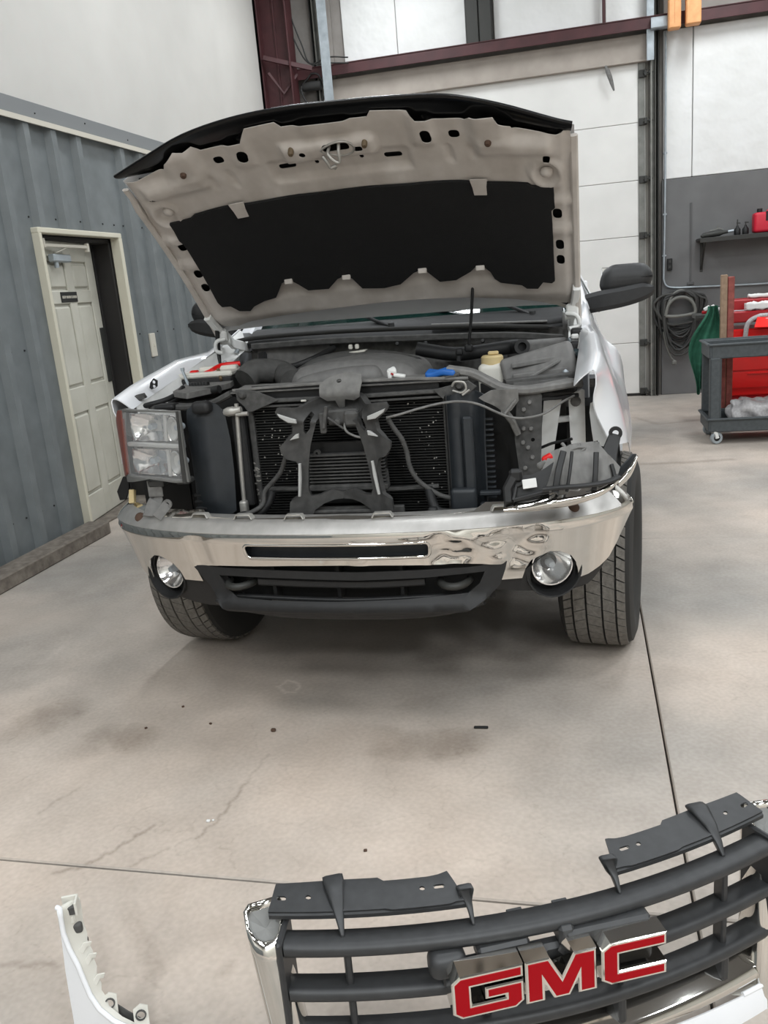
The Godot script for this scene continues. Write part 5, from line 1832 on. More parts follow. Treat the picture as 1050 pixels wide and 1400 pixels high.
	var tg := thing("crumpled_tag", "small crumpled white and red paper tag on the tie bar beside the latch", "tag", TC + Vector3(0.1725, 1.2315, 0.64))
	b = mb()
	b.rbox(V(-.006, .008, 0), Vector3(.032, .034, .03), .010, Basis(Vector3(1, 1, 0).normalized(), .5), func(p: Vector3): return p * (1.0 + .25 * sin(p.x * 190.0) * sin(p.y * 170.0)), 4)
	b.rbox(V(.022, -.002, .005), Vector3(.04, .012, .03), .005, Basis(Vector3.BACK, -.2))
	obj("paper", b, M.paper, tg)
	b = mb()
	b.box(V(.006, .002, .016), Vector3(.026, .006, .003), .001, Basis(Vector3.BACK, -.5))
	obj("red_print", b, M.dark_red, tg)


func fender_top(z: float) -> float:
	return table([-.5, -.1, .3, .6, .78], [1.40, 1.305, 1.24, 1.195, 1.165], z)


func on_fender(p: Vector2, side: float) -> Vector3:   # p: length down the cross section, z
	var z := p.y
	var wide := table([-.45, -.1, .2, .5], [.3, .5, .8, 1.0], z)       # narrow shoulders by the door, broad over the wheel
	var crown := table([-.45, -.1, .2, .6, .75], [-.45, .0, 1.0, 1.15, 1.1], z)
	var dx := [0.0, .03 * wide, .065 * wide, .095 * wide, .065 + .065 * wide, .160, .182]
	var dy := [.0, .028 * crown, .042 * crown, -.005 - .03 * (1.0 - crown), -.12 - .03 * (1.0 - crown), -.26, -.52]
	var t := [0.0, .035, .08, .14, .259, .382, .613]
	var k := 0
	while k < 5 and p.x > t[k + 1]:
		k += 1
	var pts := []
	for i in 7:
		pts.append(Vector2(dx[i], dy[i]))
	var q: Vector2 = cat(pts, k + clampf((p.x - t[k]) / (t[k + 1] - t[k]), 0.0, 1.0))
	var inner := table([-.5, -.1, .3, .75], [.805, .800, .79, .772], z)
	var x := inner + q.x + .012 * smoothstep(.30, .0, absf(z)) * smoothstep(.3, .5, p.x)
	var wrap := 0.28 * pow(clampf((z - .48) / .27, 0.0, 1.3), 2.0)
	x -= (x - .60) * wrap * smoothstep(0.05, 0.25, p.x)
	return Vector3(x * side, fender_top(z) + q.y, z)


func truck_fenders(t: Node3D):
	for side in [1.0, -1.0]:
		var n := Node3D.new()
		n.name = fresh("front_fender", t)
		t.add_child(n, true)
		var poly := P2([0, -.47, .61, -.47, .60, -.44, .58, -.42, .525, -.33, .50, -.2, .495, 0, .50, .2, .475, .36, .42, .44, .385, .52, .365, .62, .35, .675, .315, .69, .255, .71, .20, .728, .155, .742, .10, .75, .0, .735])
		var b := mb()
		b.sheet(poly, [], .025, func(p: Vector2): return on_fender(p, side), .004, side < 0)
		obj("fender_skin", b, M.paint, n)
		b = mb()   # inner flange with its row of clips, falling into the bay
		var grid := []
		for i in 21:
			var z := lerpf(-.44, .12 if side > 0 else .70, i / 20.0)
			var a := on_fender(Vector2(.012, z), side)
			grid.append([a + V(0, -.002, 0), a + V(-.012 * side, -.008, 0), a + V(-.02 * side, -.05, 0), a + V(-.06 * side, -.065, 0)])
		b.skin(grid, .003, Vector3.DOWN)
		obj("inner_flange", b, M.apron, n)
		b = mb()
		for i in 6:
			var z := lerpf(-.25, .55, i / 5.0)
			var a := on_fender(Vector2(.0, z), side) + V(-.045 * side, -.050, 0)
			b.lathe([Vector2(0, .012), Vector2(.007, .012), Vector2(.011, .004), Vector2(.012, -.004)], stand(a, V(-side * .6, 1, 0)), 8)
		obj("flange_bolt", b, M.galv, n)
	var k := mb()
	k.sheet(P2([-0.7798, 1.2501, -0.765, 1.2657, -0.7514, 1.2567, -0.7551, 1.2349, -0.7779, 1.2252, -0.786, 1.2312]), [circle2(Vector2(-0.7658, 1.252), .008, .007, 8), circle2(Vector2(-0.7671, 1.2356), .008, .007, 8)], .008, func(p: Vector2): return Vector3(p.x, p.y, .56), .008)
	obj("flange_clip", k, M.black, t)
	k = mb()
	k.sheet(P2([-0.8393, 1.1705, -0.8222, 1.1993, -0.7891, 1.219, -0.7648, 1.2231, -0.7558, 1.2065, -0.7811, 1.1972, -0.8025, 1.1767]), [], .01, func(p: Vector2): return Vector3(p.x, p.y, .66), .02)
	obj("lamp_mount", k, M.dusty, t)


const LAMP_PLAN := [Vector2(-.515, .868), Vector2(-.60, .860), Vector2(-.70, .842), Vector2(-.76, .815), Vector2(-.81, .775), Vector2(-.845, .72), Vector2(-.87, .65), Vector2(-.885, .56)]


func on_lamp(p: Vector2, d: float) -> Vector3:
	var xs := []
	var zs := []
	for q in LAMP_PLAN:
		xs.append(-q.x)
		zs.append(q.y)
	var e := .006
	var x := -p.x
	var z := (table(xs, zs, x - e) + table(xs, zs, x + e) + table(xs, zs, x - 2 * e) + table(xs, zs, x + 2 * e) + table(xs, zs, x)) / 5.0
	var m := (table(xs, zs, x + .02) - table(xs, zs, x - .02)) / .04
	var n := Vector2(m, 1.0).normalized()
	return Vector3(p.x, p.y, z) + Vector3(n.x, 0, n.y) * d


func truck_lamp(t: Node3D):
	var n := Node3D.new()
	n.name = "headlamp"
	t.add_child(n, true)
	# the outer frame and the dark side gasket
	var out := P2([-0.7877, 1.186, -0.7563, 1.1907, -0.6521, 1.1857, -0.5251, 1.1794, -0.5241, 1.1347, -0.5266, 1.034, -0.523, 0.934, -0.5781, 0.9318, -0.6824, 0.9441, -0.88, 0.9073, -0.88, 0.9137, -0.88, 1.0506])
	var win := P2([-0.7627, 1.1827, -0.653, 1.1807, -0.5345, 1.1736, -0.5367, 1.11, -0.5393, 1.0087, -0.535, 0.9392, -0.6503, 0.9497, -0.8017, 0.9516, -0.8001, 1.0537])
	var b := mb()
	b.sheet(out, [win], .012, func(p: Vector2): return on_lamp(p, 0.002), .014)
	obj("frame", b, M.galv_dull, n)
	b = mb()
	b.sheet(P2([-0.5335, 1.1797, -0.5251, 1.1794, -0.5283, 1.1098, -0.5308, 1.0086, -0.532, 0.9314, -0.5464, 0.9316, -0.545, 1.0088, -0.5367, 1.11]), [], .02, func(p: Vector2): return on_lamp(p, .006), .02)
	obj("side_gasket", b, M.housing_dark, n)
	b = mb()
	b.sheet(P2([-0.7562, 1.1753, -0.6545, 1.1732, -0.5783, 1.1664, -0.5793, 1.1112, -0.5823, 1.0094, -0.5833, 0.9526, -0.6489, 0.9575, -0.7879, 0.9618, -0.7782, 1.0563]), [], .03, func(p: Vector2): return on_lamp(p, -.06), .03)
	obj("housing", b, M.housing, n)
	var glint := noise(1.0, 2, FastNoiseLite.TYPE_CELLULAR)
	# the four bowls: two wide ones outside, two narrow ones inside
	for q in [[P2([-0.7574, 1.1702, -0.5954, 1.1669, -0.6042, 1.0763, -0.7666, 1.0761]), .05], [P2([-0.7818, 1.0453, -0.6022, 1.0457, -0.6094, 0.9553, -0.7888, 0.959]), .045], [P2([-0.5877, 1.1617, -0.5457, 1.1578, -0.5511, 1.0751, -0.5968, 1.0762]), .03], [P2([-0.5967, 1.043, -0.5513, 1.0396, -0.552, 0.9497, -0.6007, 0.9528]), .03]]:
		var poly: PackedVector2Array = q[0]
		var c := Vector2.ZERO
		for p in poly:
			c += p / poly.size()
		var half := (poly[0] - poly[2]).abs() / 2.0
		b = mb()
		b.sheet(poly, [], .006, func(p: Vector2):
			var r := maxf(absf(p.x - c.x) / half.x, absf(p.y - c.y) / half.y)
			var rr := Vector2((p.x - c.x) / half.x, (p.y - c.y) / half.y).length()
			return on_lamp(p, -.016 - q[1] * (1.0 - minf(1.0, r * r * .5 + rr * rr * .4)) + .005 * glint.get_noise_2d(p.x * 45.0, p.y * 45.0)), .003)
		obj("reflector", b, M.reflector, n)
		b = mb()
		var at := on_lamp(c + Vector2(.008, 0), -.05)
		b.lathe([Vector2(0, .022), Vector2(.010, .020), Vector2(.012, .0), Vector2(.012, -.02), Vector2(0, -.02)], stand(at, V(-.1, 0, 1)), 12)
		obj("bulb", b, M.galv, n)
	b = mb()   # bars between the bowls
	var mid := []
	for q in [Vector2(-0.7873, 1.0605), Vector2(-0.7075, 1.0637), Vector2(-0.6389, 1.0612), Vector2(-0.5798, 1.058), Vector2(-0.5431, 1.0547)]:
		mid.append(on_lamp(q, -.018))
	b.bar(curve(mid, 2), .02, .016, Vector3.UP, .004)
	for q in [[Vector2(-0.5897, 1.1667), Vector2(-0.5997, 1.0762)], [Vector2(-0.5992, 1.0456), Vector2(-0.6037, 0.9528)]]:
		b.bar([on_lamp(q[0], -.018), on_lamp(q[1], -.018)], .012, .02, Vector3.BACK, .003)
	obj("divider", b, M.housing, n)
	for q in [[Vector2(-0.5699, 1.116), .034], [Vector2(-0.5783, 0.9991), .030]]:
		b = mb()
		b.lathe([Vector2(0, -.014), Vector2(.016, -.012), Vector2(.024, .0), Vector2(.027, .004), Vector2(.030, .0)], Transform3D(stand(on_lamp(q[0], -.02), V(0, 0, 1)).basis.scaled(Vector3(.7, 1.4, 1)), on_lamp(q[0], -.02)), 18)
		obj("small_reflector", b, M.housing, n)
	b = mb()
	b.sheet(P2([-0.7896, 1.1833, -0.7671, 1.185, -0.7766, 1.109, -0.7872, 1.0287, -0.7962, 0.9524, -0.88, 0.9103, -0.88, 0.9166, -0.88, 1.0506]), [], .01, func(p: Vector2): return on_lamp(p, .007), .012)
	obj("side_marker", b, M.amber, n)
	b = mb()
	b.sheet(P2([-0.7742, 1.1793, -0.6535, 1.1782, -0.5319, 1.1722, -0.5339, 1.1099, -0.5393, 1.0087, -0.5369, 0.9367, -0.6513, 0.9444, -0.8082, 0.9479, -0.8001, 1.0537]), [], .02, func(p: Vector2): return on_lamp(p, .004), .002)
	obj("lens", b, M.lens, n)
	for q in [[Vector2(-0.6932, 0.9202), .06, .025], [Vector2(-0.5698, 0.9291), .05, .02]]:
		b = mb()
		b.box(on_lamp(q[0], -.05), Vector3(q[1], q[2], .05), .005)
		obj("mount_tab", b, M.housing_dark, n)
	# the open gap below the lamp: bent bracket, strut, filler
	b = mb()
	b.bar(curve([Vector3(-0.6916, 0.9121, 0.8), Vector3(-0.6975, 0.8772, 0.8), Vector3(-0.6888, 0.8634, 0.81), Vector3(-0.702, 0.8394, 0.82), Vector3(-0.7056, 0.81, 0.85)], 3), .05, .006, Vector3(0, 0, 1), .002)
	b.box(Vector3(-0.6882, 0.9011, 0.81), Vector3(.055, .06, .008), .002)
	obj("lamp_bracket", b, M.dusty_light, t)
	b = mb()
	b.bar([Vector3(-0.6329, 0.8512, 0.84), Vector3(-0.6612, 0.8123, 0.88)], .034, .006, Vector3(.3, 0, 1), .001)
	b.lathe([Vector2(.007, -.003), Vector2(.017, -.003), Vector2(.017, .003), Vector2(.007, .003)], stand(Vector3(-0.6318, 0.8517, 0.842), Vector3.BACK), 14, 0.0, true)
	obj("slotted_strut", b, M.dusty_light, t)
	b = mb()
	b.sheet(P2([-0.9338, 0.902, -0.909, 0.9012, -0.9172, 0.8549, -0.9376, 0.8116, -0.9633, 0.8093, -0.9695, 0.8448]), [], .02, func(p: Vector2): return Vector3(p.x, p.y, .60), .01)
	obj("corner_filler", b, M.black, t)
	b = mb()
	b.bar([Vector3(-0.8433, 0.8723, 0.7), Vector3(-0.8404, 0.8267, 0.72)], .022, .02, Vector3.BACK, .003)
	obj("pale_clip", b, M.yellowed, t)


func wheel(t: Node3D, at: Vector3, turn: float, side: float, shared = null):
	var w := Node3D.new()
	w.name = fresh("wheel", t)
	t.add_child(w, true)
	w.position = at
	w.rotation.y = turn
	if shared:
		for c in shared.get_children():
			var k := inst(String(c.name), c.mesh, c.material_override, w)
			if side < 0:
				k.rotation.y = PI
		return w
	var lie := Transform3D(Basis(Vector3(0, 1, 0), Vector3(1, 0, 0), Vector3(0, 0, -1)), Vector3.ZERO)
	var b := mb()
	b.lathe([Vector2(.235, -.115), Vector2(.29, -.136), Vector2(.34, -.143), Vector2(.378, -.130), Vector2(.388, -.112), Vector2(.388, .112), Vector2(.378, .130), Vector2(.34, .143), Vector2(.29, .136), Vector2(.235, .115), Vector2(.22, .09), Vector2(.22, -.09)], lie, 64, 0.0, true)
	obj("tyre", b, M.rubber_dark, w)
	b = mb()   # tread: five ribs cut into blocks
	var xs := [[-.115, -.085], [-.077, -.034], [-.026, .026], [.034, .077], [.085, .115]]
	for i in 5:
		var cnt: int = [58, 46, 46, 46, 58][i]
		for k in cnt:
			var a0 := TAU * (k + .5 * (i % 2)) / cnt
			var gap: float = .16 if i in [0, 4] else .07
			var a1 := a0 + TAU / cnt * (1.0 - gap)
			var sk: float = .02 * (1 if i < 2 else -1)
			var ring := []
			for r in [.384, .401]:
				var q := PackedVector3Array()
				for v in [[xs[i][0], a0 - sk], [xs[i][1], a0 + sk], [xs[i][1], a1 + sk], [xs[i][0], a1 - sk]]:
					var rr: float = r - (.006 if absf(v[0]) > .1 else .0)
					q.append(V(v[0], rr * sin(v[1]), rr * cos(v[1])))
				ring.append(q)
			b.loft(ring, false)
	obj("tread", b, M.rubber, w)
	b = mb()
	b.lathe([Vector2(.225, -.11), Vector2(.236, -.112), Vector2(.23, -.08), Vector2(.19, -.04), Vector2(.19, .07), Vector2(.225, .10), Vector2(.236, .112), Vector2(.224, .11), Vector2(.20, .085), Vector2(.16, .07), Vector2(.08, .06), Vector2(.04, .075), Vector2(0, .075), Vector2(0, .05), Vector2(.15, .03), Vector2(.17, -.10)], lie, 40, 0.0, true)
	for k in 6:
		var a := TAU * k / 6
		b.box(V(.068, cos(a) * .14, sin(a) * .14), Vector3(.02, .12, .05), .008, Basis(Vector3.RIGHT, a))
	obj("rim", b, M.alu, w)
	if side < 0:
		for c in w.get_children():
			c.rotation.y = PI
	return w


func truck_wheels(t: Node3D):
	var first = wheel(t, V(.865, .40, 0), deg_to_rad(-6.5), 1.0)
	wheel(t, V(-.865, .40, 0), deg_to_rad(-6.5), -1.0, first)
	wheel(t, V(.865, .40, -3.65), 0.0, 1.0, first)
	wheel(t, V(-.865, .40, -3.65), 0.0, -1.0, first)
	var b := mb()
	for s in [-1.0, 1.0]:
		b.box(V(s * .42, .55, -1.9), Vector3(.09, .15, 5.2), .01)
		b.bar([V(s * .2, .36, .05), V(s * .75, .34, 0)], .09, .05, Vector3.UP, .01)
		b.tube([V(s * .55, .36, .02), V(s * .55, .75, .0)], .05, 12)
	b.box(V(0, .50, .35), Vector3(.8, .10, .5), .02)
	b.box(V(0, .36, .0), Vector3(.5, .16, .3), .03)
	b.box(V(0, .52, -1.0), Vector3(.5, .25, 1.2), .03)
	b.tube([V(-.75, .40, -3.65), V(.75, .40, -3.65)], .06, 12)
	b.box(V(0, .62, -2.2), Vector3(1.8, .03, 5.0))
	obj("chassis", b, M.blackp, t)


func truck_cab(t: Node3D):
	var cab := Node3D.new()
	cab.name = "cab"
	t.add_child(cab, true)
	# body sides with doors, a roof on pillars, and a bed behind
	var b := mb()
	for s in [-1.0, 1.0]:
		var door := func(p: Vector2): return Vector3(s * table([.45, .55, .80, 1.0, 1.15, 1.32], [.95, .965, .975, .955, .915, .85], p.y), p.y, p.x)
		b.sheet(P2([-1.50, .50, -.49, .50, -.49, 1.30, -1.50, 1.33]), [], .05, door, .03, s > 0)
		b.sheet(P2([-2.75, .50, -1.51, .50, -1.51, 1.33, -2.75, 1.33]), [], .05, door, .03, s > 0)
		b.sheet(P2([-5.0, .55, -4.12, .55, -4.0, .85, -3.65, .93, -3.3, .85, -3.18, .55, -2.80, .55, -2.80, 1.34, -5.0, 1.34]), [], .05, door, .03, s > 0)
	obj("body_side", b, M.paint, cab)
	b = mb()
	var top := [[-1.02, 1.83, .60], [-1.3, 1.885, .63], [-2.1, 1.885, .63], [-2.6, 1.84, .60]]
	var rings := []
	for q in top:
		var r := PackedVector3Array()
		for k in [[-1.0, -.04], [-.93, .0], [-.5, .025], [0, .03], [.5, .025], [.93, .0], [1.0, -.04], [0, -.05]]:
			r.append(V(k[0] * q[2], q[1] + k[1], q[0]))
		rings.append(r)
	b.loft(rings)
	for s in [-1.0, 1.0]:
		b.bar([V(s * .80, 1.34, -.52), V(s * .72, 1.60, -.80), V(s * .60, 1.84, -1.05)], .07, .06, Vector3.UP, .01)
		b.bar([V(s * .84, 1.32, -1.55), V(s * .62, 1.84, -1.65)], .06, .10, Vector3.BACK, .01)
		b.bar([V(s * .86, 1.32, -2.70), V(s * .60, 1.84, -2.55)], .06, .14, Vector3.BACK, .01)
	b.box(V(0, 1.0, -2.78), Vector3(1.7, .9, .04), .01)
	b.box(V(0, .78, -3.9), Vector3(1.8, .03, 2.2))
	b.box(V(0, .98, -5.0), Vector3(1.75, .75, .05), .02)
	obj("cab_shell", b, M.paint, cab)
	b = mb()
	var g := []
	for i in 13:
		var x := lerpf(-1.0, 1.0, i / 12.0)
		var row := []
		for k in 7:
			var u := k / 6.0
			row.append(V(x * lerpf(.80, .60, u), lerpf(1.325, 1.85, u) + .03 * (1 - x * x), lerpf(-.60, -1.03, u) + .07 * (1 - x * x)))
		g.append(row)
	b.skin(g, .006, V(0, -1, -1))
	obj("windshield", b, M.glass, cab)
	for s in [-1.0, 1.0]:
		for q in [[-.66, -1.50, -1.05, -1.60], [-1.62, -2.62, -1.70, -2.50]]:
			b = mb()
			b.skin([[V(s * .885, 1.33, q[0]), V(s * .885, 1.33, q[1])], [V(s * .63, 1.82, q[2]), V(s * .63, 1.82, q[3])]], .006, V(-s, 0, 0))
			obj("side_window", b, M.glass, cab)
	b = mb()
	b.rbox(V(0, 1.24, -.95), Vector3(1.5, .20, .5), .06)
	b.box(V(0, 1.1, -2.6), Vector3(1.4, .9, .06))
	for x in [-.38, .38]:
		b.rbox(V(x, 1.25, -1.8), Vector3(.5, .75, .22), .08)
	b.lathe([Vector2(.17, -.015), Vector2(.19, -.015), Vector2(.19, .015), Vector2(.17, .015)], stand(V(.38, 1.36, -1.2), V(0, .5, .9)), 24, 0.0, true)
	obj("interior", b, M.cabin, cab)
	for q in [[Vector3(-0.5889, 1.4188, -0.55), Vector3(-0.4121, 1.4254, -0.5), Vector3(-0.2542, 1.428, -0.48), Vector3(-0.1354, 1.3777, -0.44), Vector3(-0.0493, 1.344, -0.4)], [Vector3(0.0697, 1.3991, -0.58), Vector3(0.2569, 1.4034, -0.54), Vector3(0.4041, 1.4198, -0.5), Vector3(0.4983, 1.3882, -0.46), Vector3(0.5897, 1.348, -0.42)]]:
		b = mb()
		b.bar(curve(q, 4), .018, .014, Vector3.UP, .003)
		b.lathe([Vector2(0, .02), Vector2(.014, .018), Vector2(.018, -.02)], stand(q[4], Vector3.UP), 10)
		b.bar([q[0] + V(0, -.012, 0), q[1] + V(0, -.012, .004)], .010, .008, Vector3.UP, .002)
		obj("wiper", b, M.blackp, cab)
	# door mirrors
	for s in [1.0, -1.0]:
		var m := Node3D.new()
		m.name = fresh("door_mirror", cab)
		cab.add_child(m, true)
		b = mb()
		b.rbox(V(s * 1.0, 1.472, -.60), Vector3(.225, .125, .13), .055, Basis(), func(p: Vector3): return Vector3(p.x + s * .25 * p.y * smoothstep(.02, -.1, p.x * s), p.y - .9 * pow(maxf(0.0, p.x * s - .02), 2.0) * signf(p.y), p.z), 5)
		obj("cap", b, M.plastic, m)
		b = mb()
		b.bar(curve([V(s * .84, 1.372, -.62), V(s * .92, 1.385, -.60), V(s * 1.0, 1.396, -.595), V(s * 1.07, 1.412, -.595), V(s * 1.09, 1.425, -.60)], 3), .145, [.085, .088, .090, .090, .090, .088, .086, .084, .080, .074, .064, .05, .035], Vector3.UP, .018)
		obj("arm", b, M.blackp, m)
		b = mb()
		b.box(V(s * .99, 1.46, -.672), Vector3(.19, .13, .006), .003)
		obj("mirror_glass", b, M.reflector, m)


func loose_trim():
	# the lower lamp housing hanging loose on the right end of the bumper
	var t := thing("loose_lamp_trim", "loose black lamp trim with a chrome lower edge resting on the bumper's right end", "car trim", TC)
	var top := P2([0.5576, 0.8458, 0.5625, 0.904, 0.5808, 0.915, 0.586, 0.931, 0.6593, 0.9446, 0.6872, 0.9956, 0.7092, 1.0083, 0.7799, 1.0121, 0.8476, 1.0116, 0.8743, 0.9707, 0.8968, 0.9209, 0.8734, 0.9037, 0.7985, 0.8833, 0.7118, 0.8812, 0.6569, 0.8781])
	var z_of := func(x: float, y: float) -> float: return table([.50, .60, .70, .80, .88, .96, 1.02], [.96, .965, .95, .91, .86, .77, .66], x)
	var b := mb()   # chrome lower edge, a curved shell
	var grid := []
	var up_line := P2([0.5557, 0.8529, 0.5897, 0.8614, 0.6344, 0.8672, 0.6789, 0.8775, 0.7228, 0.8832, 0.777, 0.8839, 0.8242, 0.8848, 0.8669, 0.8949, 0.8967, 0.9119])
	var dn_line := P2([0.5592, 0.8317, 0.5996, 0.8307, 0.6442, 0.832, 0.6885, 0.8344, 0.7433, 0.8366, 0.7977, 0.8444, 0.8451, 0.8546, 0.8793, 0.8696, 0.9006, 0.8848])
	var uc := []
	var dc := []
	for i in up_line.size():
		uc.append(up_line[i])
		dc.append(dn_line[i])
	for i in 33:
		var a: Vector2 = cat(uc, i / 4.0)
		var c: Vector2 = cat(dc, i / 4.0)
		var row := []
		for k in 7:
			var u := k / 6.0
			var p := a.lerp(c, u)
			row.append(V(p.x, p.y, z_of.call(p.x, p.y) + .028 * sin(u * PI) + .012 * u))
		grid.append(row)
	b.skin(grid, .004, Vector3.FORWARD)
	# the upturned end at the right
	grid = []
	var e_in := P2([0.8974, 0.8759, 0.9241, 0.8986, 0.944, 0.919, 0.9594, 0.9416])
	var e_out := P2([0.906, 0.852, 0.9371, 0.8747, 0.9548, 0.9046, 0.9659, 0.9391])
	for i in 10:
		var a: Vector2 = cat(Array(e_in), i / 3.0)
		var c: Vector2 = cat(Array(e_out), i / 3.0)
		var row := []
		for k in 5:
			var p := a.lerp(c, k / 4.0)
			row.append(V(p.x, p.y, .83 - 1.0 * (p.x - .86) + .012 * sin(k / 4.0 * PI)))
		grid.append(row)
	b.skin(grid, .004, Vector3.FORWARD)
	obj("chrome_edge", b, M.chrome, t)
	b = mb()   # the ribbed inside of the housing, leaning back
	var lean := func(p: Vector2): return Vector3(p.x, p.y, table([.50, .60, .70, .80, .88, .96, 1.02], [.95, .955, .94, .90, .85, .77, .68], p.x) - .9 * maxf(0.0, p.y - .90) + .022 * smoothstep(.4, .8, sin(p.x * 52.0 + 1.0)))
	b.sheet(P2([0.6663, 0.8678, 0.6631, 0.9028, 0.6735, 0.9487, 0.6968, 0.989, 0.7321, 1.0034, 0.7798, 1.0061, 0.8396, 1.0037, 0.8689, 0.9689, 0.9066, 0.9225, 0.8979, 0.9024, 0.8419, 0.879, 0.7767, 0.874]), [], .012, lean, .006)
	obj("housing_shell", b, M.dusty_light, t)
	for q in [[Vector3(0.7108, 0.8901, 0.965), Vector3(0.723, 0.9526, 0.945), Vector3(0.7363, 0.9965, 0.9), .020], [Vector3(0.745, 0.8889, 0.955), Vector3(0.7548, 0.9437, 0.94), Vector3(0.7622, 0.9955, 0.9), .010], [Vector3(0.8246, 0.8772, 0.9), Vector3(0.8301, 0.9284, 0.885), Vector3(0.8337, 0.9844, 0.86), .016], [Vector3(0.8823, 0.8746, 0.85), Vector3(0.8876, 0.9033, 0.835), Vector3(0.8798, 0.9373, 0.82), .012]]:
		b = mb()
		b.bar(curve([q[0] + V(0, 0, .012), q[1] + V(0, 0, .012), q[2] + V(0, 0, .012)], 3), q[3], .022, Vector3(0, .2, 1), .003)
		obj("housing_rib", b, M.blackp, t)
	b = mb()
	b.bar(curve([Vector3(0.6754, 0.903, 0.985), Vector3(0.7352, 0.9067, 0.98), Vector3(0.7987, 0.9031, 0.955), Vector3(0.8637, 0.8989, 0.9), Vector3(0.8996, 0.9042, 0.86)], 4), .022, .012, Vector3.UP, .004)
	obj("lower_lip", b, M.blackp, t)
	b = mb()
	b.sheet(P2([0.5556, 0.8506, 0.5601, 0.9017, 0.5831, 0.9172, 0.595, 0.9353, 0.6437, 0.9383, 0.6815, 0.9552, 0.7081, 0.9723, 0.696, 0.932, 0.6794, 0.8913, 0.6634, 0.8733, 0.612, 0.8608]), [], .015, func(p: Vector2): return Vector3(p.x, p.y, .965 - .4 * maxf(0.0, p.y - .87)), .006)
	b.bar([Vector3(0.5718, 0.8605, 0.96), Vector3(0.5683, 0.8996, 0.95), Vector3(0.5868, 0.9333, 0.94)], .03, .03, Vector3.BACK, .006)
	b.box(Vector3(0.5936, 0.9377, 0.94), Vector3(.04, .04, .03), .008)
	obj("side_plate", b, M.blackp, t)
	b = mb()
	b.bar([Vector3(0.5866, 0.8688, 0.975), Vector3(0.5957, 0.9092, 0.955), Vector3(0.6871, 0.9277, 0.93)], .012, .012, Vector3.BACK, .003)
	b.bar([Vector3(0.5866, 0.8688, 0.975), Vector3(0.6437, 0.8819, 0.97), Vector3(0.6913, 0.8917, 0.96)], .012, .012, Vector3.BACK, .003)
	obj("plate_rib", b, M.plastic, t)
	b = mb()
	b.box(Vector3(0.6366, 0.9197, 0.975), Vector3(.042, .028, .003), .001, Basis(Vector3.BACK, .12) * Basis(Vector3.RIGHT, -.3))
	obj("sticker", b, M.paper, t)
	b = mb()
	b.bar([Vector3(0.8518, 0.8636, 0.84), Vector3(0.8573, 0.9008, 0.82), Vector3(0.8748, 0.9616, 0.78), Vector3(0.8944, 1.0157, 0.75)], [.075, .07, .05, .036], .012, Vector3(0, .2, 1), .003)
	b.lathe([Vector2(.010, -.006), Vector2(.021, -.006), Vector2(.021, .006), Vector2(.010, .006)], stand(Vector3(0.8955, 1.0207, 0.752), Vector3.BACK), 16, 0.0, true)
	obj("mounting_arm", b, M.blackp, t)
	b = mb()
	b.sheet(P2([0.8951, 0.8665, 0.9066, 0.9062, 0.9375, 0.9308, 0.9507, 0.9443, 0.9616, 0.9416, 0.9571, 0.9162, 0.9328, 0.8866]), [], .015, func(p: Vector2): return Vector3(p.x, p.y, .80 - .9 * (p.x - .86)), .006)
	obj("end_plate", b, M.navy, t)
	b = mb()
	b.rbox(Vector3(0.6882, 0.9693, 0.86), Vector3(.035, .026, .03), .008, Basis(Vector3.BACK, .5))
	obj("red_connector", b, M.red, t)
	b = mb()
	b.rbox(Vector3(0.6725, 0.9535, 0.87), Vector3(.035, .022, .025), .007, Basis(Vector3.BACK, .5))
	b.tube(curve([Vector3(0.7258, 0.9752, 0.84), Vector3(0.7395, 0.9958, 0.83), Vector3(0.7307, 1.0081, 0.82), Vector3(0.7526, 0.986, 0.83), Vector3(0.7793, 0.9922, 0.82), Vector3(0.7839, 0.9993, 0.81), Vector3(0.7656, 0.9716, 0.83), Vector3(0.7565, 0.9601, 0.84)], 4), .0055, 6)
	b.tube(curve([Vector3(0.7346, 0.9749, 0.84), Vector3(0.7683, 0.9923, 0.83), Vector3(0.8015, 0.9913, 0.82), Vector3(0.779, 0.9757, 0.83)], 4), .005, 6)
	obj("bulb_wiring", b, M.dusty_light, t)


# ---------- the grille insert and its white surround, standing on the floor near the camera ----------
const GRILLE_AT := Vector3(-0.05, 0, -1.27)
const GRILLE_TURN := 0.4093


func gz(x: float) -> float:   # the bow of the grille, seen from above
	return -0.047 - 0.31 * x * x


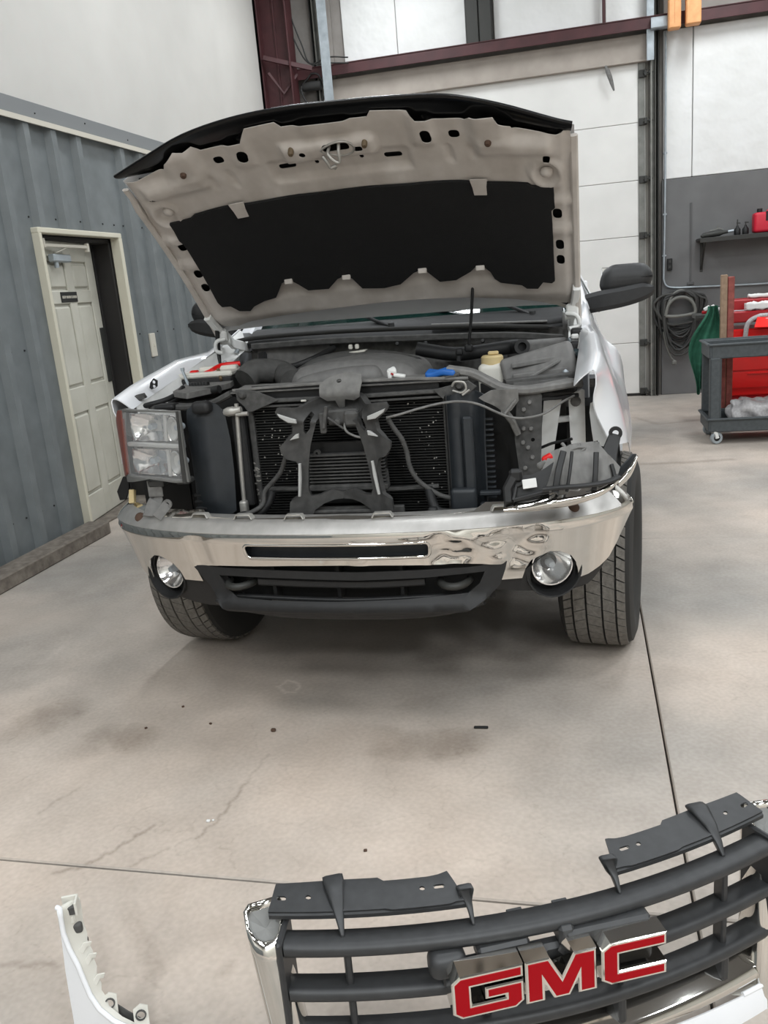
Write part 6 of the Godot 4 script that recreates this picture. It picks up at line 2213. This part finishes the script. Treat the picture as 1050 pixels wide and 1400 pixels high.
func build_grille():
	var t := thing("truck_grille", "removed black truck grille with chrome edged red letters and white surround, standing nearest the camera", "grille", GRILLE_AT, GRILLE_TURN)
	build_surround(t)
	var along := func(x0: float, x1: float, n: int, prof: Array, b: MB):
		var rings := []
		for i in n + 1:
			var x := lerpf(x0, x1, i / float(n))
			var r := PackedVector3Array()
			for p in prof:
				r.append(Vector3(x, p[1], gz(x) + p[0]))
			rings.append(r)
		b.loft(rings)
	for y in [.35, .25, .15]:
		var prof := []
		for p in [[-.052, .022], [-.030, .0245], [-.014, .0255], [-.006, .0235], [-.001, .018], [.0, .010], [-.002, .003], [-.008, .0], [-.014, .001], [-.018, .008], [-.024, .0155], [-.052, .0165]]:
			prof.append([p[0], y + p[1]])
		var b := mb()
		along.call(-.495, .495, 32, prof, b)
		if y > .3:   # two small steps in the rear edge of the top bar
			for x in [-.06, .03]:
				b.box(V(x, y + .0195, gz(x) - .053), Vector3(.03, .005, .012), .001)
		obj("grille_bar", b, M.grille_black, t)
	for x in [-.38, -.13, .14, .385]:   # upright ribs behind the bars
		var b := mb()
		b.box(V(x, .21, gz(x) - .036), Vector3(.013, .30, .034), .003)
		obj("rib", b, M.grille_black, t)
	for s in [-1.0, 1.0]:   # the mounting plates above the top bar
		var plate := P2([s * .515, .0, s * .495, -.068, s * .38, -.076, s * .30, -.075, s * .29, -.069, s * .205, -.069, s * .165, -.074, s * .148, .0])
		var b := mb()
		var on := func(p: Vector2): return Vector3(p.x, .402 - .16 * p.y - .10 * maxf(0.0, -p.y - .055), gz(p.x) - .060 + p.y + .004 * bump(p.x, p.y, s * .235, -.04, .055, .05, .01))
		b.sheet(plate, [slot2(Vector2(s * .488, -.032), .018, .010, .004), circle2(Vector2(s * .437, -.034), .0055, .005, 8), slot2(Vector2(s * .19, -.042), .022, .009, .004), circle2(Vector2(s * .222, -.042), .0055, .005, 8)], .012, on, .004)
		obj("mounting_plate", b, M.grille_black, t)
		for q in [[.488, -.032], [.437, -.034], [.19, -.042], [.222, -.042]]:
			b = mb()
			var c: Vector3 = on.call(Vector2(s * q[0], q[1]))
			b.lathe([Vector2(.0085, -.001), Vector2(.0125, .0), Vector2(.013, .0018), Vector2(.0085, .0018)], Transform3D(stand(c, V(0, .98, .16)).basis.scaled(Vector3(1.15, 1, .9)), c), 14, 0.0, true)
			obj("hole_rim", b, M.galv_dull, t)
		b = mb()   # front lip of the plate
		var rings := []
		for i in 13:
			var x: float = s * lerpf(.150, .515, i / 12.0)
			rings.append(PackedVector3Array([V(x, .402, gz(x) - .060), V(x, .400, gz(x) - .056), V(x, .392, gz(x) - .056), V(x, .392, gz(x) - .060)]))
		b.loft(rings, true, true, false, [0, 1, 2, 3])
		obj("plate_lip", b, M.grille_black, t)
		# fins that tie the plate to the bar
		for q in [[.385, .040, -.080], [.145, .030, -.03]]:
			b = mb()
			var x: float = s * q[0]
			var zz := gz(x)
			var back: float = zz - .060 + q[2]
			var hi: float = .402 - .16 * q[2] + .010
			var fin := []
			for k in [[back, hi, 1.0], [back + .02, hi + .004, 1.0], [zz - .075, .418, .62], [zz - .045, .398, .35], [zz - .028, .378, .16]]:
				var w: float = q[1] * k[2]
				fin.append(PackedVector3Array([V(x - w / 2, k[1] - .006, k[0]), V(x - w / 2, k[1] - .002, k[0]), V(x - w / 3, k[1], k[0]), V(x + w / 3, k[1], k[0]), V(x + w / 2, k[1] - .002, k[0]), V(x + w / 2, k[1] - .006, k[0]), V(x + w / 6, k[1] - .03, k[0] + .01), V(x - w / 6, k[1] - .03, k[0] + .01)]))
			b.loft(fin)
			obj("fin", b, M.grille_black, t)
		# end walls and chrome end posts
		b = mb()
		b.box(V(s * .492, .235, gz(.492) - .04), Vector3(.012, .30, .085), .004, Basis(Vector3.UP, s * .3))
		obj("end_wall", b, M.grille_black, t)
		b = mb()
		var post := []
		var outline := [[.552, -.205], [.562, -.19], [.560, -.165], [.548, -.145], [.528, -.137], [.508, -.137], [.498, -.142], [.490, -.165], [.488, -.20], [.494, -.212]]
		var mouth := []
		for i in 11:
			var y := lerpf(.0, .372, minf(i, 8) / 8.0)
			var o: float = s * -.10 * (.37 - y)
			var r := PackedVector3Array()
			for p in outline:
				var k := 1.0
				var drop := 0.0
				if i >= 8:   # the upper end rises to the back and is hollow
					drop = -.030 * smoothstep(-.145, -.205, p[1]) + .010 * bump(p[0], 0, .524, 0, .012, 1, .02)
				if i > 8:
					k = .84
					drop += [.0, .018][i - 9]
				r.append(V(s * (.525 + (p[0] - .525) * k) + o, y - drop, -.175 + (p[1] + .175) * k + (-.022 + .17 * (.37 - y))))
			post.append(r)
			if i == 10:
				mouth = r
		b.loft(post)
		obj("chrome_post", b, M.chrome, t)
		b = mb()
		var up := PackedVector3Array()
		for p in mouth:
			up.append(p + V(0, .002, 0))
		b.loft([mouth, up])
		obj("post_hollow", b, M.galv_dull, t)
	# chrome lower rail with its upright clips
	var b := mb()
	along.call(-.53, .53, 34, [[-.062, .118], [-.045, .112], [-.026, .094], [-.012, .088], [-.002, .078], [.002, .066], [-.004, .058], [-.03, .06], [-.06, .10]], b)
	obj("chrome_rail", b, M.chrome, t)
	for x in [-.13, .14, .385, -.385]:
		b = mb()
		b.box(V(x, .118, gz(x) - .035), Vector3(.016, .06, .05), .004)
		obj("rail_clip", b, M.grille_black, t)
	# the lettering on its black carrier
	var em := Node3D.new()
	em.name = "emblem"
	t.add_child(em, true)
	em.set_meta("label", "red letters G M C with chrome edges")
	b = mb()
	b.box(V(-.01, .300, -.062), Vector3(.41, .05, .03), .008)
	b.rbox(V(-.205, .328, -.062), Vector3(.07, .05, .05), .018)
	b.box(V(.10, .338, -.060), Vector3(.17, .035, .05), .006)
	b.box(V(-.10, .338, -.062), Vector3(.10, .03, .04), .006)
	b.box(V(.02, .345, -.058), Vector3(.03, .04, .04), .006)
	obj("carrier", b, M.grille_black, em)
	var glyphs := [
		[P2([1.0, 1.0, .10, 1.0, .0, .88, .0, .12, .10, .0, .90, .0, 1.0, .12, 1.0, .58, .50, .58, .50, .40, .80, .40, .80, .20, .21, .20, .21, .80, 1.0, .80]), -.208, .122],
		[P2([.0, .0, .0, 1.0, .30, 1.0, .51, .34, .72, 1.0, 1.0, 1.0, 1.0, .0, .80, .0, .80, .66, .60, .0, .41, .0, .20, .68, .20, .0]), -.072, .125],
		[P2([1.0, 1.0, .12, 1.0, .0, .88, .0, .12, .12, .0, 1.0, .0, 1.0, .20, .21, .20, .21, .80, 1.0, .80]), .073, .117]]
	for g in glyphs:
		var red := PackedVector2Array()
		for p in g[0]:
			red.append(Vector2(g[1] + p.x * g[2], .262 + p.y * .080))
		var wide := PackedVector2Array()
		for p in Geometry2D.offset_polygon(scaled2(red, 1000.0), 5.5, Geometry2D.JOIN_MITER)[0]:
			wide.append(p / 1000.0)
		b = mb()
		b.prism(wide, Transform3D(Basis(), V(0, 0, -.040)), .042, .0022)
		obj("letter", b, M.chrome, em)
		b = mb()
		b.prism(red, Transform3D(Basis(), V(0, 0, -.01)), .0128, .0006)
		obj("letter_face", b, M.letter_red, em)


func scaled2(p: PackedVector2Array, k: float) -> PackedVector2Array:
	var r := PackedVector2Array()
	for q in p:
		r.append(q * k)
	return r


func build_surround(g: Node3D):
	var t := Node3D.new()
	t.name = "surround"
	g.add_child(t, true)
	t.set_meta("label", "white painted surround with clip tabs")
	var edge := [[-.944, .352], [-.938, .352], [-.940, .292], [-.933, .255], [-.921, .219], [-.915, .189], [-.906, .151], [-.891, .121], [-.865, .10], [-.80, .078], [-.70, .065], [-.60, .053], [-.50, .046], [-.38, .052], [-.20, .058], [.0, .060]]
	var half := PackedVector2Array()
	for q in edge:
		half.append(Vector2(q[0], q[1]))
	var line := PackedVector2Array()
	line.append_array(half)
	var other := mirror2(half)
	other.reverse()
	line.append_array(other.slice(1))
	line.append_array(P2([.946, .28, .952, .2, .958, .0, .5, .0, .0, .0, -.5, .0, -.958, .0, -.952, .2, -.946, .28]))
	var f := func(p: Vector2): return Vector3(p.x, p.y, gz(p.x) + .022 - .07 * smoothstep(.55, .85, absf(p.x)) - .30 * maxf(0.0, p.y - .012) * smoothstep(.62, .5, absf(p.x)) - .05 * p.y)
	var b := mb()
	b.sheet(line, [], .02, f, .004)
	obj("panel_face", b, M.paint, t)
	# rolled bright edge and the flange that turns back from it
	for s in [-1.0, 1.0]:
		var path := []
		var grid := []
		for q in range(0, half.size() - 3):
			for k in 3:
				var p: Vector2 = half[q].lerp(half[q + 1], k / 3.0)
				p.x *= s
				var a: Vector3 = f.call(p)
				path.append(a + V(0, .001, -.003))
				var dep: float = lerpf(.034, .016, clampf((q - 2) / 5.0, 0, 1))
				grid.append([a + V(0, 0, -.002), a + V(s * dep * .5, -.002, -dep * .5), a + V(s * dep, -.006, -dep)])
		b = mb()
		b.tube(path, .0055, 8)
		obj("rolled_edge", b, M.paint, t)
		b = mb()
		b.skin(grid, .002, Vector3.DOWN)
		obj("inner_flange", b, M.bone, t)
		# tip box with its dark recesses
		b = mb()
		var tip: Vector3 = f.call(Vector2(-s * .938, .340))
		b.box(tip + V(.016 * s, .008, -.030), Vector3(.032, .022, .005), .001)
		b.box(tip + V(.031 * s, .004, -.016), Vector3(.005, .03, .03), .001)
		b.box(tip + V(.012 * s, -.030, -.020), Vector3(.022, .022, .012), .004)
		obj("tip_box", b, M.bone, t)
		b = mb()
		b.box(tip + V(.018 * s, -.008, -.020), Vector3(.018, .020, .014), .002)
		b.rbox(tip + V(.022 * s, -.055, -.022), Vector3(.020, .024, .014), .006)
		b.rbox(tip + V(.030 * s, -.095, -.030), Vector3(.012, .012, .010), .004)
		obj("recess", b, M.dusty, t)
		for q in [[-.925, .238], [-.918, .212], [-.908, .165]]:   # small snap hooks
			b = mb()
			var a: Vector3 = f.call(Vector2(-s * absf(q[0]), q[1]))
			b.bar([a + V(s * .010, .0, -.016), a + V(s * .020, .012, -.022), a + V(s * .030, .008, -.026)], .012, .003, Vector3(0, 0, 1), .0005)
			obj("snap_hook", b, M.bone, t)
		for q in [[-.873, .122, .030], [-.807, .112, .030]]:   # two tabs with a screw hole each
			b = mb()
			var a: Vector3 = f.call(Vector2(-s * absf(q[0]), q[1] - .02)) + V(0, .01, -.028)
			var w: float = q[2]
			b.sheet(P2([-w / 2, -.03, w / 2, -.03, w / 2, .020, .0, .026, -w / 2, .018]), [circle2(Vector2(0, .006), .0085, .0085, 12)], .008, func(p: Vector2): return a + Vector3(p.x, p.y, -.35 * p.y), .003)
			obj("clip_tab", b, M.bone, t)
			b = mb()
			b.lathe([Vector2(.0085, -.002), Vector2(.011, -.002), Vector2(.011, .002), Vector2(.0085, .002)], stand(a + V(0, .006, 0), V(0, .3, 1)), 14, 0.0, true)
			obj("tab_eyelet", b, M.dusty, t)
		b = mb()
		b.skin([[V(-s * .862, .06, gz(.862) - .085), V(-s * .862, .105, gz(.862) - .095)], [V(-s * .84, .05, gz(.84) - .085), V(-s * .84, .092, gz(.84) - .095)], [V(-s * .815, .045, gz(.815) - .085), V(-s * .815, .080, gz(.815) - .095)]], .003, V(0, 0, -1))
		obj("back_web", b, M.dusty, t)


# ---------- along the back wall ----------
func build_workshop():
	# shelf with tools
	var sh := thing("wall_shelf", "long dark wall shelf on the grey wall right of the garage door", "shelf", V(0, 0, 0))
	var b := mb()
	b.box(V(3.05, 1.735, BZ + .22), Vector3(3.5, .03, .34), .004)
	b.box(V(3.05, 1.725, BZ + .385), Vector3(3.5, .05, .012), .003)
	obj("board", b, M.dark_steel, sh)
	for x in [1.36, 2.6, 3.9]:
		b = mb()
		b.bar([V(x, 1.72, BZ + .36), V(x, 1.42, BZ + .06)], .02, .02, Vector3.UP, .003)
		b.box(V(x, 1.56, BZ + .058), Vector3(.03, .34, .012), .003)
		obj("bracket", b, M.dark_steel, sh)
	var gun := thing("air_tool", "grey air tool with a silver end lying on the wall shelf's left end", "tool", V(1.50, 1.75, BZ + .24))
	b = mb()
	b.lathe([Vector2(0, -.14), Vector2(.022, -.14), Vector2(.03, -.1), Vector2(.033, .04), Vector2(.02, .08), Vector2(.016, .13), Vector2(0, .13)], stand(V(-.02, .036, 0), V(1, .08, 0)), 14)
	b.bar([V(-.12, .03, 0), V(-.17, .018, .02)], .03, .03, Vector3.UP, .008)
	obj("body", b, M.dark_steel, gun)
	b = mb()
	b.lathe([Vector2(0, .13), Vector2(.014, .13), Vector2(.016, .19), Vector2(0, .19)], stand(V(-.02, .036, 0), V(1, .08, 0)), 12)
	obj("nose", b, M.galv, gun)
	b = mb()
	b.bar([V(-.08, .07, 0), V(.02, .088, 0), V(.06, .07, 0)], .03, .012, Vector3.UP, .003)
	b.tube([V(-.0, .075, 0), V(-.0, .12, 0)], .008, 8)
	obj("lever", b, M.track_grey, gun)
	for k in 2:
		var tl := thing("pump_bottle", ["small dark pump bottle on the wall shelf, left of its neighbour", "small dark pump bottle on the wall shelf, next to the red can"][k], "bottle", V(1.71 + .085 * k, 1.75, BZ + .22), 0.0)
		b = mb()
		b.lathe([Vector2(0, 0), Vector2(.032, 0), Vector2(.034, .01), Vector2(.034, .06), Vector2(.014, .085), Vector2(.012, .1), Vector2(0, .1)], Transform3D(), 14)
		obj("bottle_body", b, M.black, tl)
		b = mb()
		b.tube([V(0, .1, 0), V(0, .135 + .03 * (1 - k), 0)], .006, 8)
		b.bar([V(-.01, .13, 0), V(.03, .125, 0)], .012, .012, Vector3.UP, .003)
		obj("pump_head", b, M.dark_steel, tl)
	var can := thing("red_can", "red plastic fuel can with a dark opening on the wall shelf", "can", V(1.99, 1.75, BZ + .24))
	b = mb()
	b.rbox(V(0, .11, 0), Vector3(.25, .21, .17), .03)
	b.bar([V(.02, .21, 0), V(.07, .27, 0), V(.16, .27, 0), V(.18, .21, 0)], .035, .03, Vector3.BACK, .008)
	obj("body", b, plain(Color(.78, .10, .20), .4), can)
	b = mb()
	b.box(V(.05, .17, .083), Vector3(.12, .10, .012), .004)
	b.lathe([Vector2(0, .04), Vector2(.028, .04), Vector2(.028, 0), Vector2(0, 0)], Transform3D(Basis(), V(-.06, .215, 0)), 14)
	obj("cap", b, M.black, can)
	# conduit bent along the wall, switch box
	b = mb()
	b.tube(curve([V(.965, 3.92, BZ + .075), V(.965, 3.1, BZ + .075), V(.962, 2.4, BZ + .075), V(.958, 1.9, BZ + .075), V(.95, 1.42, BZ + .075), V(.952, 1.33, BZ + .075), V(.985, 1.26, BZ + .075), V(1.08, 1.235, BZ + .075), V(1.3, 1.225, BZ + .075), V(2.2, 1.20, BZ + .075), V(3.5, 1.20, BZ + .075)], 5), .012, 8)
	for q in [[.963, 2.7], [.96, 2.05], [.955, 1.6]]:
		b.box(V(q[0], q[1], BZ + .066), Vector3(.045, .02, .03), .004)
	tag(obj("wall_conduit", b, M.galv), "thin grey conduit running down beside the garage track and bending right under the shelf", "pipe")
	var sb := thing("outlet_box", "small black outlet box on the grey wall beside the conduit", "outlet", V(1.015, 1.50, BZ + .05))
	b = mb()
	b.box(V(0, 0, .02), Vector3(.055, .13, .04), .005)
	obj("box_body", b, M.black, sb)
	b = mb()
	b.box(V(0, .03, .042), Vector3(.026, .03, .006), .003)
	b.box(V(0, -.03, .042), Vector3(.026, .03, .006), .003)
	obj("socket_face", b, M.dark_steel, sb)
	b = mb()
	b.box(V(1.245, 1.70, BZ + .054), Vector3(.02, .9, .01), .002)
	b.box(V(1.245, 1.27, BZ + .062), Vector3(.07, .03, .025), .003)
	tag(obj("wall_strip", b, M.grey_wall_dark), "narrow dark upright strip on the grey wall left of the shelf", "strip")
	# welding cables hung on the wall
	var hank := thing("cable_hank", "hank of dark welding cable hanging on the grey wall beside the garage track", "cable", V(1.12, 0, BZ + .06))
	rng.seed = 8
	for k in 14:
		b = mb()
		var w := .20 + rng.randf_range(-.05, .06)
		var bot := .68 + rng.randf_range(-.16, .16)
		if k > 11:
			bot = .46 + .08 * (k - 12)
		var path := []
		for i in 26:
			var a := TAU * i / 26.0
			var v := cos(a)
			var y := 1.08 + .10 * v if v > 0 else 1.08 + (1.08 - bot) * v
			path.append(V(sin(a) * w * (1.0 + .18 * (1.0 - v) * .5) + .012 * sin(3 * a + k), y + .014 * sin(5 * a + k * 2.0), .045 + .007 * k + .012 * sin(2 * a + k)))
		b.tube(path, .0145, 8, true)
		obj("cable_loop", b, M.cable if k % 3 else M.cable_mid, hank)
	b = mb()
	b.tube(curve([V(-.16, .93, .15), V(-.13, 1.05, .15), V(-.05, 1.12, .15), V(.06, 1.12, .15), V(.14, 1.05, .15), V(.16, .95, .15), V(.10, .93, .16), V(.0, .92, .165), V(-.10, .92, .16), V(-.16, .93, .15)], 4), .019, 8)
	b.tube(curve([V(-.15, .98, .12), V(-.10, 1.13, .12), V(.0, 1.20, .12), V(.10, 1.14, .12), V(.16, 1.0, .12)], 4), .02, 8)
	obj("top_loop", b, M.cable_light, hank)
	b = mb()
	b.tube(curve([V(-.18, .75, .13), V(-.15, .6, .13), V(-.10, .46, .12), V(-.05, .40, .12)], 4), .011, 8)
	b.rbox(V(-.06, .39, .12), Vector3(.05, .05, .04), .012)
	obj("loose_end", b, M.cable_light, hank)
	# the orange timbers above
	for k in 2:
		b = mb()
		var x: float = [1.028, 1.215][k]
		b.box(V(x, 4.68 - .0 * k, BZ + .30), Vector3([.125, .15][k], [1.61, 1.58][k], .12), .012)
		if k == 0:
			b.box(V(x, 4.68, BZ + .362), Vector3(.004, 1.5, .006))
		tag(obj("orange_timber", b, M.orange), ["orange painted timber hanging high beside the door track, the narrower of two", "orange painted timber hanging high beside the door track, the wider of two"][k], "timber")
	# a dark bucket edge, far right of the track
	var tc := thing("tool_chest", "red rolling tool chest standing behind the grey utility cart", "tool chest", V(1.96, 0, -8.75))
	b = mb()
	b.box(V(0, .56, 0), Vector3(1.25, .62, .50), .012)
	obj("cabinet", b, M.chest_red, tc)
	for k in 3:
		b = mb()
		b.box(V(0, .40 + .165 * k, .258), Vector3(1.2, .15, .02), .005)
		b.box(V(0, .46 + .165 * k, .275), Vector3(.9, .015, .02), .004)
		obj("drawer", b, M.chest_red, tc)
	b = mb()
	b.box(V(0, .20, 0), Vector3(1.2, .10, .46), .01)
	obj("base", b, M.dark_red, tc)
	b = mb()
	b.box(V(0, 1.06, -.08), Vector3(1.24, .14, .34), .01)
	b.box(V(0, .98, .16), Vector3(1.25, .10, .2), .01)
	obj("top_box", b, M.dark_red, tc)
	b = mb()
	b.bar([V(-.62, 1.025, .12), V(.62, 1.025, .12)], .02, .025, Vector3.UP, .004)
	obj("top_trim", b, M.galv, tc)
	for sx in [-.42, .42]:
		b = mb()
		b.lathe([Vector2(0, -.02), Vector2(.05, -.02), Vector2(.06, 0), Vector2(.05, .02), Vector2(0, .02)], stand(V(sx, .06, .15), V(1, 0, 0)), 16)
		b.lathe([Vector2(0, -.02), Vector2(.05, -.02), Vector2(.06, 0), Vector2(.05, .02), Vector2(0, .02)], stand(V(sx, .06, -.15), V(1, 0, 0)), 16)
		b.box(V(sx, .125, 0), Vector3(.06, .06, .36), .005)
		obj("caster", b, M.dark_steel, tc)
	b = mb()
	b.sheet(P2([-.49, .0, -.30, .03, .0, .045, .30, .04, .50, .02, .5, .19, .1, .20, -.28, .19, -.44, .17]), [], .04, func(p: Vector2): return Vector3(p.x, .83 - .01 * sin(p.x * 14.0) + p.y * .55, .42 - p.y * .75), .01)
	tag(obj_at("red_cover", b, plain(Color(.93, .10, .06), .35), V(2.02, .06, -8.73)), "bright red tilted plastic cover leaning in front of the tool chest's top", "cover")
	b = mb()
	b.tube(curve([V(-.54, .80, .30), V(-.52, .92, .30), V(-.44, .975, .30), V(-.30, .985, .30), V(.5, .99, .30)], 5), .022, 10)
	b.rbox(V(.0, .93, .31), Vector3(.9, .07, .06), .02)
	tag(obj_at("grey_duct", b, M.bag_grey, V(2.02, 0, -8.75)), "bent grey duct lying across the front of the red tool chest", "duct")
	for q in [[-.30, 1.045, .20, .22, .06, "crumpled white paper on the red tool chest's front ledge"], [-.22, 1.142, .0, .26, .03, "white folded sheet lying on top of the red tool chest"]]:
		var pp := thing("paper_sheet", q[5], "paper", V(1.90 + q[0], q[1], -8.75 + q[2]))
		b = mb()
		b.rbox(V(0, q[4] / 2 - .004, 0), Vector3(q[3], q[4], .12), .012, Basis(), func(p: Vector3): return Vector3(p.x, p.y * (1.0 + .5 * sin(p.x * 60.0) * sin(p.z * 50.0)), p.z), 6)
		obj("crumpled_sheet", b, M.paper, pp)
	for q in [[1.20, 1.022, -8.74, "red handled scraper with a white end left of the red post", M.dark_red], [1.26, 1.022, -8.86, "white plastic cap lying above the green cloth", M.paper]]:
		var pp := thing("small_tool", q[3], "tool", V(q[0], q[1], q[2]))
		b = mb()
		b.rbox(V(0, .02, 0), Vector3(.13, .03, .03), .01, Basis(Vector3.BACK, .15))
		obj("handle", b, q[4], pp)
		b = mb()
		b.rbox(V(-.02, .048, .01), Vector3(.06, .035, .03), .01, Basis(Vector3.BACK, .5))
		obj("tip", b, M.paper, pp)
	b = mb()   # dark bench leg and rail the small things stand on
	b.box(V(1.27, .5, -8.95), Vector3(.06, 1.0, .06), .006)
	b.box(V(1.20, 1.0, -8.80), Vector3(.26, .04, .30), .006)
	b.box(V(1.27, .02, -8.95), Vector3(.10, .04, .2), .01)
	tag(obj("tool_stand", b, M.dark_steel), "dark steel stand left of the red tool chest, half hidden by green cloth", "stand")
	# red post, green cloth
	var post := thing("red_post", "worn red and tan wooden post standing upright behind the grey cart", "post", V(1.255, 0, -8.06))
	b = mb()
	b.box(V(-.028, .70, 0), Vector3(.055, 1.36, .05), .006)
	obj("tan_board", b, M.tan_wood, post)
	b = mb()
	b.box(V(.03, .68, -.01), Vector3(.055, 1.36, .06), .006)
	b.box(V(-.03, .42, .012), Vector3(.05, .84, .04), .006)
	obj("red_board", b, M.red_wood, post)
	var cloth := thing("green_cloth", "dark green cloth hanging in folds to the left of the red post", "cloth", V(1.075, 0, -8.12))
	var grid := []
	for i in 25:
		var v := i / 24.0
		var row := []
		for j in 15:
			var u := j / 14.0
			var wd := lerpf(.04, .12, smoothstep(.0, .35, v)) * lerpf(1.0, .25, smoothstep(.4, 1.0, v))
			row.append(V(lerpf(.07, -.02, smoothstep(.0, .6, v)) + (u - .5) * 2.0 * wd, lerpf(1.12, .36, v) - .03 * sin(u * 9.0) * v, .035 * sin(u * 13.0 + v * 3.0) + .02 * sin(v * 9.0 + u * 4.0)))
		grid.append(row)
	b = mb()
	b.skin(grid, .006, V(0, 0, -1))
	obj("draped_cloth", b, M.green, cloth)
	# utility cart
	var cart := thing("utility_cart", "dark grey two-tray plastic utility cart on small casters", "cart", V(1.05, 0, -7.72))
	for q in [[.72, .835], [.105, .215]]:
		b = mb()
		var w := 1.0
		b.box(V(w / 2, (q[0] + q[1]) / 2, .24), Vector3(w, q[1] - q[0], .03), .008)
		b.box(V(w / 2, (q[0] + q[1]) / 2, -.24), Vector3(w, q[1] - q[0], .03), .008)
		b.box(V(.0, (q[0] + q[1]) / 2, 0), Vector3(.03, q[1] - q[0], .5), .008)
		b.box(V(w, (q[0] + q[1]) / 2, 0), Vector3(.03, q[1] - q[0], .5), .008)
		b.box(V(w / 2, q[0] + .02, 0), Vector3(w, .02, .48), .003)
		b.bar([V(-.02, q[1], .258), V(w + .02, q[1], .258)], .03, .02, Vector3.UP, .006)
		b.bar([V(-.02, q[1], -.258), V(w + .02, q[1], -.258)], .03, .02, Vector3.UP, .006)
		b.bar([V(-.018, q[1], -.26), V(-.018, q[1], .26)], .03, .02, Vector3.UP, .006)
		obj("tray", b, M.cart, cart)
	for q in [[.035, .225], [.035, -.225], [.965, .225], [.965, -.225]]:
		b = mb()
		b.box(V(q[0], .47, q[1]), Vector3(.085, .52, .075), .01)
		b.box(V(q[0] + (.035 if q[0] < .5 else -.035), .47, q[1]), Vector3(.03, .50, .05), .006)
		obj("leg", b, M.cart, cart)
		var c := Node3D.new()
		c.name = fresh("caster", cart)
		cart.add_child(c, true)
		c.position = V(q[0], .0, q[1])
		b = mb()
		b.lathe([Vector2(.028, -.014), Vector2(.047, -.016), Vector2(.0535, -.008), Vector2(.0535, .008), Vector2(.047, .016), Vector2(.028, .014)], stand(V(.02, .0535, .0), V(.35, 0, 1)), 20, 0.0, true)
		obj("tyre", b, M.galv, c)
		b = mb()
		b.lathe([Vector2(0, -.012), Vector2(.03, -.012), Vector2(.03, .012), Vector2(0, .012)], stand(V(.02, .0535, .0), V(.35, 0, 1)), 16)
		obj("hub", b, M.black, c)
		b = mb()
		b.bar([V(.0, .108, 0), V(.012, .085, .0), V(.02, .05, .0)], .03, .055, Vector3(.35, 0, 1), .004)
		obj("fork", b, M.apron, c)
	var bag := thing("plastic_bag", "crumpled clear plastic bag lying in the cart's lower tray", "bag", V(1.50, .135, -7.72))
	b = mb()
	b.rbox(V(0, .10, 0), Vector3(.50, .20, .30), .08, Basis(), func(p: Vector3): return p * (1.0 + .16 * sin(p.x * 31.0 + p.y * 23.0) * sin(p.z * 37.0 + p.y * 19.0)) , 10)
	obj("film", b, M.bag_grey, bag)
	b = mb()
	b.rbox(V(.02, .085, .02), Vector3(.36, .12, .2), .05, Basis(), func(p: Vector3): return p * (1.0 + .25 * sin(p.x * 43.0) * sin(p.z * 57.0)), 8)
	obj("contents", b, M.apron, bag)
	# at the left picture edge: part of a dark can with a red and white label
	var jug := thing("oil_can", "dark can with a red and white label at the left picture edge, by the lumber", "can", V(-3.375, .09, -3.88))
	b = mb()
	b.lathe([Vector2(0, 0), Vector2(.068, 0), Vector2(.072, .008), Vector2(.072, .235), Vector2(.066, .245), Vector2(.05, .25), Vector2(0, .25)], Transform3D(), 24)
	obj("can_body", b, M.black, jug)
	b = mb()
	b.lathe([Vector2(.0725, .10), Vector2(.0737, .10), Vector2(.0737, .15), Vector2(.0725, .15)], Transform3D(), 24, 0.0, true)
	obj("white_band", b, M.paper, jug)
	b = mb()
	b.lathe([Vector2(.0725, .15), Vector2(.0737, .15), Vector2(.0737, .20), Vector2(.0725, .20)], Transform3D(), 24, 0.0, true)
	obj("red_band", b, M.dark_red, jug)


func obj_at(called: String, b: MB, m: Material, at: Vector3) -> MeshInstance3D:
	var o := obj(called, b, m)
	o.position = at
	return o


func build_litter():
	var b := mb()
	b.rbox(V(-.370, .005, -2.643), Vector3(.05, .008, .010), .003, Basis(Vector3.UP, .05))
	tag(obj("dark_chip", b, M.black), "small dark sliver lying on the concrete floor right of centre", "debris")
	b = mb()
	b.rbox(V(-1.118, .006, -2.567), Vector3(.018, .012, .014), .005)
	tag(obj("dark_pebble", b, M.rust), "small dark brown pebble on the concrete floor before the bumper", "pebble")
	b = mb()
	b.rbox(V(-1.134, .004, -2.03), Vector3(.012, .008, .009), .003)
	b.rbox(V(-1.120, .004, -2.035), Vector3(.008, .006, .007), .003)
	tag(obj("white_crumb", b, M.paper), "tiny white crumb on the concrete floor left of centre", "debris")
	rng.seed = 77
	for q in [[-1.55, -2.72], [-1.62, -2.55], [-1.38, -2.60], [-.62, -1.95]]:
		b = mb()
		b.rbox(V(q[0], .003, q[1]), Vector3(.010, .006, .008), .002, Basis(Vector3.UP, rng.randf() * 3.0))
		tag(obj("grit", b, M.rust), "tiny dark grain of grit on the open concrete floor", "debris", "grains of grit on the floor")
